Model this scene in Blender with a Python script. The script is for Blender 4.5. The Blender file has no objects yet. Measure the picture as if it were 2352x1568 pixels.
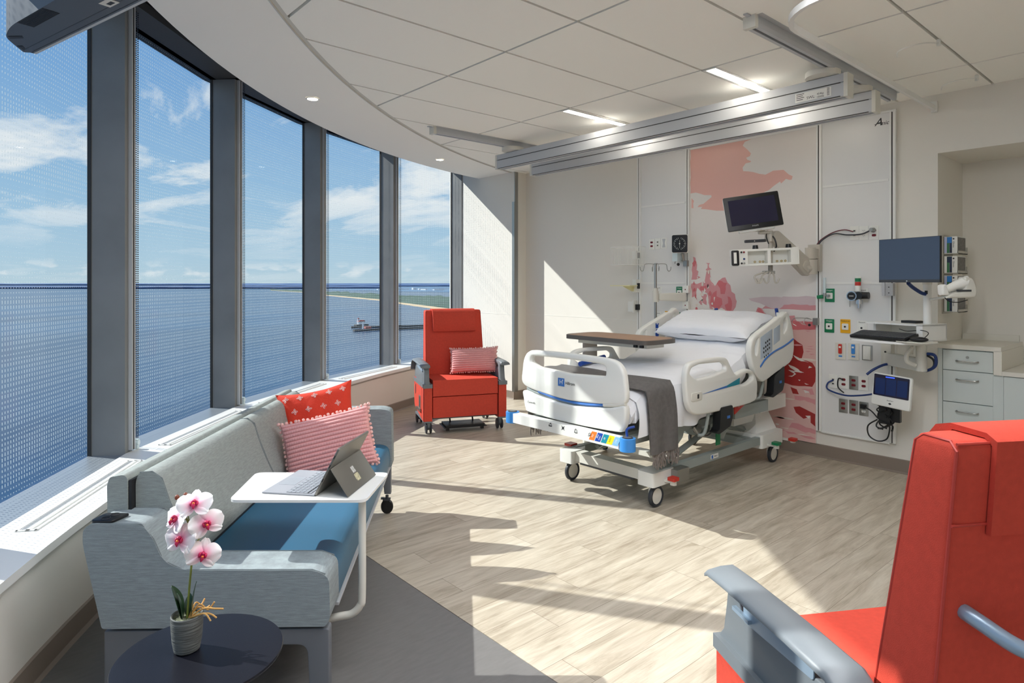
import bpy, bmesh, math, random
from mathutils import Vector, Matrix, noise as mnoise
S = bpy.context.scene
C = S.collection
R = math.radians
random.seed(7)

# ------------------------------------------------------------------ camera
cam_d = bpy.data.cameras.new('camera'); cam = bpy.data.objects.new('camera', cam_d); C.objects.link(cam)
cam_d.sensor_width = 36; cam_d.lens = 1461 / 2352 * 36
cam_d.shift_y = -134 / 2352
cam_d.clip_start = .05; cam_d.clip_end = 60000
cam.location = (0, 0, 1.5); cam.rotation_euler = (R(90), 0, R(-41.095))
S.camera = cam
S.view_settings.view_transform = 'Standard'; S.view_settings.look = 'None'
S.view_settings.gamma = 1; S.view_settings.use_curve_mapping = False
S.view_settings.exposure = 1.64
S.cycles.max_bounces = 10; S.cycles.diffuse_bounces = 6; S.cycles.glossy_bounces = 4
S.cycles.transparent_max_bounces = 16; S.cycles.transmission_bounces = 6
S.cycles.sample_clamp_indirect = 6
S.cycles.caustics_reflective = True; S.cycles.blur_glossy = 1.0; S.cycles.caustics_refractive = False
S.cycles.use_denoising = True

def lin(c):
    return tuple(((x / 255 + .055) / 1.055) ** 2.4 if x > 10 else x / 255 / 12.92 for x in c) + (1,)

# ------------------------------------------------------------------ sky
wd = bpy.data.worlds.new('sky'); S.world = wd; wd.use_nodes = True
nt = wd.node_tree; nt.nodes.clear(); N = nt.nodes.new; L = nt.links.new
def nd(nt, typ, **kw):
    n = nt.nodes.new(typ)
    for k, v in kw.items():
        if k.startswith('i_'): n.inputs[k[2:].replace('_', ' ')].default_value = v
        else: setattr(n, k, v)
    return n
def mth(nt, op, a, b=None, c=None, clamp=False):
    n = nt.nodes.new('ShaderNodeMath'); n.operation = op; n.use_clamp = clamp
    for i, v in enumerate((a, b, c)):
        if v is None: continue
        if isinstance(v, (int, float)): n.inputs[i].default_value = v
        else: nt.links.new(v, n.inputs[i])
    return n.outputs[0]
def ramp(nt, fac, stops, interp='LINEAR'):
    n = nt.nodes.new('ShaderNodeValToRGB'); n.color_ramp.interpolation = interp
    e = n.color_ramp.elements
    while len(e) > 1: e.remove(e[-1])
    e[0].position = stops[0][0]; e[0].color = stops[0][1]
    for p, c in stops[1:]:
        k = e.new(p); k.color = c
    nt.links.new(fac, n.inputs[0]); return n.outputs[0]
def g(v): return (v, v, v, 1)
tc = N('ShaderNodeTexCoord'); sx = N('ShaderNodeSeparateXYZ'); L(tc.outputs['Generated'], sx.inputs[0])
X_, Y_, Z_ = sx.outputs
skyc = ramp(nt, Z_, [(0, lin((186, 208, 220))), (.035, lin((176, 204, 222))), (.12, lin((156, 192, 221))), (.27, lin((124, 168, 214))), (.5, lin((92, 142, 204))), (1, lin((60, 110, 185)))])
zz = mth(nt, 'ADD', mth(nt, 'MAXIMUM', Z_, 0), .09)
cv = N('ShaderNodeCombineXYZ')
L(mth(nt, 'DIVIDE', X_, zz), cv.inputs[0]); L(mth(nt, 'DIVIDE', Y_, zz), cv.inputs[1])
mp = nd(nt, 'ShaderNodeMapping'); mp.inputs['Rotation'].default_value = (0, 0, R(-32)); mp.inputs['Scale'].default_value = (.85, .5, 1); mp.inputs['Location'].default_value = (1.7, .2, 0)
L(cv.outputs[0], mp.inputs[0])
n1 = nd(nt, 'ShaderNodeTexNoise', i_Scale=1.25, i_Detail=9.0, i_Roughness=.60, i_Distortion=.55); L(mp.outputs[0], n1.inputs[0])
n2 = nd(nt, 'ShaderNodeTexNoise', i_Scale=.33, i_Detail=2.0); L(mp.outputs[0], n2.inputs[0])
cl = mth(nt, 'ADD', n1.outputs[0], mth(nt, 'MULTIPLY', mth(nt, 'SUBTRACT', n2.outputs[0], .5), .55))
cm = ramp(nt, cl, [(.50, g(0)), (.56, g(.6)), (.63, g(.97))])
lowfade = ramp(nt, Z_, [(.05, g(.25)), (.13, g(1)), (.6, g(1))])
cmask = mth(nt, 'MULTIPLY', cm, lowfade)
# small cumulus just above the far shore
cv2 = N('ShaderNodeCombineXYZ')
at = mth(nt, 'ARCTAN2', X_, Y_)
L(mth(nt, 'MULTIPLY', at, 26), cv2.inputs[0]); L(mth(nt, 'MULTIPLY', Z_, 60), cv2.inputs[1])
n3 = nd(nt, 'ShaderNodeTexNoise', i_Scale=1.0, i_Detail=5.0); L(cv2.outputs[0], n3.inputs[0])
band = ramp(nt, Z_, [(.006, g(0)), (.014, g(1)), (.022, g(.6)), (.036, g(0))])
cm2 = mth(nt, 'MULTIPLY', ramp(nt, n3.outputs[0], [(.52, g(0)), (.62, g(.75))]), band)
cmask = mth(nt, 'MAXIMUM', cmask, cm2)
mx = nd(nt, 'ShaderNodeMix', data_type='RGBA'); L(cmask, mx.inputs[0]); L(skyc, mx.inputs[6]); mx.inputs[7].default_value = lin((236, 238, 240))
bg = N('ShaderNodeBackground'); L(mx.outputs[2], bg.inputs[0]); bg.inputs[1].default_value = .335
wo = N('ShaderNodeOutputWorld'); L(bg.outputs[0], wo.inputs[0])

# ------------------------------------------------------------------ sun
sd = bpy.data.lights.new('sun', 'SUN'); sd.energy = 2.3; sd.angle = R(.55); sd.color = (1, .975, .94)
sun = bpy.data.objects.new('sun', sd); C.objects.link(sun); sun.location = (-8, 12, 12)
_el = math.atan(.765); _a = Vector((.536 * math.cos(_el), -.844 * math.cos(_el), -math.sin(_el)))
sun.rotation_euler = _a.to_track_quat('-Z', 'Y').to_euler()

# ------------------------------------------------------------------ materials
MT = {}
def mat(name, rgb=(200, 200, 200), rough=.5, metal=0, bump=None, var=None, spec=.5, sheen=0, emit=None, coat=0, trans=0, subs=0):
    """var=(scale, amount, stretch) colour mottling; bump=(scale, strength, stretch)"""
    if name in MT: return MT[name]
    m = bpy.data.materials.new(name); m.use_nodes = True; t = m.node_tree
    b = t.nodes['Principled BSDF']; c = lin(rgb)
    b.inputs['Base Color'].default_value = c; b.inputs['Roughness'].default_value = rough
    b.inputs['Metallic'].default_value = metal; b.inputs['Specular IOR Level'].default_value = spec
    if sheen: b.inputs['Sheen Weight'].default_value = sheen
    if coat: b.inputs['Coat Weight'].default_value = coat
    if emit:
        b.inputs['Emission Color'].default_value = lin(emit[0]); b.inputs['Emission Strength'].default_value = emit[1]
    if bump or var:
        co = nd(t, 'ShaderNodeTexCoord').outputs['Object']
    for kind, v in (('var', var), ('bump', bump)):
        if not v: continue
        mpn = nd(t, 'ShaderNodeMapping'); st = v[2] if len(v) > 2 else (1, 1, 1)
        mpn.inputs['Scale'].default_value = st; t.links.new(co, mpn.inputs[0])
        nn = nd(t, 'ShaderNodeTexNoise', i_Scale=float(v[0]), i_Detail=5.0); t.links.new(mpn.outputs[0], nn.inputs[0])
        if kind == 'var':
            a = v[1]; lo = tuple(x * (1 - a) for x in c[:3]) + (1,); hi = tuple(min(1, x * (1 + a)) for x in c[:3]) + (1,)
            t.links.new(ramp(t, nn.outputs[0], [(.3, lo), (.7, hi)]), b.inputs['Base Color'])
        else:
            bn = nd(t, 'ShaderNodeBump', i_Strength=v[1], i_Distance=.004); t.links.new(nn.outputs[0], bn.inputs['Height'])
            t.links.new(bn.outputs[0], b.inputs['Normal'])
    MT[name] = m; return m

# ------------------------------------------------------------------ mesh builder
class B:
    def __init__(s, *mats): s.bm = bmesh.new(); s.mats = list(mats)
    def _fin(s, vs, fs, m, M, bev=0, seg=2, ang=30):
        if bev:
            es = set()
            for f in fs:
                for e in f.edges:
                    if len(e.link_faces) == 2 and e.calc_face_angle(0) > R(ang): es.add(e)
            r = bmesh.ops.bevel(s.bm, geom=list(es), offset=bev, segments=seg, profile=.5, affect='EDGES', clamp_overlap=True)
            allv = set(vs) | {v for v in r['verts']}; allf = set(f for f in fs if f.is_valid) | set(r['faces'])
            vs = [v for v in allv if v.is_valid]; fs = [f for f in allf if f.is_valid]
            vs = list({v for f in fs for v in f.verts})
        for f in fs: f.material_index = m
        if M is not None:
            for v in vs: v.co = M @ v.co
        return vs
    def box(s, x0, x1, y0, y1, z0, z1, m=0, bev=0, seg=2, M=None):
        V = [s.bm.verts.new(p) for p in ((x0, y0, z0), (x1, y0, z0), (x1, y1, z0), (x0, y1, z0), (x0, y0, z1), (x1, y0, z1), (x1, y1, z1), (x0, y1, z1))]
        F = [s.bm.faces.new([V[i] for i in f]) for f in ((3, 2, 1, 0), (4, 5, 6, 7), (0, 1, 5, 4), (1, 2, 6, 5), (2, 3, 7, 6), (3, 0, 4, 7))]
        return s._fin(V, F, m, M, bev, seg)
    def loft(s, rings, m=0, caps=True, closed=True, bev=0, M=None, cyc=False):
        RV = [[s.bm.verts.new(p) for p in r] for r in rings]; F = []
        n = len(RV[0]); k = n if closed else n - 1
        pairs = list(zip(RV, RV[1:])) + ([(RV[-1], RV[0])] if cyc else [])
        for a, b in pairs:
            for i in range(k):
                j = (i + 1) % n
                try: F.append(s.bm.faces.new((a[i], a[j], b[j], b[i])))
                except ValueError: pass
        if caps and closed and not cyc:
            F.append(s.bm.faces.new(RV[0][::-1])); F.append(s.bm.faces.new(RV[-1]))
        return s._fin([v for r in RV for v in r], F, m, M, bev)
    def prism(s, pts, z0, z1, m=0, bev=0, seg=2, M=None):
        V0 = [s.bm.verts.new((p[0], p[1], z0)) for p in pts]; V1 = [s.bm.verts.new((p[0], p[1], z1)) for p in pts]; n = len(pts)
        F = [s.bm.faces.new(V0[::-1]), s.bm.faces.new(V1)]
        for i in range(n): j = (i + 1) % n; F.append(s.bm.faces.new((V0[i], V0[j], V1[j], V1[i])))
        return s._fin(V0 + V1, F, m, M, bev, seg)
    def cyl(s, p0, p1, r, r2=None, n=16, m=0, bev=0, caps=True):
        p0 = Vector(p0); p1 = Vector(p1); d = p1 - p0; q = d.to_track_quat('Z', 'Y').to_matrix()
        r2 = r if r2 is None else r2
        rings = [[p + q @ Vector((rr * math.cos(2 * math.pi * i / n), rr * math.sin(2 * math.pi * i / n), 0)) for i in range(n)] for p, rr in ((p0, r), (p1, r2))]
        return s.loft(rings, m, caps, bev=bev)
    def tube(s, pts, r, n=10, m=0, sm=0, closed=False, sy=1):
        P = [Vector(p) for p in pts]
        if sm: P = catm(P, sm, closed)
        rings = []; up = None; k = len(P)
        for i, p in enumerate(P):
            a = P[i - 1] if (i or closed) else p; b = P[(i + 1) % k] if (i < k - 1 or closed) else p
            t = (b - a).normalized()
            if up is None: up = t.orthogonal().normalized() if abs(t.z) > .95 else (Vector((0, 0, 1)) - t * t.z).normalized()
            up = (up - t * up.dot(t)).normalized(); sd_ = t.cross(up)
            rr = r[i] if isinstance(r, (list, tuple)) else r
            rings.append([p + up * (rr * sy * math.sin(2 * math.pi * j / n)) + sd_ * (rr * math.cos(2 * math.pi * j / n)) for j in range(n)])
        return s.loft(rings, m, True, cyc=closed)
    def lathe(s, prof, n=24, m=0, M=None, caps=False):
        rings = [[(r * math.cos(2 * math.pi * i / n), r * math.sin(2 * math.pi * i / n), z) for i in range(n)] for r, z in prof]
        return s.loft(rings, m, caps, M=M)
    def ball(s, c, r, n=10, m=0, sc=(1, 1, 1)):
        k = max(4, n // 2)
        return s.lathe([(max(1e-4, r * math.sin(math.pi * i / k)), -r * math.cos(math.pi * i / k)) for i in range(k + 1)], n, m, Matrix.Translation(c) @ Matrix.Diagonal((*sc, 1)))
    def surf(s, fn, nu, nv, m=0, M=None, cu=False):
        rows = [[fn(i / nu, j / nv) for j in range(nv + 1)] for i in range(nu + (0 if cu else 1))]
        return s.loft(rows, m, False, False, M=M, cyc=cu)
    def poly(s, pts, m=0, M=None):
        V = [s.bm.verts.new(p) for p in pts]; f = s.bm.faces.new(V); return s._fin(V, [f], m, M)
    def mesh(s, me, M=None, m=0):
        n0 = len(s.bm.verts); f0 = len(s.bm.faces); s.bm.from_mesh(me); s.bm.verts.ensure_lookup_table(); s.bm.faces.ensure_lookup_table()
        for f in s.bm.faces[f0:]: f.material_index = m
        if M is not None:
            for v in s.bm.verts[n0:]: v.co = M @ v.co
        bpy.data.meshes.remove(me)
    def plate(s, outs, t, bev=0, m=0, M=None, res=3):
        """outlines (first outer, rest holes) in xy, thickness t centred on z=0, rounded edges"""
        cu = bpy.data.curves.new('outline', 'CURVE'); cu.dimensions = '2D'; cu.fill_mode = 'BOTH'
        for o in outs:
            sp = cu.splines.new('POLY'); sp.points.add(len(o) - 1); sp.use_cyclic_u = True
            for p, q in zip(sp.points, o): p.co = (q[0], q[1], 0, 1)
        cu.extrude = max(.0001, t / 2 - bev); cu.bevel_depth = bev; cu.bevel_resolution = res; cu.offset = -bev
        s.mesh(curve_mesh(cu), M, m)
    def text(s, txt, size, ext, M, m=0, align='CENTER', shear=0):
        cu = bpy.data.curves.new('lettering', 'FONT'); cu.body = txt; cu.size = size; cu.extrude = ext; cu.align_x = align; cu.align_y = 'CENTER'; cu.shear = shear; cu.resolution_u = 3
        s.mesh(curve_mesh(cu), M, m)
def curve_mesh(cu):
    o = bpy.data.objects.new('tmp', cu); C.objects.link(o)
    dg = bpy.context.evaluated_depsgraph_get(); dg.update()
    me = bpy.data.meshes.new_from_object(o.evaluated_get(dg)); bpy.data.objects.remove(o); bpy.data.curves.remove(cu)
    me.materials.clear(); return me
def catm(P, k, closed=False):
    P = [Vector(p) for p in P]; n = len(P); out = []
    for i in range(n if closed else n - 1):
        a = P[(i - 1) % n] if (i or closed) else P[0]; b = P[i]; c = P[(i + 1) % n]; d = P[(i + 2) % n] if (i < n - 2 or closed) else P[-1]
        for j in range(k):
            t = j / k; out.append(.5 * ((2 * b) + (c - a) * t + (2 * a - 5 * b + 4 * c - d) * t * t + (3 * b - a - 3 * c + d) * t ** 3))
    if not closed: out.append(P[-1])
    return out
def cat2(P, k=5): return [(v.x, v.y) for v in catm([(p[0], p[1], 0) for p in P], k, True)]
def rnd(P, r, k=4):
    """round the corners of a 2D polygon; r number or list"""
    out = []; n = len(P)
    for i in range(n):
        p = Vector(P[i][:2]); a = Vector(P[i - 1][:2]) - p; b = Vector(P[(i + 1) % n][:2]) - p
        rr = r[i] if isinstance(r, (list, tuple)) else r
        rr = min(rr, a.length * .48, b.length * .48)
        if rr < 1e-5: out.append(tuple(p)); continue
        A = p + a.normalized() * rr; D = p + b.normalized() * rr
        for j in range(k + 1):
            t = j / k; q = A * (1 - t) ** 2 + p * 2 * t * (1 - t) + D * t * t; out.append((q.x, q.y))
    return out
def rect(x0, x1, y0, y1, r=0, k=4):
    P = [(x0, y0), (x1, y0), (x1, y1), (x0, y1)]
    return rnd(P, r, k) if r else P
def frame(o, u, v):
    """matrix with local x->u, y->v, z->u x v at o"""
    u = Vector(u).normalized(); v = Vector(v); v = (v - u * v.dot(u)).normalized(); w = u.cross(v)
    M = Matrix((u, v, w)).transposed().to_4x4(); M.translation = Vector(o); return M
def T(x, y, z, rz=0, rx=0, ry=0): return Matrix.Translation((x, y, z)) @ Matrix.Rotation(rz, 4, 'Z') @ Matrix.Rotation(ry, 4, 'Y') @ Matrix.Rotation(rx, 4, 'X')
PX = Matrix(((0, 0, 1, 0), (1, 0, 0, 0), (0, 1, 0, 0), (0, 0, 0, 1)))   # xy -> YZ plane, normal +X
def onX(x, y=0, z=0): return Matrix.Translation((x, y, z)) @ PX
def wallM(y, z, x=5.6): return frame((x, y, z), (0, -1, 0), (0, 0, 1))   # faces -X, u towards -Y (rightwards in view)

W = {}
def tag(o, label=None, cat=None, group=None, kind=None):
    if label: o['label'] = label
    if cat: o['category'] = cat
    if group: o['group'] = group
    if kind: o['kind'] = kind
    return o
def thing(name, label, cat, loc=(0, 0, 0), rz=0, group=None):
    o = bpy.data.objects.new(name, None); C.objects.link(o); o.empty_display_size = .1
    o.location = loc; o.rotation_euler = (0, 0, rz); W[o] = T(*loc, rz)
    return tag(o, label, cat, group)
def obj(name, b, parent=None, local=False, sm=35, label=None, weld=True):
    """b: builder in world coordinates (or in the parent's when local)"""
    me = bpy.data.meshes.new(name)
    if weld: bmesh.ops.remove_doubles(b.bm, verts=b.bm.verts, dist=1e-5)
    bmesh.ops.recalc_face_normals(b.bm, faces=b.bm.faces)
    b.bm.to_mesh(me); b.bm.free()
    for mm in b.mats: me.materials.append(MT[mm] if isinstance(mm, str) else mm)
    if sm:
        me.polygons.foreach_set('use_smooth', [True] * len(me.polygons)); me.set_sharp_from_angle(angle=R(sm))
    o = bpy.data.objects.new(name, me); C.objects.link(o)
    if parent is not None:
        o.parent = parent
        if not local: me.transform(W[parent].inverted())
        W[o] = W[parent]
    else:
        if not local:   # put the origin at the base of the thing
            vs = me.vertices
            if len(vs):
                xs = [v.co for v in vs]; c = Vector(((min(v.x for v in xs) + max(v.x for v in xs)) / 2, (min(v.y for v in xs) + max(v.y for v in xs)) / 2, min(v.z for v in xs)))
                me.transform(Matrix.Translation(-c)); o.location = c; W[o] = Matrix.Translation(c)
        else: W[o] = Matrix()
    if label: o['label'] = label
    return o
def struct(name, b, parent=None, **k):
    o = obj(name, b, parent, **k)
    if parent is None: o['kind'] = 'structure'
    return o
def dup(root, loc=None, rz=None, label=None, group=None, M=None):
    r = root.copy(); C.objects.link(r)
    if loc is not None: r.location = loc
    if rz is not None: r.rotation_euler = (0, 0, rz)
    if label: r['label'] = label
    if group: r['group'] = group
    for ch in list(root.children):
        c = ch.copy(); C.objects.link(c); c.parent = r
        for gch in ch.children:
            d = gch.copy(); C.objects.link(d); d.parent = c
    W[r] = T(*r.location, r.rotation_euler[2])
    return r
def CW(l, d, z=0):
    """a point l metres to the right and d metres ahead of where the photographer stood"""
    return (.7536 * l + .6573 * d, -.6573 * l + .7536 * d, z)
YAW = R(-41.095)

# common materials
mat('white_paint', (232, 230, 222), .6, bump=(180, .05)); mat('wall_paint', (227, 223, 213), .65, bump=(160, .06))
mat('ceiling_tile', (249, 247, 239), .8, bump=(240, .12)); mat('ceiling_gypsum', (249, 246, 238), .75)
mat('grid_metal', (206, 204, 196), .5)
mat('mullion_metal', (136, 136, 134), .45, .1, var=(3, .1)); mat('dark_metal', (58, 57, 55), .6, 0)
mat('sill_metal', (150, 158, 165), .4, .5); mat('sill_white', (232, 232, 228), .35)
mat('arm_beige', (190, 184, 172), .45); mat('base_vinyl', (134, 121, 109), .5); mat('white_plastic', (232, 232, 226), .32); mat('off_white', (216, 214, 204), .4)
mat('grey_plastic', (120, 126, 130), .42); mat('black_plastic', (20, 21, 23), .4); mat('dark_grey', (58, 61, 66), .4)
mat('rubber', (44, 48, 54), .55); mat('chrome', (190, 192, 195), .22, 1); mat('steel', (165, 165, 160), .35, .9)
mat('alu', (190, 193, 196), .6, .15); mat('red_dark', (120, 10, 25), .4); mat('green_gas', (10, 120, 75), .35); mat('yellow_gas', (232, 172, 20), .35)
mat('blue_cable', (20, 50, 110), .5); mat('blue_plastic', (55, 130, 205), .35); mat('red_plastic', (190, 45, 30), .35)
mat('ink', (28, 28, 30), .5); mat('lamp_warm', (255, 240, 215), .5, emit=((255, 232, 200), 5.0)); mat('lamp_white', (255, 250, 240), .5, emit=((255, 246, 232), 11.0)); mat('lamp_fill', (255, 250, 240), .5, emit=((248, 250, 255), 28.0))
# ================================================================== the room
def circ(c, r, a): return (c[0] + r * math.cos(R(a)), c[1] + r * math.sin(R(a)))
GC, GR = (7.036, -.44), 8.106          # glass line
SC, SR = (7.142, -.593), 7.702         # outer edge of the plaster border
KC, KR = (7.884, -1.313), 8.761        # inner edge of the sill
TC, TR_ = (8.385, -2.435), 9.161       # ceiling trim
NODE = [101.9, 112.2, 122.3, 132.5, 142.8, 153.0, 163.2, 173.4, 183.6, 193.8]
SILL, HEAD, CEIL, XW = .495, 3.16, 2.94, 5.62

def clip(P, Q):
    """convex polygon P clipped by convex counter-clockwise Q"""
    for i in range(len(Q)):
        a, c = Q[i], Q[(i + 1) % len(Q)]; out = []
        def side(p): return (c[0] - a[0]) * (p[1] - a[1]) - (c[1] - a[1]) * (p[0] - a[0])
        for j in range(len(P)):
            p, q = P[j], P[(j + 1) % len(P)]; sp, sq = side(p), side(q)
            if sp >= 0: out.append(p)
            if (sp >= 0) != (sq >= 0): t = sp / (sp - sq); out.append((p[0] + (q[0] - p[0]) * t, p[1] + (q[1] - p[1]) * t))
        P = out
        if len(P) < 3: return []
    return P
# ---- floor
def floor_mat():
    m = bpy.data.materials.new('plank_vinyl'); m.use_nodes = True; t = m.node_tree; b = t.nodes['Principled BSDF']
    co = nd(t, 'ShaderNodeTexCoord').outputs['Object']; s_ = nd(t, 'ShaderNodeSeparateXYZ'); t.links.new(co, s_.inputs[0])
    x, y, _ = s_.outputs; W_, LN = .178, 1.22
    row = mth(t, 'FLOOR', mth(t, 'DIVIDE', y, W_))
    wn = nd(t, 'ShaderNodeTexWhiteNoise', noise_dimensions='1D'); t.links.new(row, wn.inputs['W'])
    xo = mth(t, 'ADD', mth(t, 'DIVIDE', x, LN), wn.outputs[0]); pl = mth(t, 'FLOOR', xo)
    idn = nd(t, 'ShaderNodeTexWhiteNoise', noise_dimensions='2D'); cb = nd(t, 'ShaderNodeCombineXYZ'); t.links.new(row, cb.inputs[0]); t.links.new(pl, cb.inputs[1]); t.links.new(cb.outputs[0], idn.inputs[0])
    fx = mth(t, 'FRACT', xo); fy = mth(t, 'FRACT', mth(t, 'DIVIDE', y, W_))
    seam = mth(t, 'MAXIMUM', mth(t, 'LESS_THAN', fy, .011), mth(t, 'LESS_THAN', fx, .0017))
    gv = nd(t, 'ShaderNodeCombineXYZ'); t.links.new(mth(t, 'ADD', mth(t, 'MULTIPLY', x, 1.0), mth(t, 'MULTIPLY', idn.outputs[0], 37)), gv.inputs[0]); t.links.new(mth(t, 'MULTIPLY', y, 7.0), gv.inputs[1]); t.links.new(mth(t, 'MULTIPLY', idn.outputs[0], 11), gv.inputs[2])
    gn = nd(t, 'ShaderNodeTexNoise', i_Scale=2.6, i_Detail=7.0, i_Roughness=.62, i_Distortion=.6); t.links.new(gv.outputs[0], gn.inputs[0])
    gv2 = nd(t, 'ShaderNodeMapping'); gv2.inputs['Scale'].default_value = (3, 90, 1); t.links.new(co, gv2.inputs[0])
    fn = nd(t, 'ShaderNodeTexNoise', i_Scale=2.0, i_Detail=3.0); t.links.new(gv2.outputs[0], fn.inputs[0])
    v = mth(t, 'ADD', mth(t, 'MULTIPLY', gn.outputs[0], .72), mth(t, 'MULTIPLY', fn.outputs[0], .20)); v = mth(t, 'ADD', v, mth(t, 'MULTIPLY', idn.outputs[0], .10))
    c = ramp(t, v, [(.33, lin((148, 136, 117))), (.47, lin((176, 165, 147))), (.58, lin((192, 182, 164))), (.72, lin((205, 196, 180)))])
    mxx = nd(t, 'ShaderNodeMix', data_type='RGBA'); t.links.new(seam, mxx.inputs[0]); t.links.new(c, mxx.inputs[6]); mxx.inputs[7].default_value = lin((120, 106, 90))
    t.links.new(mxx.outputs[2], b.inputs['Base Color']); b.inputs['Roughness'].default_value = .42; b.inputs['Specular IOR Level'].default_value = .35
    bp = nd(t, 'ShaderNodeBump', i_Strength=.08, i_Distance=.002); t.links.new(fn.outputs[0], bp.inputs['Height']); t.links.new(bp.outputs[0], b.inputs['Normal'])
    MT['plank_vinyl'] = m
floor_mat()
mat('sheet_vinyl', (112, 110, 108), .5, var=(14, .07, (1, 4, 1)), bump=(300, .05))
FP = [circ(GC, GR - .05, a) for a in range(100, 196, 3)] + [(6.6, -2.4), (6.6, 7.4)]
b = B('plank_vinyl'); b.prism(clip([(1.70, -2.4), (6.6, -2.4), (6.6, 8.2), (1.70, 8.2)], FP), -.1, 0); struct('floor', b, local=True, sm=0)
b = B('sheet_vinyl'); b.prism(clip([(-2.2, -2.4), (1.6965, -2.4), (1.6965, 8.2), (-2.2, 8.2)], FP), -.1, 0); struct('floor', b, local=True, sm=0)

# ---- head wall, alcove, other walls
b = B('wall_paint')
b.box(XW, XW + .2, 1.517, 7.6, 0, 3.5)
b.box(XW, XW + .8, -1.0, 1.517, 2.487, 3.5)            # over the alcove
b.box(XW + .2, XW + .8, 1.517, 1.7, 0, 3.5)            # alcove side
b.box(XW + .65, XW + .8, -1.0, 1.517, 0, 2.487)        # alcove back
b.box(XW, XW + .8, -2.4, -1.0, 0, 3.5)
struct('wall_right', b, local=True, sm=0)
b = B('wall_paint'); b.box(-2.3, 6.6, -2.5, -2.2, 0, 3.5); struct('wall_back', b, local=True, sm=0)
b = B('wall_paint', 'steel')
b.box(5.42, XW, 6.165, 7.6, 0, 3.5)
struct('wall_far', b, local=True, sm=0)
b = B('steel'); b.box(5.408, 5.425, 6.155, 6.20, .10, 2.55, bev=.003); b.box(5.415, 5.47, 6.153, 6.166, .10, CEIL, bev=.003); struct('trim_1', b)
b = B('white_paint'); b.box(5.4185, 5.421, 6.20, 7.02, 1.092, 1.096); b.box(5.6185, 5.621, 4.32, 6.165, 1.092, 1.096); struct('trim_2', b)
# baseboards (cove)
def base_run(bb, P, h=.105, t=.012):
    for (x0, y0), (x1, y1) in zip(P, P[1:]):
        d = Vector((x1 - x0, y1 - y0, 0)); n = Vector((-d.y, d.x, 0)).normalized()   # into the room is on the left of travel
        M = frame((x0, y0, 0), d, (0, 0, 1)); l = d.length
        prof = [(0, 0), (.022, 0), (.016, .004), (.012, .014), (t * .8, h - .006), (.004, h), (0, h)]
        r0 = [Vector((x0, y0, 0)) + n * a + Vector((0, 0, z)) for a, z in prof]; r1 = [p + d for p in r0]
        bb.loft([r0, r1])
b = B('base_vinyl'); base_run(b, [(XW, 1.517), (XW, 6.165), (5.42, 6.165), (5.42, 7.1)], .11); base_run(b, [(XW, -2.2), (XW, -1.0)]); struct('baseboard_right', b, sm=0)

# ---- curved sill, wall below it
KA = [107.5, 114.5, 121.5, 128.5, 135.5, 142.5, 149.5, 156.5, 163.5, 170.5, 177.5, 186]
def ring(c, r, As, z): return [(*circ(c, r, a), z) for a in As]
AS = [99 + i * 1.7 for i in range(60)]
def gl(a): return circ(GC, GR, a)
def glseg(a):
    """point on the straight-paned glass line at bearing a"""
    p = circ(GC, GR, a)
    for i in range(len(NODE) - 1):
        if NODE[i] <= a <= NODE[i + 1]:
            A, D = Vector(gl(NODE[i])), Vector(gl(NODE[i + 1])); v = Vector(p) - Vector(GC)
            dd = D - A; det = v.x * -dd.y + dd.x * v.y; w = A - Vector(GC)
            s_ = (w.x * -dd.y + dd.x * w.y) / det; q = Vector(GC) + v * s_; return (q.x, q.y)
    return p
SA = sorted(set([NODE[0]] + NODE[1:] + [99.5 + i * 2 for i in range(49)]))
SA = [a for a in SA if 101.9 <= a <= 193.8]
def inner(a):
    """sill inner edge point met going inwards from the glass at bearing a"""
    v = Vector((math.cos(R(a)), math.sin(R(a)))); o = Vector(GC) - Vector(KC)
    bq = o.dot(v); cq = o.dot(o) - KR * KR; t = -bq + math.sqrt(bq * bq - cq); q = Vector(GC) + v * t; return (q.x, q.y)
def shift(p, a, d): return (p[0] - math.cos(R(a)) * d, p[1] - math.sin(R(a)) * d)
b = B('sill_white', 'wall_paint', 'base_vinyl')
P0 = [shift(glseg(a), a, .215) for a in SA]; P1 = [inner(a) for a in SA]; P2 = [shift(p, a, -.03) for p, a in zip(P1, SA)]
b.loft([[(*p0, SILL - .06), (*p0, SILL), (p1[0], p1[1], SILL), (p1[0], p1[1], SILL - .034), (p2[0], p2[1], SILL - .034), (p2[0], p2[1], SILL - .06)] for p0, p1, p2 in zip(P0, P1, P2)], 0)
struct('window_sill', b, local=True, sm=20)
b = B('wall_paint')
b.loft([[(*shift(p, a, -.03), 0), (*shift(p, a, -.03), SILL - .04), (*shift(p, a, -.1), SILL - .04), (*shift(p, a, -.1), 0)] for p, a in zip(P1, SA)], 0)
struct('wall_left', b, local=True, sm=20)
b = B('base_vinyl')
b.loft([[(*shift(p, a, -.035), 0), (*shift(p, a, -.004), 0), (*shift(p, a, -.016), .014), (*shift(p, a, -.021), .095), (*shift(p, a, -.035), .105)] for p, a in zip(P1, SA)], 0)
struct('baseboard_left', b, local=True, sm=20)
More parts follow.
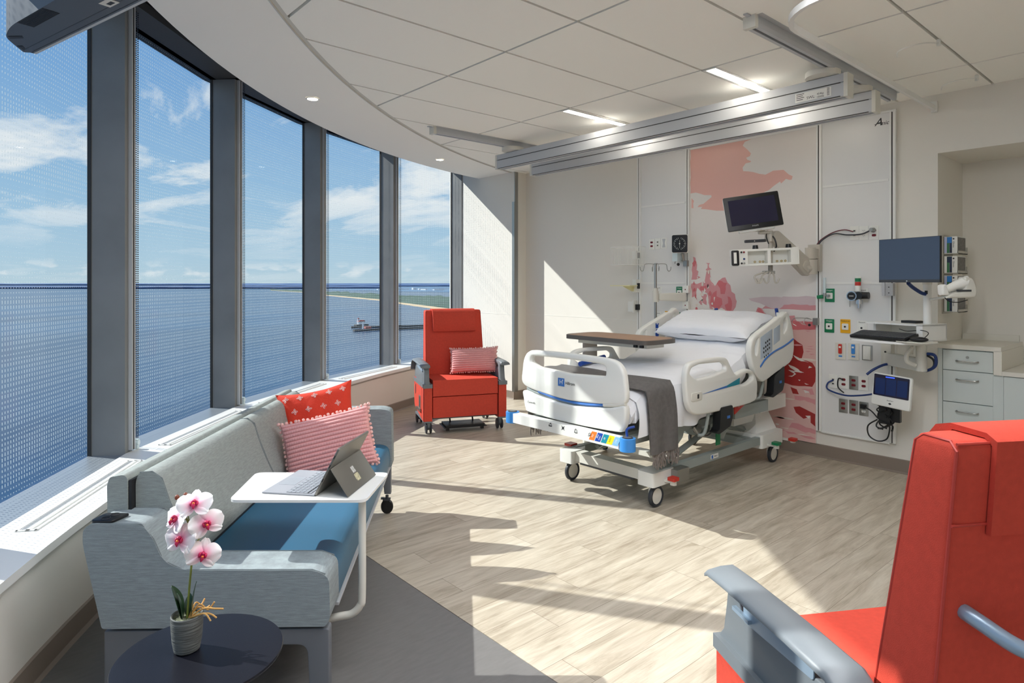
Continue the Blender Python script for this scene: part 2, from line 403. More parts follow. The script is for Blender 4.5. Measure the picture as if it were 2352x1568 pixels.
# linear air grilles set in the sill
mat('slot_dark', (90, 92, 92), .6)
first = None
GRLAB = ['white linear air grille set in the sill below the window nearest the far corner', 'white linear air grille in the sill just behind the red pillow', 'white linear air grille in the sill behind the middle of the sofa back', 'white linear air grille in the sill beside the near end of the sofa', 'white linear air grille in the sill at the picture edge']
for k in range(1, 6):
    a0, a1 = NODE[k] + 1.3, NODE[k + 1] - 1.3
    A = Vector((*shift(glseg(a0), a0, .30), SILL)); D = Vector((*shift(glseg(a1), a1, .30), SILL)); u = D - A; l = u.length
    M = frame(A, u, (u.y, -u.x, 0)) if False else frame(A, u, Vector((0, 0, 1)).cross(u))
    # local y points to one side; make it point into the room
    inw = Vector((GC[0], GC[1], SILL)) - A
    if (M.to_3x3() @ Vector((0, 1, 0))).dot(inw) < 0: M = frame(D, -u, Vector((0, 0, 1)).cross(-u))
    t_ = thing('air_grille', GRLAB[k - 1], 'air grille', tuple(A), 0, 'linear air grilles in the window sill')
    b = B('sill_white'); w = .078
    for (x0, x1, y0, y1) in ((0, l, 0, .008), (0, l, w - .008, w), (0, .01, 0, w), (l - .01, l, 0, w), (0, l, .036, .052)): b.box(x0, x1, y0, y1, 0, .005, M=M)
    obj('frame', b, t_, sm=0)
    b = B('slot_dark'); b.box(.01, l - .01, .009, .036, .0003, .0012, M=M); obj('slot', b, t_, sm=0)
    b = B('alu'); 
    for q in range(3): b.box(.012, l - .012, .013 + q * .008, .016 + q * .008, .001, .004, M=M)
    obj('bar', b, t_, sm=0)

# ---- windows
def glass_mat():
    m = bpy.data.materials.new('fritted_glass'); m.use_nodes = True; t = m.node_tree; t.nodes.clear()
    co = nd(t, 'ShaderNodeTexCoord').outputs['Object']; s_ = nd(t, 'ShaderNodeSeparateXYZ'); t.links.new(co, s_.inputs[0])
    x, _, z = s_.outputs
    rowf = mth(t, 'DIVIDE', z, .0245); row = mth(t, 'FLOOR', rowf)
    n = nd(t, 'ShaderNodeTexNoise', noise_dimensions='1D', i_Scale=1.0, i_Detail=2.0); t.links.new(mth(t, 'MULTIPLY', row, .21), n.inputs['W'])
    wn = nd(t, 'ShaderNodeTexWhiteNoise', noise_dimensions='1D'); t.links.new(row, wn.inputs['W'])
    prof = ramp(t, mth(t, 'DIVIDE', z, 2.7), [(0, g(.15)), (.04, g(.65)), (.30, g(.85)), (.37, g(.45)), (.40, g(.02)), (.46, g(.05)), (.52, g(.45)), (.62, g(.75)), (.75, g(.35)), (.88, g(.6)), (1, g(.6))])
    ln = mth(t, 'ADD', mth(t, 'MULTIPLY', n.outputs[0], 1.5), mth(t, 'MULTIPLY', wn.outputs[0], .45)); ln = mth(t, 'SUBTRACT', ln, .84); ln = mth(t, 'MULTIPLY', mth(t, 'ADD', ln, prof), .64)
    ln = mth(t, 'MINIMUM', mth(t, 'MAXIMUM', ln, 0), .68)
    fz = mth(t, 'FRACT', rowf); fx = mth(t, 'FRACT', mth(t, 'DIVIDE', x, .0215))
    mk = mth(t, 'MULTIPLY', mth(t, 'LESS_THAN', fz, ln), mth(t, 'LESS_THAN', fx, .25))
    tr = nd(t, 'ShaderNodeBsdfTransparent'); tr.inputs[0].default_value = (.90, .945, .95, 1)
    gs = nd(t, 'ShaderNodeBsdfGlossy'); gs.inputs['Roughness'].default_value = .03; gs.inputs[0].default_value = (.9, .95, 1, 1)
    fr = nd(t, 'ShaderNodeFresnel'); fr.inputs[0].default_value = 1.35
    m1 = nd(t, 'ShaderNodeMixShader'); t.links.new(mth(t, 'MULTIPLY', fr.outputs[0], .22), m1.inputs[0]); t.links.new(tr.outputs[0], m1.inputs[1]); t.links.new(gs.outputs[0], m1.inputs[2])
    df = nd(t, 'ShaderNodeBsdfDiffuse'); df.inputs[0].default_value = (.32, .38, .40, 1)
    tl = nd(t, 'ShaderNodeBsdfTranslucent'); tl.inputs[0].default_value = (.22, .26, .27, 1)
    ad = nd(t, 'ShaderNodeAddShader'); t.links.new(df.outputs[0], ad.inputs[0]); t.links.new(tl.outputs[0], ad.inputs[1])
    tp = nd(t, 'ShaderNodeMixShader'); tp.inputs[0].default_value = .72; t.links.new(tr.outputs[0], tp.inputs[1]); t.links.new(ad.outputs[0], tp.inputs[2])
    m2 = nd(t, 'ShaderNodeMixShader'); t.links.new(mk, m2.inputs[0]); t.links.new(m1.outputs[0], m2.inputs[1]); t.links.new(tp.outputs[0], m2.inputs[2])
    o = nd(t, 'ShaderNodeOutputMaterial'); t.links.new(m2.outputs[0], o.inputs[0]); MT['fritted_glass'] = m
glass_mat()
for k in range(len(NODE) - 1):
    A = Vector((*gl(NODE[k + 1]), 0)); D = Vector((*gl(NODE[k]), 0)); u = D - A; l = u.length; rz = math.atan2(u.y, u.x)
    b = B('fritted_glass'); b.poly([(0, 0, 0), (l, 0, 0), (l, 0, HEAD - SILL + .05), (0, 0, HEAD - SILL + .05)])
    w = obj('window_%d' % (k + 1), b, None, local=True, sm=0); w.location = (A.x, A.y, SILL); w.rotation_euler = (0, 0, rz); w['kind'] = 'structure'; W[w] = T(A.x, A.y, SILL, rz)
    h = HEAD - SILL
    b = B('sill_metal'); b.box(.02, l + .02, -.216, -.004, -.06, -.012); obj('bottom_frame', b, w, local=True, sm=0)
    b = B('dark_metal'); b.box(.0, l, -.25, -.004, h, h + .055, bev=.004); b.box(.0, l, -.05, .06, h, h + .42); b.box(0, l, -.30, -.20, h + .07, h + .38, bev=.01); obj('head_frame', b, w, local=True, sm=0)
# deep mullions, one at each joint, with a guide channel for the roller blind
for k in range(len(NODE)):
    a = NODE[k]; p = gl(a); rz = R(a - 90)     # local x along the facade (clockwise), local y outwards
    x0, x1 = 0, .08
    M = T(p[0], p[1], 0, rz)
    b = B('mullion_metal', 'dark_metal'); b.box(x0 - .0, x1, -.21, .004, SILL - .06, HEAD + .4, bev=.004, M=M); b.box(x0 - .006, x0 + .004, -.02, .0, SILL - .02, HEAD + .05, m=1, M=M); struct('trim_%d' % (k + 3), b, local=True, sm=0)
    b = B('alu', 'dark_metal'); b.box(x1 - .045, x1 - .004, -.232, -.211, SILL + .01, HEAD, bev=.003, M=M); b.box(x1 - .032, x1 - .02, -.2335, -.220, SILL + .01, HEAD, m=1, M=M)
    struct('trim_%d' % (k + 15), b, local=True, sm=0)
# plaster border, trim bead, tiles
AB = [96 + i * 1.5 for i in range(68)]
def trim_pt(a):
    v = Vector((math.cos(R(a)), math.sin(R(a)))); o = Vector(SC) - Vector(TC); bq = o.dot(v); cq = o.dot(o) - TR_ * TR_; t = -bq + math.sqrt(bq * bq - cq); q = Vector(SC) + v * t; return (q.x, q.y)
b = B('ceiling_gypsum')
b.loft([[(*circ(SC, SR, a), 3.5), (*circ(SC, SR, a), CEIL), (*trim_pt(a), CEIL), (*trim_pt(a), CEIL + .06), (*shift(circ(SC, SR, a), a, .02), CEIL + .06), (*shift(circ(SC, SR, a), a, .02), 3.5)] for a in AB])
struct('ceiling', b, local=True, sm=20)
b = B('alu'); b.mats = ['grid_metal']
b.loft([[(*shift(trim_pt(a), a, d), z) for d, z in ((-.004, CEIL + .01), (-.004, CEIL - .012), (.004, CEIL - .014), (.006, CEIL - .004), (.03, CEIL - .004), (.03, CEIL + .01))] for a in AB])
struct('trim_30', b, local=True, sm=30)
b = B('dark_metal'); b.loft([[(*circ(SC, SR + .02, a), 3.5), (*circ(SC, SR + .33, a), 3.5), (*circ(SC, SR + .33, a), 3.53), (*circ(SC, SR + .02, a), 3.53)] for a in AB]); struct('ceiling', b, local=True)
Q = [circ(TC, TR_ - .03, a) for a in range(98, 184, 2)] + [(XW, -2.2)]
i0 = [i for i, q in enumerate(Q) if q[0] < XW]; Q = [(XW, 7.0)] + [q for q in Q if q[0] < XW and q[1] > -2.1] + [(-.75, -2.2), (XW, -2.2)]
Q = [(XW, circ(TC, TR_ - .03, 107.6)[1])] + [q for q in Q[1:-2]] + [Q[-2], Q[-1]]
Q = [q for i, q in enumerate(Q) if i == 0 or (Vector(q) - Vector(Q[i - 1])).length > .01]
b = B('ceiling_tile')
for i in range(-4, 4):
    for j in range(-9, 9):
        x0 = 2.565 + 1.2195 * i; y0 = 2.395 + .6098 * j; gq = .009
        P = clip([(x0 + gq, y0 + gq), (x0 + 1.2195 - gq, y0 + gq), (x0 + 1.2195 - gq, y0 + .6098 - gq), (x0 + gq, y0 + .6098 - gq)], Q)
        if len(P) > 2: b.prism(P, CEIL - .005, CEIL + .02)
struct('ceiling', b, local=True, sm=0)
b = B('slot_dark'); b.prism(Q, CEIL + .02, CEIL + .05); struct('ceiling', b, local=True, sm=0)  # dark backing sheet puts the shade of the tile gaps into colour
b = B('white_paint'); b.prism([circ(GC, GR, a) for a in range(102, 195, 4)] + [(6.6, -2.5), (6.6, 7.55)], 3.55, 3.6); struct('ceiling', b, local=True, sm=0)

# ---- lamps of the room, plus added fill lights
def linear_lamp(x0, x1, y0, y1, label, lm='lamp_white'):
    t = thing('ceiling_light', label, 'ceiling light', ((x0 + x1) / 2, (y0 + y1) / 2, CEIL - .008), 0, 'slim linear lights in the tiled ceiling')
    b = B('white_plastic'); w = .018
    for (a, c, d, e) in ((x0, x1, y0, y0 + w), (x0, x1, y1 - w, y1), (x0, x0 + w, y0 + w, y1 - w), (x1 - w, x1, y0 + w, y1 - w)): b.box(a, c, d, e, CEIL - .010, CEIL - .0045)
    obj('frame', b, t, sm=0)
    b = B(lm); b.box(x0 + w, x1 - w, y0 + w, y1 - w, CEIL - .0085, CEIL - .005); obj('diffuser', b, t, sm=0)
linear_lamp(3.79, 4.99, 2.285, 2.39, 'lit slim linear ceiling light nearer the corner rail, beam crossing its end')
linear_lamp(3.79, 4.99, 3.635, 3.735, 'lit slim linear ceiling light further from the curtain track, shorter looking')
for (x, y) in ((1.0, .56), (1.0, 1.17), (2.22, 1.17), (2.22, .56)): linear_lamp(x - .6, x + .6, y, y + .105, 'added fill light, slim and unseen, above the photographer', 'lamp_fill')  # four unseen lamps added only to brighten the room
def downlight(x, y, label):
    t = thing('downlight', label, 'downlight', (x, y, CEIL - .006), 0, 'recessed downlights in the plaster border')
    b = B('white_plastic'); b.lathe([(.050, CEIL - .001), (.052, CEIL - .006), (.041, CEIL - .007), (.038, CEIL - .001)], 32, M=Matrix.Translation((x, y, 0))); obj('trim_ring', b, t)
    b = B('lamp_white'); b.lathe([(.0001, CEIL - .003), (.0385, CEIL - .003)], 32, M=Matrix.Translation((x, y, 0))); obj('lens', b, t)
downlight(2.089, 4.762, 'round recessed downlight in the curved plaster border, nearer the sofa windows')
downlight(4.235, 6.136, 'round recessed downlight in the curved plaster border above the far red recliner')

# ================================================================== outside
def water_mat():
    m = bpy.data.materials.new('lake_water'); m.use_nodes = True; t = m.node_tree; bb = t.nodes['Principled BSDF']
    co = nd(t, 'ShaderNodeTexCoord').outputs['Object']
    mp_ = nd(t, 'ShaderNodeMapping'); mp_.inputs['Rotation'].default_value = (0, 0, R(48)); mp_.inputs['Scale'].default_value = (.0006, .004, 1); t.links.new(co, mp_.inputs[0])
    n = nd(t, 'ShaderNodeTexNoise', i_Scale=1.0, i_Detail=6.0); t.links.new(mp_.outputs[0], n.inputs[0])
    t.links.new(ramp(t, n.outputs[0], [(.3, lin((4, 38, 68))), (.5, lin((8, 50, 84))), (.7, lin((22, 68, 102)))]), bb.inputs['Base Color'])
    bb.inputs['Roughness'].default_value = .22; bb.inputs['Specular IOR Level'].default_value = .5; bb.inputs['IOR'].default_value = 1.36
    n2_ = nd(t, 'ShaderNodeTexNoise', i_Scale=.25, i_Detail=6.0); t.links.new(co, n2_.inputs[0])
    bp = nd(t, 'ShaderNodeBump', i_Strength=.25, i_Distance=.5); t.links.new(n2_.outputs[0], bp.inputs['Height']); t.links.new(bp.outputs[0], bb.inputs['Normal']); MT['lake_water'] = m
water_mat()
ZS = -45
b = B('lake_water'); n = 48
rr = [.5, 30, 300, 3000, 45000]
b.loft([[(r * math.cos(2 * math.pi * i / n), r * math.sin(2 * math.pi * i / n), ZS) for i in range(n)] for r in rr], caps=False); struct('lake', b, local=True, sm=0)
mat('far_hills', (64, 96, 136), .9); mat('far_shore', (46, 78, 118), .9, var=(.004, .25)); mat('bar_trees', (58, 84, 66), .9, var=(.03, .45)); mat('beach_sand', (205, 180, 140), .9)  # far_hills and far_shore carry the distance haze in their blue
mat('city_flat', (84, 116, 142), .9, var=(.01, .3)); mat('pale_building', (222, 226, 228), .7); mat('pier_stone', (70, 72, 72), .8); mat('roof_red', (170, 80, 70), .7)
def ridge(name, d, l0, l1, zt, amp, m, thick, sc):
    bb = B(m); n = 140; r0 = []; r1 = []; r2 = []; r3 = []
    rings = []
    for i in range(n + 1):
        la = l0 + (l1 - l0) * i / n; h = zt + amp * mnoise.noise((i * sc, d * .01, 0)) + amp * .4 * mnoise.noise((i * sc * 4, d * .01, 3))
        rings.append([CW(la, d, ZS - 1), CW(la, d, ZS + (h - ZS) * .55), CW(la * (1 + thick / d * .5), d + thick * .5, h), CW(la * (1 + thick / d), d + thick, h * .9 + ZS * .1), CW(la * (1 + thick / d), d + thick, ZS - 1)])
    bb.loft(rings); struct(name, bb, local=True)
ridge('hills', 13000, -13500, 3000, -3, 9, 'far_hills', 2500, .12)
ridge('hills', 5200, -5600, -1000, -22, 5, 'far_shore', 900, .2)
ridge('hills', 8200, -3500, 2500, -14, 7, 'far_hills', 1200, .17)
def flat(name, P, z, m, struct_=True):
    bb = B(m); bb.prism(P, ZS - 1, z); return struct(name, bb, local=True, sm=0)
near = [(1485, 4008), (1272, 2988), (1027, 2212), (848, 1514), (754, 1260), (618, 870), (545, 695)]
sand = [(1500, 4060), (1313, 3087), (1084, 2333), (893, 1593), (796, 1331), (659, 928), (583, 743)]
far = [(1628, 4395), (1512, 3554), (1386, 2984), (1234, 2202), (1181, 1975), (1198, 1687), (1235, 1574)]
flat('beach', near + far[::-1], ZS + .6, 'beach_sand')
# wooded strip on the bar: rugged canopy
b = B('bar_trees'); rings = []
nseg = 90
def lerpP(P, t):
    s_ = t * (len(P) - 1); i = min(int(s_), len(P) - 2); f = s_ - i; return (P[i][0] + (P[i + 1][0] - P[i][0]) * f, P[i][1] + (P[i + 1][1] - P[i][1]) * f)
for i in range(nseg + 1):
    t = i / nseg; p = lerpP(sand, t); q = lerpP(far, t); r_ = []
    for j in range(13):
        f = j / 12; x = p[0] + (q[0] - p[0]) * f; y = p[1] + (q[1] - p[1]) * f
        h = 0 if j in (0, 12) else (1.0 + 7 * max(0, min(1, f * 2.2 - .3)) * (.55 + .9 * mnoise.noise((x * .02, y * .02, 1))))
        r_.append((x, y, ZS + .3 + max(0, h)))
    rings.append(r_)
b.loft(rings, closed=False); struct('forest_strip', b, local=True)
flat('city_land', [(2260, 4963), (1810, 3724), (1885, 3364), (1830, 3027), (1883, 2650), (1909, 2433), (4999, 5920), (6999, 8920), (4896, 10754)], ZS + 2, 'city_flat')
rs = random.Random(5); src = None; PB = []
for i in range(26):
    la = rs.uniform(-900, -250); d = rs.uniform(3900, 4700); x, y, _ = CW(la * d / 4300, d)
    if any((x - p) ** 2 + (y - q) ** 2 < 110 ** 2 for p, q in PB): continue
    PB.append((x, y))
    if src is None:
        b = B('pale_building'); b.box(-30, 30, -12, 12, 0, 9); src = obj('harbour_building', b, None, local=True, sm=0); src.location = (x, y, ZS + 2)
        tag(src, 'tiny pale building on the far shore beyond the bay', 'building', 'pale buildings on the far shore'); o = src
    else: o = dup(src, (x, y, ZS + 2))
    o.rotation_euler = (0, 0, rs.uniform(0, 3)); o.scale = (rs.uniform(.4, 1.3), rs.uniform(.6, 1.5), rs.uniform(.4, 1.5))
# canal piers with the lighthouse
t = thing('pier_lighthouse', 'small white lighthouse building with reddish roof at the tip of the canal pier', 'lighthouse', (324, 617, ZS))
b = B('pier_stone'); b.box(-6, 8, -3.2, 3.2, 0, 2.6); obj('footing', b, t, local=True, sm=0)
b = B('pale_building'); b.box(-3, 4, -2, 2, 2.6, 5.6); b.cyl((-2.5, 0, 2.6), (-2.5, 0, 8.4), 1.1); obj('wall', b, t, local=True)
b = B('roof_red'); b.prism([(-3.4, 0), (4.4, 0), (3.4, 1.4), (-2.4, 1.4)], -2.4, 2.4, M=Matrix.Translation((0, 0, 5.6)) @ Matrix.Rotation(R(90), 4, 'X')); b.cyl((-2.5, 0, 8.4), (-2.5, 0, 9.8), 1.2, .2); obj('roof', b, t, local=True)
t = thing('canal_light', 'small white light tower on the nearer canal pier', 'light tower', (302, 570, ZS))
b = B('pale_building'); b.cyl((0, 0, 0), (0, 0, 7.5), 1.0, .8); obj('tower', b, t, local=True)
b = B('roof_red'); b.box(2, 8, -2, 2, 1.5, 3.5); obj('shed', b, t, local=True, sm=0)
for P, nm, lb in (([(308, 607), (333, 596), (480, 536)], 'canal_pier', 'long dark canal pier carrying the lighthouse'), ([(288, 562), (314, 562), (470, 520)], 'canal_pier', 'long dark canal pier nearer the building')):
    b = B('pier_stone')
    for p, q in zip(P, P[1:]):
        d = Vector((q[0] - p[0], q[1] - p[1], 0)); b.box(0, d.length, -2, 2, ZS - 1, ZS + 1.8, M=Matrix.Translation((p[0], p[1], 0)) @ Matrix.Rotation(math.atan2(d.y, d.x), 4, 'Z'))
    tag(obj(nm, b, None, sm=0), lb, 'pier', 'canal piers')
# ================================================================== head wall
mat('panel_white', (224, 224, 222), .35); mat('art_base', (226, 221, 215), .4); mat('art_pink', (226, 178, 166), .4); mat('art_mauve', (209, 189, 190), .4)
mat('art_salmon', (212, 148, 150), .4); mat('art_rose', (208, 112, 116), .4); mat('art_blush', (219, 180, 173), .4); mat('art_red', (160, 48, 46), .4); mat('art_cream', (226, 212, 200), .4)
mat('screen_off', (30, 30, 56), .12, spec=.5); mat('screen_blue', (62, 76, 98), .2)
CH = 5.598
def channel(t, y, z0, z1, x=CH):
    b = B('sill_white', 'dark_metal'); b.box(x - .012, XW - .001, y - .024, y - .004, z0, z1, bev=.002); b.box(x - .012, XW - .001, y + .006, y + .020, z0, z1, bev=.002); b.box(x - .004, x + .006, y - .005, y + .007, z0, z1, m=1); obj('channel', b, t, sm=0)
def wall_panel(y0, y1, z0, label, joints, logo=False):
    t = thing('wall_panel', label, 'wall panel', (XW, (y0 + y1) / 2, z0))
    b = B('panel_white'); b.box(CH + .002, XW - .001, y0 + .02, y1 - .02, z0, 2.86); obj('panel', b, t, sm=0)
    b = B('sill_white'); b.box(CH - .010, XW - .001, y0 - .026, y1 + .026, 2.86, 2.876, bev=.002); obj('top_cap', b, t, sm=0)
    b = B('sill_white'); b.box(CH - .006, XW - .001, y0 + .02, y1 - .02, z0 - .012, z0, bev=.001); obj('bottom_cap', b, t, sm=0)
    for z in joints:
        b = B('sill_white'); b.box(CH - .003, CH + .002, y0 + .03, y1 - .03, z - .009, z + .009, bev=.001); obj('joint_strip', b, t, sm=0)
    channel(t, y0, z0, 2.86); channel(t, y1, z0, 2.86)
    if logo:
        b = B('ink'); b.text('A', .085, .0004, wallM(1.925, 2.795, CH + .001), shear=.35); b.text('mico', .046, .0004, wallM(1.868, 2.783, CH + .001), shear=.3); b.box(CH + .0005, CH + .0015, 1.905, 1.955, 2.782, 2.785); obj('logo', b, t, sm=0, label='dark script logo reading Amico')
    return t
wall_panel(3.70, 4.31, .23, 'narrow white head wall panel left of the pink landscape mural', (2.325, 1.5))
wall_panel(1.82, 2.392, .23, 'white head wall panel of gas outlets right of the mural, Amico logo at its top corner', (2.325, 1.5), True)
t = thing('mural_panel', 'pink and red lakeshore landscape mural panel behind the head of the bed', 'mural', (XW, 3.05, .11))
b = B('art_base'); b.box(CH + .004, XW - .001, 2.418, 3.676, .112, 2.85); obj('panel', b, t, sm=0)
b = B('sill_white'); b.box(CH - .004, XW - .001, 2.415, 3.68, 2.85, 2.866, bev=.002); obj('top_cap', b, t, sm=0)
def jag(P, k, amp, rs):
    out = []
    for i in range(len(P)):
        p, q = Vector(P[i]), Vector(P[(i + 1) % len(P)]); d = q - p; n_ = max(1, int(d.length / k)); nrm = Vector((-d.y, d.x)).normalized() if d.length > 1e-6 else Vector((0, 0))
        for j in range(n_): 
            a = p + d * (j / n_)
            if j: a += nrm * rs.uniform(-amp, amp)
            out.append((a.x, a.y))
    return out
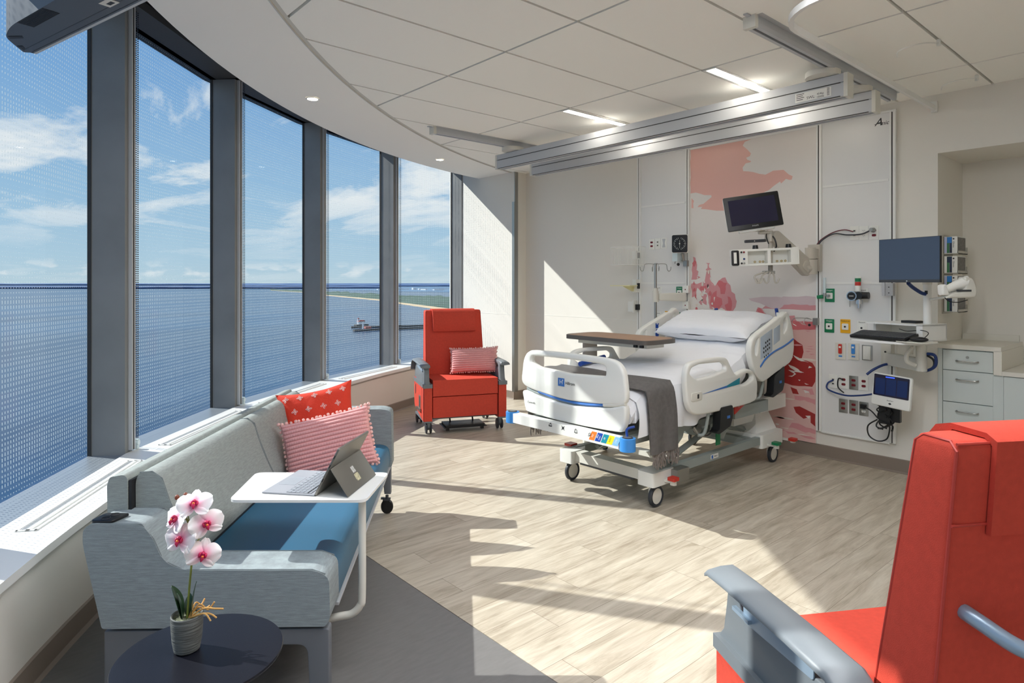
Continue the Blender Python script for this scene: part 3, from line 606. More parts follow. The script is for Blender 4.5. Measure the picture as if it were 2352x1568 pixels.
MUR = [
 (1, 0, [(3.669, 2.884), (3.406, 2.884), (3.168, 2.873), (2.977, 2.876), (3.015, 2.847), (3.08, 2.833), (3.102, 2.8), (3.054, 2.756), (3.019, 2.714), (3.028, 2.691), (3.067, 2.681), (3.054, 2.659), (3.015, 2.641), (3.028, 2.631), (3.071, 2.629), (3.102, 2.593), (3.097, 2.559), (2.994, 2.536), (2.876, 2.497), (2.803, 2.524), (2.707, 2.519), (2.659, 2.471), (2.624, 2.451), (2.632, 2.421), (2.656, 2.422), (2.683, 2.435), (2.73, 2.398), (2.738, 2.418), (2.795, 2.386), (2.843, 2.352), (3.045, 2.286), (3.168, 2.216), (3.295, 2.202), (3.378, 2.209), (3.55, 2.241), (3.536, 2.261), (3.589, 2.262), (3.57, 2.282), (3.521, 2.29), (3.43, 2.349), (3.435, 2.367), (3.511, 2.375), (3.609, 2.411), (3.669, 2.408)]),
 (1, 0, [(3.659, 2.36), (3.629, 2.33), (3.639, 2.301), (3.634, 2.257), (3.659, 2.259)]),
 (2, 0, [(3.042, 1.355), (3.0, 1.361), (2.904, 1.374), (2.773, 1.378), (2.725, 1.371), (2.709, 1.381), (2.585, 1.379), (2.504, 1.388), (2.422, 1.381), (2.422, 1.265), (2.422, 1.304), (2.688, 1.3), (2.741, 1.265), (2.784, 1.263), (2.849, 1.28), (2.932, 1.315), (3.017, 1.334)]),
 (3, 0, [(2.91, 1.265), (2.876, 1.292), (2.833, 1.275), (2.781, 1.263)]),
 (3, 0, [(2.749, 1.264), (2.715, 1.289), (2.704, 1.305), (2.657, 1.308), (2.626, 1.314), (2.554, 1.308), (2.494, 1.312), (2.474, 1.305), (2.422, 1.309), (2.422, 1.265), (2.615, 1.266), (2.678, 1.267)]),
 (3, 1, [(3.659, 1.495), (3.566, 1.501), (3.508, 1.518), (3.495, 1.575), (3.482, 1.631), (3.473, 1.648), (3.45, 1.614), (3.438, 1.552), (3.438, 1.518), (3.394, 1.472), (3.356, 1.517), (3.338, 1.534), (3.313, 1.551), (3.282, 1.556), (3.258, 1.506), (3.228, 1.479), (3.216, 1.418), (3.18, 1.396), (3.174, 1.353), (3.162, 1.326), (3.174, 1.271), (3.198, 1.237), (3.228, 1.208), (3.288, 1.212), (3.362, 1.231), (3.438, 1.246), (3.502, 1.261), (3.566, 1.288), (3.659, 1.332)]),
 (3, 1, [(3.659, 1.535), (3.656, 1.634), (3.649, 1.675), (3.632, 1.709), (3.639, 1.767), (3.612, 1.755), (3.606, 1.72), (3.593, 1.685), (3.599, 1.633), (3.56, 1.604), (3.593, 1.576), (3.553, 1.558), (3.606, 1.535)]),
 (3, 1, [(3.482, 1.609), (3.495, 1.637), (3.476, 1.648), (3.473, 1.688), (3.495, 1.7), (3.447, 1.696), (3.463, 1.682), (3.457, 1.654), (3.428, 1.636), (3.454, 1.631), (3.447, 1.586)]),
 (4, 1, [(3.375, 1.495), (3.35, 1.529), (3.313, 1.517), (3.301, 1.506), (3.264, 1.501), (3.276, 1.44), (3.288, 1.395), (3.331, 1.394), (3.338, 1.45)]),
 (4, 1, [(3.447, 1.308), (3.438, 1.37), (3.412, 1.405), (3.375, 1.428), (3.375, 1.371), (3.319, 1.35), (3.313, 1.294), (3.35, 1.249), (3.394, 1.253), (3.438, 1.274)]),
 (4, 1, [(3.288, 1.289), (3.252, 1.307), (3.258, 1.373), (3.228, 1.363), (3.21, 1.297), (3.216, 1.242), (3.252, 1.224), (3.276, 1.251)]),
 (4, 1, [(3.566, 1.449), (3.547, 1.472), (3.482, 1.478), (3.495, 1.432), (3.553, 1.426)]),
 (4, 1, [(3.649, 1.698), (3.626, 1.732), (3.599, 1.714), (3.612, 1.685), (3.626, 1.663), (3.639, 1.674)]),
 (0, 1, [(3.589, 1.455), (3.566, 1.432), (3.54, 1.409), (3.553, 1.38), (3.527, 1.346), (3.58, 1.305), (3.599, 1.368)]),
 (0, 1, [(3.508, 1.455), (3.495, 1.427), (3.521, 1.369), (3.573, 1.38), (3.54, 1.392)]),
 (0, 1, [(3.489, 1.41), (3.463, 1.336), (3.45, 1.246), (3.476, 1.256), (3.482, 1.347)]),
 (0, 1, [(3.659, 1.355), (3.612, 1.368), (3.58, 1.316), (3.547, 1.26), (3.599, 1.235), (3.632, 1.257)]),
 (0, 1, [(3.54, 1.312), (3.476, 1.279), (3.457, 1.24), (3.527, 1.255)]),
 (0, 1, [(3.419, 1.269), (3.362, 1.243), (3.313, 1.261), (3.288, 1.217), (3.35, 1.215), (3.412, 1.23)]),
 (0, 1, [(3.406, 1.36), (3.39, 1.366), (3.4, 1.315)]),
 (0, 1, [(3.438, 1.506), (3.381, 1.473), (3.419, 1.484)]),
 (0, 1, [(3.338, 1.26), (3.288, 1.245), (3.252, 1.207), (3.313, 1.222)]),
 (3, 1, [(3.659, 1.228), (3.599, 1.224), (3.502, 1.198), (3.387, 1.191), (3.313, 1.177), (3.228, 1.197), (3.133, 1.174), (3.115, 1.142), (3.192, 1.135), (3.313, 1.155), (3.375, 1.152), (3.502, 1.159), (3.534, 1.174), (3.646, 1.193)]),
 (4, 1, [(3.198, 1.171), (3.133, 1.163), (3.109, 1.139), (3.168, 1.137)]),
 (3, 1, [(3.08, 1.154), (3.045, 1.177), (3.011, 1.221), (2.971, 1.228), (2.949, 1.277), (2.91, 1.267), (2.887, 1.231), (2.86, 1.211), (2.849, 1.196), (2.805, 1.176), (2.795, 1.119), (2.904, 1.122), (2.988, 1.131), (3.063, 1.139)]),
 (4, 1, [(2.96, 1.255), (2.932, 1.272), (2.91, 1.252), (2.893, 1.226), (2.882, 1.184), (2.96, 1.197), (2.943, 1.229)]),
 (4, 0, [(3.051, 1.145), (3.017, 1.168), (2.904, 1.178), (2.805, 1.176), (2.73, 1.154), (2.688, 1.104), (2.534, 1.112), (2.422, 1.103), (2.422, 1.096), (2.849, 1.075), (2.96, 1.111)]),
 (3, 1, [(2.688, 1.197), (2.646, 1.209), (2.605, 1.213), (2.6, 1.185), (2.585, 1.165), (2.422, 1.17), (2.422, 1.148), (2.688, 1.125)]),
 (4, 0, [(2.795, 1.135), (2.662, 1.147), (2.626, 1.169), (2.585, 1.16), (2.534, 1.153), (2.422, 1.168), (2.422, 1.096), (2.795, 1.075)]),
 (5, 1, [(2.569, 1.161), (2.534, 1.148), (2.504, 1.131), (2.539, 1.137)]),
 (5, 0, [(3.249, 1.047), (2.417, 1.099), (2.417, 0.119), (2.45, 0.078), (3.249, 0.089)]),
 (6, 0, [(2.859, 1.034), (2.635, 1.026), (2.579, 0.982), (2.535, 0.957), (2.525, 0.897), (2.542, 0.834), (2.45, 0.808), (2.424, 0.77), (2.424, 0.649), (2.45, 0.599), (2.628, 0.591), (2.663, 0.6), (2.859, 0.641)]),
 (6, 0, [(2.642, 0.575), (2.586, 0.561), (2.566, 0.519), (2.621, 0.519)]),
 (6, 0, [(2.614, 0.402), (2.559, 0.414), (2.464, 0.38), (2.424, 0.366), (2.424, 0.259), (2.464, 0.286), (2.464, 0.34), (2.525, 0.31), (2.593, 0.354)]),
 (3, 1, [(2.628, 0.259), (2.573, 0.261), (2.504, 0.238), (2.417, 0.226), (2.417, 0.193), (2.538, 0.198), (2.656, 0.212)]),
 (3, 1, [(2.749, 0.196), (2.642, 0.173), (2.579, 0.163), (2.663, 0.155)]),
 (3, 1, [(2.559, 0.16), (2.504, 0.17), (2.417, 0.152), (2.471, 0.142)]),
 (0, 1, [(2.621, 0.865), (2.538, 0.827), (2.477, 0.806), (2.545, 0.813)]),
 (0, 1, [(2.663, 0.774), (2.607, 0.759), (2.542, 0.711), (2.614, 0.731)]),
 (0, 1, [(2.663, 0.726), (2.621, 0.723), (2.59, 0.695), (2.628, 0.667), (2.663, 0.67), (2.625, 0.678), (2.607, 0.697), (2.632, 0.708)]),
 (0, 1, [(2.477, 0.779), (2.45, 0.768), (2.484, 0.757)]),
 (0, 1, [(2.525, 0.562), (2.484, 0.567), (2.471, 0.549), (2.511, 0.537)]),
 (0, 1, [(2.518, 0.625), (2.477, 0.616), (2.504, 0.613)]),
 (0, 1, [(2.511, 0.339), (2.464, 0.347), (2.477, 0.317)]),
 (0, 1, [(2.573, 0.649), (2.552, 0.648), (2.559, 0.637)]),
 (3, 1, [(2.511, 1.085), (2.457, 1.081), (2.491, 1.076)]),
 (3, 1, [(2.525, 0.958), (2.431, 0.958), (2.491, 0.947)]),
 (3, 1, [(2.518, 0.931), (2.424, 0.925), (2.477, 0.924)]),
 (3, 1, [(2.511, 0.905), (2.45, 0.906), (2.491, 0.898)]),
 (3, 1, [(2.477, 0.884), (2.424, 0.885), (2.457, 0.876)]),
 (3, 1, [(2.545, 0.567), (2.45, 0.585), (2.431, 0.534), (2.464, 0.529), (2.477, 0.555)]),
 (3, 1, [(2.607, 0.504), (2.424, 0.494), (2.424, 0.447), (2.518, 0.475), (2.6, 0.47)]),
]
ARTM = ['art_base', 'art_pink', 'art_mauve', 'art_salmon', 'art_rose', 'art_blush', 'art_red', 'art_cream']
b = B(*ARTM); rs = random.Random(3); RC = [(2.42, .114), (3.674, .114), (3.674, 2.848), (2.42, 2.848)]
def art(P, ci, dx, j):
    P = jag(P, .03 if j else .05, .009 if j else .004, rs); P = clip(P, RC)
    if len(P) < 3: return
    cu = bpy.data.curves.new('shape', 'CURVE'); cu.dimensions = '2D'; cu.fill_mode = 'BOTH'; sp = cu.splines.new('POLY'); sp.points.add(len(P) - 1); sp.use_cyclic_u = True
    for a, q in zip(sp.points, P): a.co = (q[0], q[1], 0, 1)
    b.mesh(curve_mesh(cu), Matrix.Translation((CH + .0038 - dx, 0, 0)) @ Matrix(((0, 0, 1, 0), (1, 0, 0, 0), (0, 1, 0, 0), (0, 0, 0, 1))), ci)
for i, (c_, j_, P_) in enumerate(MUR): art(P_, c_, .00012 * (i + 1), j_)
def blob(cy, cz, w, h, n_, rs): return [(cy + w * math.cos(a) * rs.uniform(.6, 1.1), cz + h * math.sin(a) * rs.uniform(.6, 1.1)) for a in [2 * math.pi * k / n_ for k in range(n_)]]
nb = len(MUR) + 1
for k in range(60):        # broken reflections on the painted water
    y = rs.uniform(2.45, 3.65); z = rs.uniform(.15, 1.0); w = rs.uniform(.02, .11)
    art(blob(y, z, w, rs.uniform(.004, .011), 9, rs), rs.choice([0, 7, 7, 3, 7]), .00012 * nb, 0)
for k in range(34):        # flecks in the painted trees
    y = rs.uniform(3.42, 3.66); z = rs.uniform(1.2, 1.62); art(blob(y, z, rs.uniform(.006, .02), rs.uniform(.008, .03), 7, rs), rs.choice([0, 0, 4, 7]), .00012 * nb, 0)
obj('print', b, t, sm=0, weld=False)

# ---- outlets, plates, gas points: M faces the room (x right in view, y up, z out)
def plate_b(bb, M, w=.07, h=.114, m=0, t_=.005): bb.plate([rect(-w / 2, w / 2, -h / 2, h / 2, .004)], t_, .0015, m, M @ Matrix.Translation((0, 0, t_ / 2)), res=1)
def outlet(y, z, label, kind='red', group='electrical outlets on the head wall', x=CH + .002, metal=False):
    M = wallM(y, z, x); t = thing('wall_outlet' if kind != 'data' else 'data_outlet', label, 'outlet', (x, y, z - .057), 0, group)
    b = B('steel' if metal else 'white_plastic'); plate_b(b, M); obj('cover_plate', b, t)
    if kind in ('red', 'white'):
        for s_ in (-1, 1):
            b = B('red_dark' if kind == 'red' else 'white_plastic', 'ink'); b.plate([rnd([(-.016, -.010), (.016, -.010), (.016, .010), (-.016, .010)], .009)], .004, .001, 0, M @ Matrix.Translation((0, s_ * .020, .006)), res=1)
            for sx_ in (-.006, .006): b.box(sx_ - .001, sx_ + .001, s_ * .020 - .002, s_ * .020 + .005, .008, .0088, m=1, M=M)
            b.cyl(M @ Vector((0, s_ * .02 - .006, .008)), M @ Vector((0, s_ * .02 - .006, .0088)), .0018, n=8, m=1); obj('receptacle', b, t)
    else:
        b = B('off_white', 'ink')
        for s_ in (-1, 1): b.box(-.012, .012, s_ * .018 - .009, s_ * .018 + .009, .005, .008, M=M); b.box(-.007, .007, s_ * .018 - .005, s_ * .018 + .005, .008, .0085, m=1, M=M)
        obj('port', b, t, sm=0)
    return t
outlet(4.144, 1.915, 'red duplex outlet at the left of three plates on the left panel', 'red')
outlet(4.066, 1.917, 'white data outlet between a red outlet and a switch plate', 'data')
t = thing('switch_plate', 'white plate with curved metal insert beside the data outlet on the left panel', 'switch', (CH, 3.988, 1.86)); M = wallM(3.988, 1.92, CH + .002)
b = B('white_plastic'); plate_b(b, M); obj('cover_plate', b, t); b = B('alu'); b.plate([[(-.02, -.045), (.02, -.045), (.010, 0), (.02, .045), (-.02, .045), (-.010, 0)]], .003, .001, 0, M @ Matrix.Translation((0, 0, .006)), res=1); obj('insert', b, t)
outlet(2.104, 1.914, 'blank looking data outlet with cables plugged in, high on the right panel', 'data')
outlet(2.033, 1.910, 'white duplex outlet between two plates high on the right panel', 'white')
outlet(1.955, 1.908, 'red duplex outlet with a grey plug, high on the right panel', 'red')
outlet(2.274, .667, 'cream data outlet with a blue cable, left end of the four plate row', 'data')
outlet(2.190, .673, 'red duplex outlet with a black plug in the four plate row', 'red')
outlet(2.111, .675, 'steel red duplex outlet, third of the four plate row', 'red', metal=True)
outlet(2.033, .677, 'red duplex outlet on a white plate next to the tablet', 'red')
outlet(2.193, .472, 'steel red duplex outlet at the left of the lowest row', 'red', metal=True)
outlet(2.111, .473, 'steel red duplex outlet in the middle of the lowest row', 'red', metal=True)
outlet(2.033, .470, 'white outlet with a black plug, right end of the lowest row', 'white', metal=True)
def gas(y, z, col, label, word):
    M = wallM(y, z, CH + .002); t = thing('gas_outlet', label, 'gas outlet', (CH, y, z - .05), 0, 'medical gas outlets on the head wall')
    b = B(col); plate_b(b, M, .08, .115); obj('cover_plate', b, t)
    b = B('white_plastic'); b.plate([rect(-.026, .026, -.026, .026, .008)], .008, .002, 0, M @ Matrix.Translation((0, -.004, .008)), res=2); obj('face', b, t)
    b = B('ink'); b.cyl(M @ Vector((0, -.004, .012)), M @ Vector((0, -.004, .016)), .008); obj('port', b, t)
    b = B('ink' if col != 'green_gas' else 'white_plastic'); b.text(word, .016, .0002, M @ Matrix.Translation((0, .042, .0055))); obj('lettering', b, t, sm=0)
gas(4.06, 1.408, 'white_plastic', 'white vacuum point beside the pole arm, upper left panel', 'Vacuum'); gas(4.06, 1.14, 'white_plastic', 'white vacuum point low on the left panel, just left of the far bed rail', 'Vacuum')
gas(3.796, 1.406, 'green_gas', 'green oxygen point above the pole arm on the left panel', 'Oxygen'); gas(3.796, 1.142, 'green_gas', 'green oxygen point seen through the far bed rail', 'Oxygen'); gas(3.935, 1.150, 'yellow_gas', 'yellow medical air point mostly hidden behind the far bed rail', 'Medical Air')
gas(2.303, 1.396, 'green_gas', 'green oxygen point holding a flow meter on the right panel', 'Oxygen'); gas(2.306, 1.137, 'green_gas', 'bare green oxygen point right of the raised bed rail', 'Oxygen')
gas(2.176, 1.14, 'yellow_gas', 'bright yellow medical air point on the right panel', 'Medical Air'); gas(2.047, 1.136, 'white_plastic', 'white vacuum point partly behind the computer shelf', 'Vacuum'); gas(2.04, 1.40, 'white_plastic', 'white vacuum point holding the chrome suction regulator', 'Vacuum')
for y, z, c1, lb in ((2.214, .929, 'red_plastic', 'grey wall plate with red emergency pull switch'), (2.111, .934, 'blue_plastic', 'grey wall plate with blue staff pull switch')):
    M = wallM(y, z, CH + .002); t = thing('call_switch', lb, 'call switch', (CH, y, z - .07), 0, 'nurse call switches on the right panel')
    b = B('off_white'); plate_b(b, M, .085, .14, t_=.008); obj('cover_plate', b, t)
    b = B(c1, 'white_plastic'); b.plate([rect(-.014, .014, -.035, .045, .006)], .012, .003, 0, M @ Matrix.Translation((0, .015, .014)), res=2); b.box(-.008, .008, .028, .042, .0200, .0206, m=1, M=M); obj('switch', b, t)
    b = B('blue_plastic'); b.box(-.014, .014, -.048, -.036, .008, .0095, M=M); obj('call_light', b, t, sm=0)
t = thing('switch_plate', 'white rocker plate in a steel frame right of the blue call switch', 'switch', (CH, 2.007, .87)); M = wallM(2.007, .932, CH + .002)
b = B('steel'); plate_b(b, M, .08, .125); obj('cover_plate', b, t)
b = B('white_plastic'); b.surf(lambda u, v: ((u - .5) * .056, (v - .5) * .11, .006 + .010 * (2 * u - 1) ** 2), 10, 4, M=M); b.box(-.028, .028, -.055, .055, .004, .0062, M=M); obj('rocker', b, t)

# flow meter and suction regulator
def P_(M, x, y, z): return M @ Vector((x, y, z))
M = wallM(2.303, 1.396, CH + .002); t = thing('flow_meter', 'clear oxygen flow meter with green knob on the green gas point', 'flow meter', (CH, 2.303, 1.37))
b = B('steel'); b.cyl(P_(M, 0, -.004, .017), P_(M, 0, -.004, .06), .011); b.cyl(P_(M, -.018, -.006, .06), P_(M, -.018, .02, .06), .014); obj('body', b, t)
b = B('green_gas'); b.cyl(P_(M, -.030, -.01, .062), P_(M, -.075, -.016, .072), .017, .015, bev=.003); obj('knob', b, t)
mat('clear_plastic', (205, 220, 222), .15); b = B('clear_plastic'); b.cyl(P_(M, -.018, .02, .06), P_(M, -.018, .15, .06), .011); obj('tube', b, t)
M = wallM(2.045, 1.405, CH + .002); t = thing('suction_regulator', 'chrome suction regulator with dial gauge on the right panel', 'regulator', (CH, 2.045, 1.35))
b = B('black_plastic'); b.cyl(P_(M, .005, -.005, .016), P_(M, .005, -.005, .10), .030, bev=.004); b.cyl(P_(M, .005, -.005, .07), P_(M, .075, -.005, .07), .028, bev=.005); obj('body', b, t)
b = B('chrome', 'ink', 'white_plastic'); b.cyl(P_(M, -.045, -.01, .05), P_(M, -.045, -.01, .105), .040, bev=.005); b.cyl(P_(M, -.045, -.01, .105), P_(M, -.045, -.01, .107), .032, m=1); b.box(-.062, -.028, -.012, -.008, .107, .1075, m=2, M=M); obj('gauge', b, t)
b = B('white_plastic'); b.cyl(P_(M, -.008, .03, .07), P_(M, -.008, .15, .07), .022, bev=.004); obj('indicator', b, t)
b = B('red_plastic', 'green_gas'); b.cyl(P_(M, -.008, .075, .07), P_(M, -.008, .105, .07), .0226); b.cyl(P_(M, -.008, .106, .07), P_(M, -.008, .135, .07), .0226, m=1); obj('scale_band', b, t)
b = B('chrome'); b.cyl(P_(M, .0, -.04, .07), P_(M, .0, -.075, .07), .028, bev=.003); b.cyl(P_(M, .0, -.075, .07), P_(M, .0, -.11, .07), .012); obj('outlet_fitting', b, t)
b = B('steel'); b.cyl(P_(M, -.07, -.045, .07), P_(M, -.07, -.10, .07), .003); b.cyl(P_(M, -.07, -.03, .066), P_(M, -.07, -.03, .074), .014); obj('key', b, t)

# ---- things clamped on the channels
def clampb(bb, y, z, m=0, s=.022): bb.box(CH - .05, CH - .012, y - s, y + s, z - .03, z + .03, m=m, bev=.004)
t = thing('blood_pressure_gauge', 'square black dial blood pressure gauge clamped left of the mural', 'gauge', (5.50, 3.69, 1.80))
M = frame((5.46, 3.70, 1.895), (.35, -.94, 0), (0, 0, 1)); b = B('white_plastic'); b.plate([rect(-.082, .082, -.092, .092, .02)], .03, .006, 0, M @ Matrix.Translation((0, 0, -.012)), res=2); obj('housing', b, t)
b = B('black_plastic', 'white_plastic'); b.plate([rect(-.078, .078, -.088, .088, .018)], .006, .002, 0, M @ Matrix.Translation((0, 0, .006)), res=2)
for k in range(24):
    if k in (0, 12): continue
    a = 2 * math.pi * k / 24; r0 = .052 if k % 2 else .045; b.box(-.0016, .0016, r0, .062, .009, .0096, m=1, M=M @ Matrix.Rotation(a, 4, 'Z'))
b.box(-.001, .001, -.045, .035, .009, .0098, m=1, M=M); b.cyl(P_(M, 0, 0, .009), P_(M, 0, 0, .012), .006, m=1); obj('dial', b, t)
b = B('clear_plastic'); b.box(5.475, 5.59, 3.74, 3.80, 1.72, 1.90, bev=.006); obj('cuff_basket', b, t)
b = B('steel', 'black_plastic'); clampb(b, 3.70, 1.70); b.cyl((5.53, 3.70, 1.73), (5.50, 3.70, 1.80), .012); b.tube([(5.55, 3.72, 1.72), (5.52, 3.78, 1.74), (5.52, 3.80, 1.70)], .004, sm=5); b.ball((5.52, 3.76, 1.69), .016, m=1); obj('clamp', b, t)
t = thing('wire_basket', 'white wire basket clamped on the left edge of the left panel', 'basket', (5.42, 4.31, 1.69))
b = B('white_plastic'); y0, y1, x0, x1, z0, z1 = 4.17, 4.46, 5.30, 5.52, 1.695, 1.885
for z in (z0, z1): b.tube([(x0, y0, z), (x0, y1, z), (x1, y1, z), (x1, y0, z)], .0035, 6, closed=True)
for k in range(19): y = y0 + (y1 - y0) * k / 18; b.tube([(x0, y, z1), (x0, y, z0), (x1, y, z0), (x1, y, z1)], .0016, 5)
for k in range(1, 11): x = x0 + (x1 - x0) * k / 11; b.tube([(x, y0, z1), (x, y0, z0), (x, y1, z0), (x, y1, z1)], .0016, 5)
obj('wire_cage', b, t); b = B('white_plastic', 'black_plastic'); b.box(x1, CH - .012, 4.295, 4.34, 1.76, 1.85, bev=.004); clampb(b, 4.31, 1.80, 1, .018); obj('bracket', b, t)
mat('pale_yellow', (232, 226, 178), .4); t = thing('channel_shelf', 'small pale yellow angled shelf clamped low on the left channel', 'shelf', (5.45, 4.33, 1.43))
b = B('pale_yellow'); b.prism([(5.30, 4.47), (5.30, 4.20), (5.53, 4.28), (5.53, 4.36)], 1.468, 1.478, bev=.002); b.loft([[(5.34, 4.33, 1.468), (5.34, 4.335, 1.468), (5.54, 4.335, 1.468), (5.54, 4.33, 1.468)], [(5.50, 4.33, 1.41), (5.50, 4.335, 1.41), (5.54, 4.335, 1.41), (5.54, 4.33, 1.41)]]); obj('shelf', b, t, sm=0)
b = B('white_plastic', 'black_plastic'); b.box(5.53, CH - .012, 4.30, 4.35, 1.40, 1.54, bev=.003); clampb(b, 4.31, 1.47, 1, .018); obj('bracket', b, t)
t = thing('channel_bracket', 'small white bracket clamped on the left channel below the yellow shelf', 'bracket', (5.55, 4.33, 1.18))
b = B('white_plastic', 'black_plastic'); b.box(5.52, CH - .012, 4.325, 4.345, 1.18, 1.31, bev=.003); clampb(b, 4.31, 1.24, 1, .018); b.box(5.515, 5.525, 4.33, 4.40, 1.19, 1.30, bev=.002); obj('bracket', b, t, sm=0)
# pole with hooks on a swing arm
t = thing('infusion_pole', 'slim grey infusion pole with curved hooks on a white swing arm', 'pole', (5.34, 3.93, .95)); px, py = 5.31, 3.885
b = B('steel'); b.cyl((px, py, .95), (px, py, 1.70), .014); obj('pole', b, t)
b = B('off_white'); d = Vector((px - 5.56, py - 3.70, 0)); M = frame((5.56, 3.70, 1.36), d, (0, 0, 1)); b.plate([rnd([(0, -.045), (d.length - .03, -.035), (d.length - .03, .035), (0, .045)], .02)], .05, .008, 0, M); b.cyl((px, py, 1.31), (px, py, 1.42), .032, bev=.004); b.cyl((px, py, 1.40), (px, py, 1.45), .026, bev=.003); obj('swing_arm', b, t)
for z in (1.40, 1.24): b = B('white_plastic', 'red_dark'); b.box(5.555, CH - .012, 3.665, 3.735, z, z + .075, bev=.003); b.cyl((5.553, 3.70, z + .035), (5.556, 3.70, z + .035), .006, m=1); obj('mount', b, t)
for k in range(4):
    a = R(-41 + 90 * k); c, s_ = math.cos(a), math.sin(a); b = B('steel')
    b.tube([(px + c * r, py + s_ * r, z) for r, z in ((.0, 1.69), (.06, 1.695), (.105, 1.69), (.115, 1.665), (.12, 1.635), (.135, 1.62), (.152, 1.635), (.156, 1.665))], .0035, 7, sm=4); obj('hook', b, t)
t = thing('pair_of_hooks', 'small wire hook clamp on the channel right of the mural at rail height', 'hook', (5.53, 2.41, 1.12))
b = B('steel', 'black_plastic'); clampb(b, 2.405, 1.17, 0, .02); b.tube([(5.54, 2.43, 1.19), (5.50, 2.50, 1.20), (5.48, 2.56, 1.19), (5.48, 2.57, 1.15), (5.49, 2.54, 1.13)], .003, 6, sm=4); b.tube([(5.53, 2.43, 1.19), (5.52, 2.47, 1.20), (5.50, 2.48, 1.16), (5.50, 2.46, 1.14)], .003, 6, sm=4); b.ball((5.52, 2.44, 1.14), .012, m=1); obj('hook', b, t)

# ---- patient monitor on its wall arm
t = thing('patient_monitor', 'tilted dark patient monitor with violet reflections in front of the mural', 'monitor', (4.90, 2.58, 1.9)); CM = Vector((4.885, 2.615, 2.083))
rgt = Vector(CW(1, 0)); fwd = Vector(CW(0, 1)); up = Vector((0, 0, 1))
u = (rgt * .99 + up * .135 - fwd * .10).normalized(); v = (up * .98 - rgt * .165 + fwd * .13); M = frame(CM, u, v)
b = B('white_plastic'); b.plate([rect(-.222, .222, -.142, .142, .012)], .03, .006, 0, M @ Matrix.Translation((.004, .0, -.018)), res=2); b.plate([rect(-.15, .15, -.11, .11, .02)], .04, .01, 0, M @ Matrix.Translation((0, 0, -.04))); b.box(-.13, .15, -.158, -.138, -.05, -.008, bev=.004, M=M); obj('housing', b, t)
b = B('black_plastic'); b.plate([rect(-.22, .22, -.142, .142, .012)], .008, .002, 0, M, res=1); obj('bezel', b, t)
b = B('screen_off'); b.box(-.185, .185, -.10, .112, .004, .0047, M=M); obj('screen', b, t, sm=0)
b = B('alu'); b.text('PHILIPS', .016, .0002, M @ Matrix.Translation((0, -.118, .0046))); obj('lettering', b, t, sm=0)
ax, ay = 5.03, 2.54
t = thing('monitor_arm', 'jointed grey wall arm that carries the patient monitor and module rack', 'monitor arm', (5.3, 2.41, 1.55))
b = B('arm_beige'); b.box(CH - .06, CH - .012, 2.36, 2.46, 1.60, 1.83, bev=.01); obj('wall_mount', b, t)
b = B('arm_beige'); b.cyl((5.47, 2.41, 1.575), (5.47, 2.41, 1.70), .055, bev=.008); b.cyl((5.47, 2.41, 1.705), (5.47, 2.41, 1.80), .042, bev=.008); b.box(5.47, 5.56, 2.37, 2.45, 1.71, 1.79, bev=.01); obj('swivel', b, t)
A_ = Vector((5.40, 2.43, 1.645)); E_ = Vector((5.08, 2.52, 1.87)); d = E_ - A_; M = frame(A_, d, up)
b = B('arm_beige', 'ink'); b.plate([rnd([(-.075, -.075), (d.length + .055, -.055), (d.length + .055, .055), (-.075, .075)], .06, 6)], .055, .008, 0, M); b.plate([rect(-.045, .045, -.045, .045, .044, 8)], .066, .004, 0, M); b.cyl(M @ Vector((0, 0, .033)), M @ Vector((0, 0, .035)), .006, m=1); b.cyl(M @ Vector((d.length, 0, .028)), M @ Vector((d.length, 0, .030)), .005, m=1); b.cyl(A_ + Vector((.0, -.0, -.03)), Vector((5.47, 2.41, 1.63)), .045); obj('spring_arm', b, t)
b = B('arm_beige', 'black_plastic'); b.box(-.05, .02, -.03, .03, -.03, .03, bev=.006, M=Matrix.Translation(E_ + Vector((-.04, .02, .0)))); b.cyl((ax, ay, 1.60), (ax, ay, 1.93), .018); b.cyl((4.95, 2.60, 1.915), (ax, ay, 1.915), .016); b.box(4.90, 4.98, 2.56, 2.66, 1.925, 1.935, bev=.002)
b.tube([(ax, ay, 1.90), (ax - .03, ay - .05, 1.86), (ax - .02, ay - .06, 1.80), (ax, ay - .03, 1.76)], .006, m=1, sm=5); b.tube([(ax - .01, ay + .02, 1.93), (ax - .05, ay + .01, 1.88), (ax - .05, ay - .01, 1.82)], .005, m=1, sm=5); obj('post', b, t)
b = B('dark_grey', 'white_plastic'); M = frame((4.93, 2.62, 1.845), rgt * .98 + up * .05, up); b.plate([rect(-.085, .085, -.012, .012, .008)], .03, .004, 0, M); b.cyl(M @ Vector((-.01, 0, .015)), M @ Vector((-.01, 0, .016)), .004, m=1); obj('handle', b, t)
t = thing('module_rack', 'white two bay module rack with socket dots below the patient monitor', 'module rack', (4.95, 2.58, 1.63)); M = frame((4.965, 2.565, 1.712), rgt * .985 - fwd * .12 + up * .035, up)
b = B('white_plastic')   # shell with two open bays
b.plate([rect(-.255, .255, -.068, .068, .006), rect(-.135, .02, -.052, .05, .004), rect(.045, .20, -.052, .05, .004)], .09, .002, 0, M); b.box(-.255, .255, -.066, .066, -.06, -.042, M=M); b.box(.225, .265, -.066, .072, -.06, .04, bev=.003, M=M); obj('housing', b, t)
b = B('black_plastic', 'white_plastic'); b.plate([rect(-.265, -.205, -.062, .062, .012)], .012, .003, 0, M @ Matrix.Translation((0, 0, .05)), res=2); b.box(-.248, -.225, -.045, .045, .056, .0575, m=1, M=M); obj('display', b, t)
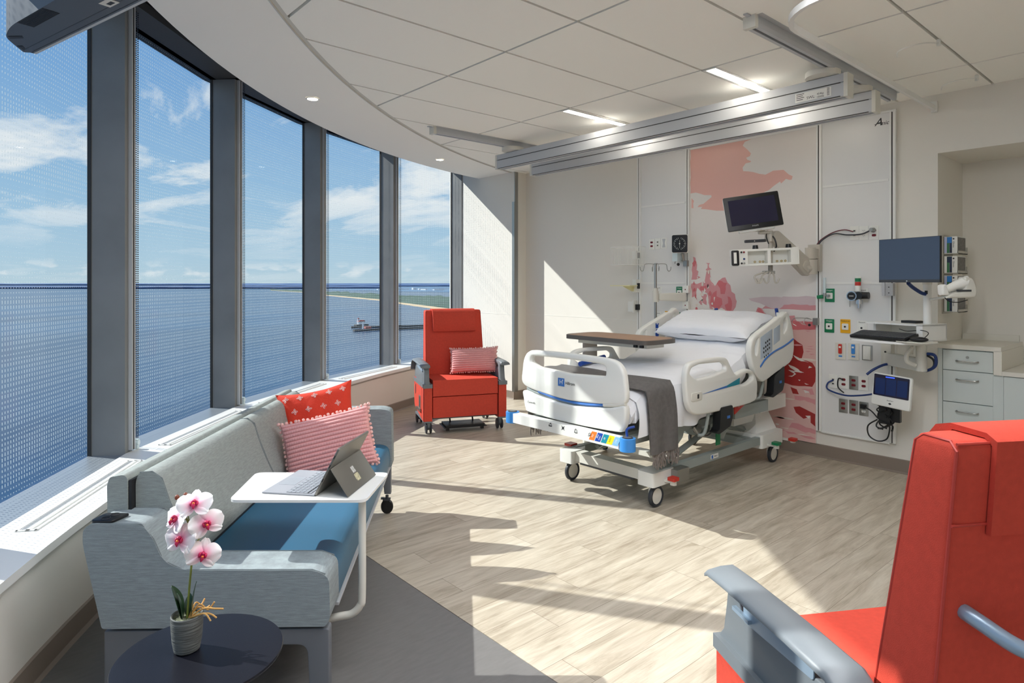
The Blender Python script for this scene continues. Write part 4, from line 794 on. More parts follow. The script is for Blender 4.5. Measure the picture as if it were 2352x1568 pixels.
for k, (x, y, m_) in enumerate(((-.165, .045, 0), (-.185, .045, 3), (-.165, -.01, 1), (-.165, -.045, 2), (-.185, -.045, 3))): b = B(('red_dark', 'blue_cable', 'steel', 'ink')[m_]); b.cyl(M @ Vector((x, y, .045)), M @ Vector((x, y, .051)), .008, n=12); obj('socket', b, t)
mat('brass', (190, 160, 80), .3, .8)
for x in (-.06, -.02, .005, .115, .15, .18):
    b = B('brass'); b.lathe([(.005, .0), (.009, .0), (.009, .004), (.005, .004)], 14, M=M @ Matrix.Translation((x, -.035, -.042))); obj('contact_ring', b, t)
for x in (-.06, .20):
    b = B('black_plastic'); b.cyl(M @ Vector((x - .0, .068, -.01)), M @ Vector((x, .10, -.01)), .024, .020, bev=.004); obj('knob', b, t)
t = thing('cable_hooks', 'set of grey curved cable hooks hanging below the module rack', 'hook', (4.98, 2.55, 1.5))
b = B('steel'); b.cyl((ax, ay, 1.60), (ax, ay, 1.645), .018); b.box(-.06, .03, -.02, .02, 1.575, 1.60, bev=.006, M=T(ax, ay, 0, YAW)); obj('stem', b, t)
for k, (x, s_) in enumerate(((-.135, -1), (-.075, 1), (-.02, 1), (.02, -1))):
    b = B('arm_beige'); Mh = frame((ax, ay, 0), rgt, up); Pk = [(x * .4, 1.59), (x, 1.56), (x - .004 * s_, 1.525), (x - .012 * s_, 1.505), (x - .028 * s_, 1.505), (x - .045 * s_, 1.54)]
    b.tube([Mh @ Vector((a, c, .02)) for a, c in Pk], .0085, 8, sm=4, sy=.8); obj('hook', b, t)
# cables from the arm to the upper outlets, and plug
def cable(name, pts, r, m, label, cat='cable', sm=6): b = B(m); b.tube(pts, r, 7, sm=sm); return tag(obj(name, b), label, cat)
mat('plum_cable', (110, 50, 60), .5)
cable('cable', [(5.56, 2.40, 1.82), (5.56, 2.36, 1.87), (5.57, 2.27, 1.925), (5.58, 2.18, 1.945), (5.588, 2.11, 1.925)], .0045, 'plum_cable', 'thin plum coloured cable from the wall arm to the upper outlets')
cable('cable', [(5.56, 2.39, 1.815), (5.55, 2.34, 1.87), (5.56, 2.25, 1.915), (5.565, 2.15, 1.90), (5.565, 2.04, 1.90), (5.565, 1.975, 1.925)], .006, 'dark_grey', 'dark grey cable looping from the wall arm to the grey plug')
t = thing('plug', 'round grey hospital plug in the upper red outlet', 'plug', (5.56, 1.955, 1.91)); b = B('steel'); b.cyl((5.588, 1.957, 1.929), (5.555, 1.965, 1.931), .020, .016, bev=.004); obj('body', b, t)

# ================================================================== overhead patient lift
t = thing('ceiling_rail', 'grey aluminium ceiling rail with dark slot nearer the curtain track', 'ceiling rail', (4.3, 1.73, 2.88), 0, 'ceiling rails of the patient lift')
def rail(t, y, x0, x1, w=.055):
    b = B('alu', 'dark_metal'); b.prism([(y - w * .55, 2.875), (y - w * .16, 2.875), (y - w * .16, 2.89), (y + w * .16, 2.89), (y + w * .16, 2.875), (y + w * .55, 2.875), (y + w * .62, 2.90), (y + w * .62, CEIL - .002), (y - w * .62, CEIL - .002), (y - w * .62, 2.90)], x0, x1, M=Matrix(((0, 0, 1, 0), (1, 0, 0, 0), (0, 1, 0, 0), (0, 0, 0, 1)))); obj('profile', b, t, sm=0)
    b = B('ink'); b.box(x0 + .02, x1 - .02, y - w * .16, y + w * .16, 2.8885, 2.8892); obj('slot', b, t, sm=0)
    b = B('off_white', 'alu'); b.box(x0 - .02, x0 + .012, y - w * .64, y + w * .64, 2.868, CEIL - .003, bev=.003); b.box(x0 - .06, x0 - .02, y - .012, y + .012, CEIL - .012, CEIL - .006, m=1); obj('end_cap', b, t, sm=0)
    b = B('alu'); b.box(x0, x1 + .03, y - w * .62 - .03, y + w * .62, CEIL - .006, CEIL - .0048); obj('flange', b, t, sm=0)
rail(t, 1.735, 3.22, 5.32)
t = thing('ceiling_rail', 'grey aluminium ceiling rail near the curved plaster border', 'ceiling rail', (4.3, 4.88, 2.88), 0, 'ceiling rails of the patient lift'); rail(t, 4.885, 3.30, 5.32)
def beam(x, y0, y1, label, lab):
    t = thing('lift_beam', label, 'lift beam', (x, (y0 + y1) / 2, 2.69), 0, 'traversing beams of the patient lift'); zb = 2.693; zt = 2.838; w = .045
    b = B('alu', 'dark_metal'); b.prism([(x - w, zb), (x - .012, zb), (x - .012, zb + .02), (x + .012, zb + .02), (x + .012, zb), (x + w, zb), (x + w, zb + .085), (x + w - .006, zb + .089), (x + w, zb + .093), (x + w, zt), (x - w, zt), (x - w, zb + .093), (x - w + .006, zb + .089), (x - w, zb + .085)], -y1, -y0, M=Matrix(((1, 0, 0, 0), (0, 0, -1, 0), (0, 1, 0, 0), (0, 0, 0, 1)))); obj('profile', b, t, sm=0)
    b = B('dark_metal'); b.box(x - w - .0006, x - w + .004, y0 + .02, y1 - .02, zb + .0865, zb + .0915); b.box(x - w - .0008, x - w + .002, y0 + .02, y1 - .02, zb - .001, zb + .005); b.box(x - .012, x + .012, y0, y1, zb + .0195, zb + .0205); obj('shadow_gap', b, t, sm=0)
    for y, s_ in ((y0, -1), (y1, 1)):
        b = B('off_white'); b.box(x - w - .002, x + w + .002, min(y, y + s_ * .025), max(y, y + s_ * .025), zb - .004, zt + .002, bev=.008, seg=3); obj('end_cap', b, t)
    for yc in (1.80, 4.885):
        b = B('off_white', 'black_plastic'); b.box(x - .03, x + .03, yc - .05, yc + .05, zt, 2.876, m=1); 
        b.prism([(x + .115 * math.cos(a) - .03, yc + .105 * math.sin(a)) for a in [2 * math.pi * k / 28 for k in range(28)]], zt + .004, zt + .040, bev=.006); obj('carriage', b, t)
    if lab:
        M = frame((x - w - .0012, y0 + .19, zb + .045), (0, -1, 0), up); b = B('white_plastic'); b.box(-.12, .115, -.028, .032, 0, .0008, M=M); obj('rating_label', b, t, sm=0)
        b = B('ink'); b.text('SWL:', .026, .0001, M @ Matrix.Translation((-.015, -.010, .0010)), align='CENTER'); b.text('454kg', .018, .0001, M @ Matrix.Translation((.045, .002, .0010))); b.text('1000lb', .018, .0001, M @ Matrix.Translation((.045, -.018, .0010)))
        for q in range(4): b.box(-.112, -.06 - .008 * (q % 2), .022 - .012 * q, .026 - .012 * q, .0008, .0011, M=M)
        for q in range(7): b.box(.088, .104, .026 - .0075 * q, .029 - .0075 * q, .0008, .0011, M=M)
        obj('lettering', b, t, sm=0)
beam(4.30, 1.665, 5.12, 'brushed aluminium overhead lift beam with the printed load label', True)
beam(4.84, 1.69, 5.17, 'brushed aluminium overhead lift beam nearer the head wall, no label', False)
# curtain track with two ceiling carriers
t = thing('curtain_track', 'white curved curtain track ending at the wall above the right panel', 'curtain track', (4.3, 1.53, 2.80))
pts = [(XW - .02, 1.535, 2.83), (3.32, 1.535, 2.83)] + [(3.32 - .30 * math.sin(R(a)), 1.235 + .30 * math.cos(R(a)), 2.83) for a in range(10, 91, 10)] + [(3.02, .2, 2.83)]
b = B('sill_white'); rings = []
for i, p in enumerate(pts):
    p = Vector(p); dd = (Vector(pts[min(i + 1, len(pts) - 1)]) - Vector(pts[max(i - 1, 0)])).normalized(); sd_ = Vector((-dd.y, dd.x, 0)); rings.append([p + sd_ * s_ + Vector((0, 0, z)) for s_, z in ((-.011, -.017), (.011, -.017), (.011, .017), (-.011, .017))])
b.loft(rings); obj('track', b, t, sm=30)
b = B('white_plastic'); b.box(XW - .03, XW - .002, 1.515, 1.555, 2.80, 2.88, bev=.006); obj('wall_bracket', b, t)
for x, y in ((3.30, .95), (4.35, 1.14), (5.3, 1.17)):
    b = B('white_plastic', 'ink'); b.cyl((x, y + .03, CEIL - .008), (x, y + .03, CEIL - .045), .011); yy = 1.535 if x > 3.4 else 1.0
    b.tube([(x, y + .03, CEIL - .03), (x - .10, y + .06, CEIL - .045), (x - .20, y + .10, CEIL - .07), (x - .22, y + .17, CEIL - .09), (x - .15, y + .20, CEIL - .10)] if x > 3.4 else [(x, y + .03, CEIL - .03), (x - .1, .98, CEIL - .05), (3.02, .98, 2.847)], .004, 6, sm=6); obj('hanger', b, t)
# ================================================================== hospital bed
mat('bed_white', (228, 228, 222), .35); mat('bed_grey', (148, 156, 152), .4); mat('bed_blue', (52, 110, 185), .3); mat('bed_teal', (20, 130, 150), .3)
mat('bumper_blue', (62, 140, 214), .35); mat('sheet_white', (232, 234, 238), .75, bump=(11, .9, (1, 2.2, 1))); mat('throw_grey', (100, 97, 95), .9, bump=(160, .8), var=(40, .12)); mat('fringe_grey', (122, 114, 108), .9)
mat('sticker_orange', (240, 125, 50), .4); mat('sticker_blue', (24, 70, 165), .4); mat('sticker_teal', (20, 140, 160), .4); mat('sticker_yellow', (245, 225, 40), .4); mat('sticker_sky', (130, 185, 230), .4); mat('handle_blue', (20, 66, 150), .35)
BY = 3.03; mat('panel_blue', (176, 190, 204), .35)
bed = thing('hospital_bed', 'white adjustable hospital bed with raised head end and blue corner bumpers', 'bed', (4.3, BY, 0))
MX = frame((3.2, 3.04, 0), (0, -1, 0), (0, 0, 1))     # u right in view from the foot, normal towards the foot
b = B('bed_white')
b.plate([cat2([(-.485, .755), (-.487, .86), (-.468, .945), (-.42, .995), (-.33, 1.011), (0, 1.016), (.31, 1.012), (.41, .995), (.46, .95), (.480, .88), (.481, .745), (.36, .715), (0, .690), (-.34, .715)], 4),
         rnd([(-.395, .925), (-.385, .965), (-.30, .97), (0, .974), (.27, .970), (.323, .958), (.322, .893), (0, .877), (-.31, .893)][::-1], .02)], .050, .016, 0, MX)
fb = obj('footboard', b, bed)
b = B('bed_white'); b.plate([cat2([(-.478, .700), (-.40, .700), (-.31, .683), (0, .662), (.31, .688), (.40, .705), (.481, .722), (.483, .62), (.455, .565), (.40, .547), (0, .536), (-.40, .548), (-.452, .575), (-.472, .64)], 4)], .056, .016, 0, MX); obj('lower_footboard', b, bed)
b = B('bed_blue'); b.tube([MX @ Vector((u_, z_, .012)) for u_, z_ in [(-.32, .712), (-.16, .690), (0, .681), (.16, .686), (.30, .702)]], .010, 8, sm=5); obj('trim_strip', b, bed, label='curved blue strip')
b = B('bed_grey'); b.tube([MX @ Vector((u_, z_, -.006)) for u_, z_ in [(-.45, .722), (-.34, .70), (0, .674), (.30, .696), (.46, .722)]], .018, 8, sm=4); obj('inner_rib', b, bed)
b = B('off_white'); b.tube([MX @ Vector((u_, z_, .010)) for u_, z_ in [(.30, .704), (.40, .716), (.478, .735)]], .015, 8, sm=4); obj('grip', b, bed)
b = B('bed_blue', 'panel_white', 'ink'); Ml = MX @ Matrix.Translation((0, 0, .0262)); b.box(-.108, -.046, .782, .838, 0, .0008, M=Ml); b.text('H', .045, .0003, Ml @ Matrix.Translation((-.078, .810, .001)), 1); b.text("'", .045, .0003, Ml @ Matrix.Translation((-.060, .812, .001)), 1); b.text('Hillrom', .030, .0003, Ml @ Matrix.Translation((-.038, .808, .001)), 2, align='LEFT'); obj('logo', b, fb, sm=0, label='blue square and name reading Hillrom')
b = B('steel'); b.text('Centrella', .022, .0002, MX @ Matrix.Translation((-.38, .625, .0285)), 0); obj('lettering', b, bed, sm=0)
b = B('bed_white'); b.box(3.115, 3.185, 2.56, 3.56, .463, .530, bev=.008); bar = obj('bumper_bar', b, bed)
MB_ = frame((3.1145, 3.04, 0), (0, -1, 0), (0, 0, 1))
def para(bb, u_, z_, w, h, sh, m): bb.loft([[(u_ - w / 2 - sh, z_ - h / 2, 0), (u_ + w / 2 - sh, z_ - h / 2, 0), (u_ + w / 2 + sh, z_ + h / 2, 0), (u_ - w / 2 + sh, z_ + h / 2, 0)], [(u_ - w / 2 - sh, z_ - h / 2, .0006), (u_ + w / 2 - sh, z_ - h / 2, .0006), (u_ + w / 2 + sh, z_ + h / 2, .0006), (u_ - w / 2 + sh, z_ + h / 2, .0006)]], m, M=MB_)
for k, (u_, m_) in enumerate(((.282, 'sticker_orange'), (.333, 'sticker_blue'), (.384, 'sticker_teal'), (.430, 'sticker_yellow'), (.478, 'sticker_sky'))):
    b = B(m_, 'ink' if k == 3 else 'panel_white'); para(b, u_ - .012, .508, .044, .058, .014, 0); Ms = MB_ @ Matrix.Translation((u_ - .015, .508, .0008)) @ Matrix.Rotation(R(62), 4, 'Z')
    b.text(('Fall', 'Bed\nLow', '30', 'NPO', 'CPR')[k], .017, .0001, Ms, 1); obj('sticker', b, bar, sm=0)
b = B('ink')
def bar_i(bb, *P): bb.tube([MB_ @ Vector((p[0], p[1], .0004)) for p in P], .0016, 5)
u_, z_ = -.124, .512; bar_i(b, (u_ - .016, z_ - .006), (u_ - .008, z_ + .008), (u_ + .008, z_ + .008), (u_ + .014, z_ - .002)); b.box(u_ - .015, u_ + .015, z_ - .010, z_ - .003, 0, .0008, M=MB_); b.cyl(MB_ @ Vector((u_ + .004, z_ + .013, 0)), MB_ @ Vector((u_ + .004, z_ + .013, .001)), .004); obj('icon', b, bar)
b = B('ink'); u_ = -.002; bar_i(b, (u_ - .014, z_ + .014), (u_ + .014, z_ - .014)); bar_i(b, (u_ - .014, z_ - .014), (u_ + .014, z_ + .014)); b.box(u_ - .009, u_ + .009, z_ - .008, z_ + .008, 0, .0008, M=MB_); obj('icon', b, bar)
b = B('ink'); u_ = .118; bar_i(b, (u_ - .014, z_ - .010), (u_ - .010, z_ - .004), (u_ - .009, z_ + .008), (u_, z_ + .014), (u_ + .009, z_ + .008), (u_ + .010, z_ - .004), (u_ + .014, z_ - .010), (u_ - .014, z_ - .010)); bar_i(b, (u_ - .003, z_ - .014), (u_ + .003, z_ - .014)); obj('icon', b, bar)
b = B('ink'); u_ = .242; bar_i(b, (u_ - .014, z_ - .012), (u_ + .012, z_ + .000)); bar_i(b, (u_ + .004, z_ - .012), (u_ + .010, z_ + .012)); bar_i(b, (u_ - .010, z_ - .002), (u_ - .002, z_ + .010)); obj('icon', b, bar)
for y in (2.515, 3.605):
    b = B('bumper_blue'); b.cyl((3.15, y, .455), (3.15, y, .535), .050, bev=.012, n=28); bp_ = obj('bumper', b, bed)
    b = B('dark_grey', 'steel'); b.cyl((3.15, y, .5345), (3.15, y, .540), .034, n=24); b.cyl((3.15, y, .539), (3.15, y, .5405), .022, m=1); obj('cap', b, bp_)
b = B('handle_blue'); b.tube([(3.165, 2.53, .54), (3.165, 2.53, .585), (3.20, 2.50, .60)], .008, sm=4); obj('bag_hook', b, bed)
# deck and lift frame
b = B('bed_grey')
for y in (2.60, 3.42): b.box(3.22, 5.02, y, y + .045, .45, .50, bev=.004)
b.box(3.20, 3.26, 2.60, 3.46, .45, .52, bev=.004); b.box(4.95, 5.05, 2.60, 3.46, .45, .52, bev=.004); b.box(3.26, 4.45, 2.66, 3.40, .50, .515)
b.box(4.50, 5.02, 2.555, 2.60, .455, .545, bev=.006); obj('deck_frame', b, bed)
b = B('bed_grey'); b.loft([[(4.45, 2.64, .52), (4.45, 3.42, .52), (4.45, 3.42, .56), (4.45, 2.64, .56)], [(5.22, 2.64, .80), (5.22, 3.42, .80), (5.22, 3.42, .84), (5.22, 2.64, .84)]]); obj('backrest_frame', b, bed, sm=0)
for y in (2.70, 3.32):
    b = B('bed_grey'); b.tube([(4.72, y, .47), (3.78, y, .22)], .028, 4); obj('lift_arm', b, bed, sm=0)
    b = B('bed_grey'); b.tube([(4.38, y + .05, .46), (5.02, y + .05, .26)], .026, 4); obj('lift_arm', b, bed, sm=0)
b = B('bed_grey'); b.prism([(3.62, .50), (3.95, .50), (3.90, .40), (3.80, .33), (3.72, .34)], -2.70, -2.62, M=Matrix(((1, 0, 0, 0), (0, 0, -1, 0), (0, 1, 0, 0), (0, 0, 0, 1)))); obj('bracket', b, bed, sm=0); b = B('bed_grey'); b.prism([(4.28, .53), (4.50, .53), (4.43, .38), (4.38, .32), (4.30, .34)], -2.64, -2.58, M=Matrix(((1, 0, 0, 0), (0, 0, -1, 0), (0, 1, 0, 0), (0, 0, 0, 1)))); obj('bracket', b, bed, sm=0)
# base frame
b = B('bed_grey')
for y in (2.595, 3.375): b.box(3.58, 4.92, y - .022, y + .022, .185, .245, bev=.004)
b.box(4.86, 4.95, 2.66, 3.33, .17, .23, bev=.005); obj('base_rail', b, bed)
b = B('off_white'); b.box(3.495, 3.585, 2.66, 3.33, .165, .235, bev=.010)
obj('foot_cross_beam', b, bed)
b = B('dark_grey'); b.box(3.51, 3.57, 2.75, 3.25, .145, .165, bev=.004); obj('skid', b, bed)
for y in (2.60, 3.37):
    s_ = 1 if y > 3 else -1; b = B('bed_white'); b.prism(rnd([(3.46, y + s_ * .05), (3.46, y - s_ * .085), (3.60, y - s_ * .085), (3.70, y + s_ * .0), (3.70, y + s_ * .05)][::s_], .02), .145, .240, bev=.012); obj('corner_cover', b, bed)
b = B('bed_white'); b.prism(rnd([(4.93, 2.56), (4.93, 3.42), (5.30, 3.42), (5.30, 2.56)][::-1], .03), .15, .26, bev=.02); b.loft([[(4.96, 2.62, .25), (5.30, 2.62, .25), (5.30, 3.36, .25), (4.96, 3.36, .25)], [(5.08, 2.70, .40), (5.30, 2.70, .40), (5.30, 3.30, .40), (5.08, 3.30, .40)]], bev=.012); b.box(4.74, 5.30, 2.70, 3.30, .34, .46, bev=.02); obj('head_base_cover', b, bed)
b = B('bed_white'); b.box(4.98, 5.42, 2.60, 3.44, .43, .545, bev=.018); obj('head_column_box', b, bed)
b = B('off_white'); b.box(5.20, 5.44, 2.68, 3.38, .55, .86, bev=.05, seg=4); obj('headboard_cover', b, bed)
b = B('bed_white', 'bed_blue', 'ink'); b.box(4.19, 4.29, 2.570, 2.574, .200, .232, bev=.001); b.box(4.195, 4.215, 2.568, 2.5695, .204, .228, m=1); b.text('Hillrom', .014, .0002, frame((4.252, 2.5690, .216), (1, 0, 0), (0, 0, 1)), 2); obj('name_plate', b, bed, sm=0)
b = B('steel', 'ink', 'off_white'); b.box(3.66, 3.80, 2.50, 2.57, .15, .235, bev=.004); b.cyl((3.80, 2.535, .20), (3.83, 2.535, .20), .014, m=1); obj('control_box', b, bed)
for x, m_, lb in ((3.60, 'red_plastic', 'red brake pedal'), (5.03, 'green_gas', 'green pedal'), (5.32, 'red_plastic', 'red pedal')):
    b = B(m_); b.prism(rnd([(x - .035, 2.46), (x + .03, 2.46), (x + .035, 2.52), (x - .03, 2.52)], .01), .185 if x < 5.2 else .17, .205 if x < 5.2 else .19, bev=.006); pd = obj('pedal', b, bed, label=lb)
    b = B('off_white'); b.cyl((x, 2.49, .155), (x, 2.49, .187), .022); b.box(x - .015, x + .015, 2.49, 2.62, .165, .18); obj('pedal_arm', b, pd)
b = B('red_plastic'); b.box(3.57, 3.64, 3.40, 3.47, .235, .255, bev=.008); obj('pedal', b, bed, label='red brake pedal')
for x, y, lb in ((3.535, 2.60, 0), (3.535, 3.37, 1), (5.155, 2.60, 0), (5.17, 3.37, 1)):
    b = B('bed_white'); b.cyl((x, y, .15), (x, y, .115), .024); b.plate([rnd([(-.030, .13), (.030, .13), (.036, .05), (.020, .018), (-.012, .022), (-.03, .07)], .018)], .026, .007, 0, frame((x, y + .012, 0), (1, 0, 0), (0, 0, 1))); b.cyl((x, y - .014, .072), (x, y - .022, .072), .050, bev=.003, n=28); c_ = obj('caster', b, bed)
    b = B('rubber', 'off_white'); b.lathe([(.052, -.012), (.066, -.015), (.072, -.008), (.0725, 0), (.072, .008), (.066, .015), (.052, .012)], 36, M=Matrix.Translation((x, y - .016, .0725)) @ Matrix.Rotation(R(90), 4, 'X')); b.lathe([(.0001, -.010), (.052, -.010), (.053, .010), (.0001, .010)], 30, m=1, M=Matrix.Translation((x, y - .016, .0725)) @ Matrix.Rotation(R(90), 4, 'X')); obj('wheel', b, c_)
# side rails
FR = [(3.728, .86), (3.752, .93), (3.80, .955), (3.90, .965), (4.05, .966), (4.20, .960), (4.26, .945), (4.30, .90), (4.37, .825), (4.44, .832), (4.55, .845), (4.64, .815), (4.70, .74), (4.70, .64), (4.66, .585), (4.40, .572), (3.95, .578), (3.82, .60), (3.762, .66), (3.74, .75)]
FH = rnd([(3.775, .88), (3.80, .917), (3.90, .935), (4.20, .925), (4.25, .895), (4.245, .865), (4.05, .838), (3.86, .833)][::-1], .02)
FH2 = rnd([(4.43, .735), (4.45, .78), (4.53, .812), (4.62, .805), (4.64, .77), (4.60, .748), (4.52, .73)][::-1], .02)
FS = [(3.93, .726), (4.20, .748), (4.44, .79), (4.435, .735), (4.20, .730)]
HR = [(4.62, .884), (4.594, .976), (4.62, 1.055), (4.69, 1.10), (4.85, 1.155), (5.0, 1.205), (5.05, 1.225), (5.10, 1.228), (5.16, 1.262), (5.21, 1.25), (5.26, 1.18), (5.30, 1.09), (5.315, .99), (5.30, .90), (5.235, .834), (5.0, .775), (4.82, .726), (4.75, .735), (4.67, .80)]
HH1 = rnd([(4.658, .950), (4.655, 1.01), (4.685, 1.060), (4.720, 1.075), (4.712, 1.02), (4.702, .96), (4.684, .935)][::-1], .012)
HH2 = rnd([(5.11, 1.10), (5.13, 1.20), (5.175, 1.222), (5.20, 1.18), (5.185, 1.12), (5.13, 1.08)][::-1], .02)
def side_rails(y, s_):
    M = frame((0, y, 0), (1, 0, 0), (0, 0, 1))
    b = B('bed_white'); b.plate([cat2(FR, 3), FH, FH2], .045, .015, 0, M); r1 = obj('side_rail', b, bed)
    b = B('bed_blue', 'bed_teal'); Mo = frame((0, y + s_ * .0235, 0), (1, 0, 0), (0, 0, 1)); b.plate([[(3.93, .724), (4.25, .750), (4.25, .735)]], .003, 0, 0, Mo); b.plate([[(4.25, .750), (4.43, .79), (4.425, .742), (4.25, .735)]], .003, 0, 1, Mo); obj('trim_strip', b, r1, sm=0, label='blue and teal wedge stripe')
    b = B('off_white', 'ink'); b.plate([rect(3.79, 3.92, .685, .745, .015)], .006, .002, 0, Mo, res=1); b.box(3.86, 3.88, .70, .73, -.004 if s_ > 0 else .003, .004 if s_ < 0 else -.003, m=1, M=Mo); obj('angle_window', b, r1)
    b = B('bed_white'); b.plate([cat2(HR, 3), HH1, HH2], .05, .012, 0, M); r2 = obj('side_rail', b, bed)
    b = B('bed_blue'); b.tube([(x, y + s_ * .024, z) for x, z in [(4.735, .845), (4.82, .900), (4.95, .945), (5.10, .975), (5.20, 1.0), (5.29, 1.03)]], .0085, 8, sm=4, sy=1); obj('trim_strip', b, r2, label='curved blue strip')
    if s_ < 0:
        b = B('panel_blue', 'panel_blue', 'ink'); Mp = frame((0, y + s_ * .0245, 0), (1, 0, 0), (0, 0, 1)); b.plate([rnd([(4.74, .90), (4.74, 1.075), (4.93, 1.135), (4.93, .955)][::-1], .01)], .004, .001, 0, Mp, res=1); b.plate([rnd([(4.952, 1.0), (4.952, 1.13), (5.06, 1.165), (5.06, 1.035)][::-1], .008)], .004, .001, 1, Mp, res=1)
        for i in range(4):
            for j in range(3):
                if j == 2 and i == 0: continue
                b.cyl(Mp @ Vector((4.79 + i * .03, .955 + j * .032 + i * .010, .002)), Mp @ Vector((4.79 + i * .03, .955 + j * .032 + i * .010, .004)), .009, m=2, n=10)
        for i in range(3): b.cyl(Mp @ Vector((4.80 + i * .03, .918 + i * .01, .002)), Mp @ Vector((4.80 + i * .03, .918 + i * .01, .004)), .007, m=2, n=10)
        obj('control_panel', b, r2)
    else:
        b = B('sticker_blue'); Mp = frame((0, y - .0265, 0), (1, 0, 0), (0, 0, 1)); b.plate([[(4.875 + .026 * math.cos(a), 1.035 + .042 * math.sin(a)) for a in [2 * math.pi * k / 20 for k in range(20)]]], .002, 0, 0, Mp); b.box(4.853, 4.893, 1.085, 1.118, -.001, .001, M=Mp); b.box(4.853, 4.866, 1.118, 1.13, -.001, .001, M=Mp); b.box(4.885, 4.9, 1.118, 1.128, -.001, .001, M=Mp); obj('sticker', b, r2, sm=0, label='blue round sticker')
    for x0, x1, z0, z1, tl in ((4.14, 4.32, .43, .60, 0), (4.94, 5.13, .60, .78, 1)):
        b = B('black_plastic', 'bed_blue'); b.prism(rnd([(x0, z0 + .01), (x0 - .05, z0 - .0), (x0 - .01, z0 - .02), (x1 - .03, z0 + .02), (x1, z0 + .08), (x1, z1 + .04 * tl), (x0 + .02, z1 - .03 * tl)], .02), -y - .03, -y + .03, M=Matrix(((1, 0, 0, 0), (0, 0, -1, 0), (0, 1, 0, 0), (0, 0, 0, 1))), bev=.006)
        b.box(x0 + .10, x0 + .14, y + s_ * .0305, y + s_ * .032, (z0 + z1) / 2 - .005, (z0 + z1) / 2 + .015, m=1); obj('rail_latch', b, bed)
        b = B('bed_grey'); b.tube([(x0 - .09, y, z1), (x0 - .10, y - s_ * .03, z0), (x0 - .14, y - s_ * .06, z0 - .02)], .012, 8, sm=4); obj('rail_link', b, bed); b = B('bed_grey'); b.tube([(x1 - .02, y, z1), (x1 - .02, y - s_ * .05, z0 + .04)], .010, 8); obj('rail_link', b, bed)
side_rails(2.50, -1); side_rails(3.575, 1)
b = B('handle_blue'); b.tube([(5.33, 3.20, 1.10), (5.32, 3.20, 1.22), (5.30, 3.20, 1.262)], .017, 10); obj('push_handle', b, bed, label='blue push handle')
b = B('handle_blue'); b.tube([(5.30, 2.62, 1.06), (5.24, 2.575, 1.17), (5.19, 2.57, 1.285)], .014, 10); obj('push_handle', b, bed, label='blue push handle')
b = B('bed_white'); b.tube([(5.17, 2.535, 1.18), (5.165, 2.535, 1.255)], .022, 10); obj('handle_socket', b, bed)
b = B('handle_blue'); b.tube([(3.80, 3.52, .845), (4.10, 3.52, .88)], .020, 10); obj('reading_grip', b, bed, label='blue padded grip')
b = B('red_plastic', 'panel_white'); Mt = frame((4.50, 2.52, .565), (.93, 0, .36), (-.2, 0, 1)); b.plate([rnd([(-.09, -.03), (.09, -.03), (.09, .035), (-.07, .035)], .008)], .006, .001, 0, Mt); b.text('CPR', .022, .0002, Mt @ Matrix.Translation((.0, 0, .0035)), 1); obj('release_tag', b, bed, label='red release tag')
b = B('green_gas'); b.box(4.19, 4.25, 2.53, 2.534, .31, .42, M=None); obj('strap_tag', b, bed, sm=0, label='green hanging tag')
b = B('steel'); b.tube([(3.98, 2.58, .47), (4.02, 2.56, .41), (4.12, 2.55, .39), (4.20, 2.57, .43)], .009, 8, sm=5); b.tube([(4.00, 2.60, .50), (3.99, 2.58, .44), (4.05, 2.57, .40)], .008, 8, sm=4); b.cyl((4.03, 2.57, .45), (4.03, 2.60, .45), .035); obj('linkage', b, bed)

# mattress, sheet, pillow
def ztop(x):
    if x < 3.42: return .70 + .105 * math.sin(min(1, max(0, (x - 3.255) / .165)) * math.pi / 2)
    if x < 4.3: return .805 + .03 * (x - 3.42) + .02 * math.exp(-((x - 4.15) / .2) ** 2)
    return .83 + (x - 4.3) * .33
def sec(x, w=0):
    zt = ztop(x); th = .17 if x > 3.3 else .12; zb = zt - th; nn_ = []
    y0, y1 = 2.565, 3.505
    n1_ = lambda y, z, k=1: mnoise.noise((x * 5, y * 5, z * 5)) * .012 * k
    pts = [(y0 + .05, zb - .0), (y0 + .01, zb + .01), (y0, zb + .05), (y0, zt - .06), (y0 + .018, zt - .022), (y0 + .06, zt - .004)] + [(y0 + .06 + (y1 - y0 - .12) * k / 14, zt + .006 * math.sin(math.pi * k / 14)) for k in range(1, 14)] + [(y1 - .06, zt - .004), (y1 - .018, zt - .022), (y1, zt - .06), (y1, zb + .05), (y1 - .01, zb + .01), (y1 - .05, zb)]
    return [(x, y + n1_(y, z), z + mnoise.noise((x * 3.5, y * 4, 2)) * .016 + mnoise.noise((x * 16 + y * 6, y * 5, 7)) * .007 + mnoise.noise((x * 34, y * 12, 9)) * .0025) for y, z in pts]
b = B('sheet_white'); b.loft([sec(3.25 + 1.97 * i / 200) for i in range(201)]); mtt = tag(obj('mattress', b), 'white sheeted mattress on the hospital bed, head end raised', 'mattress')
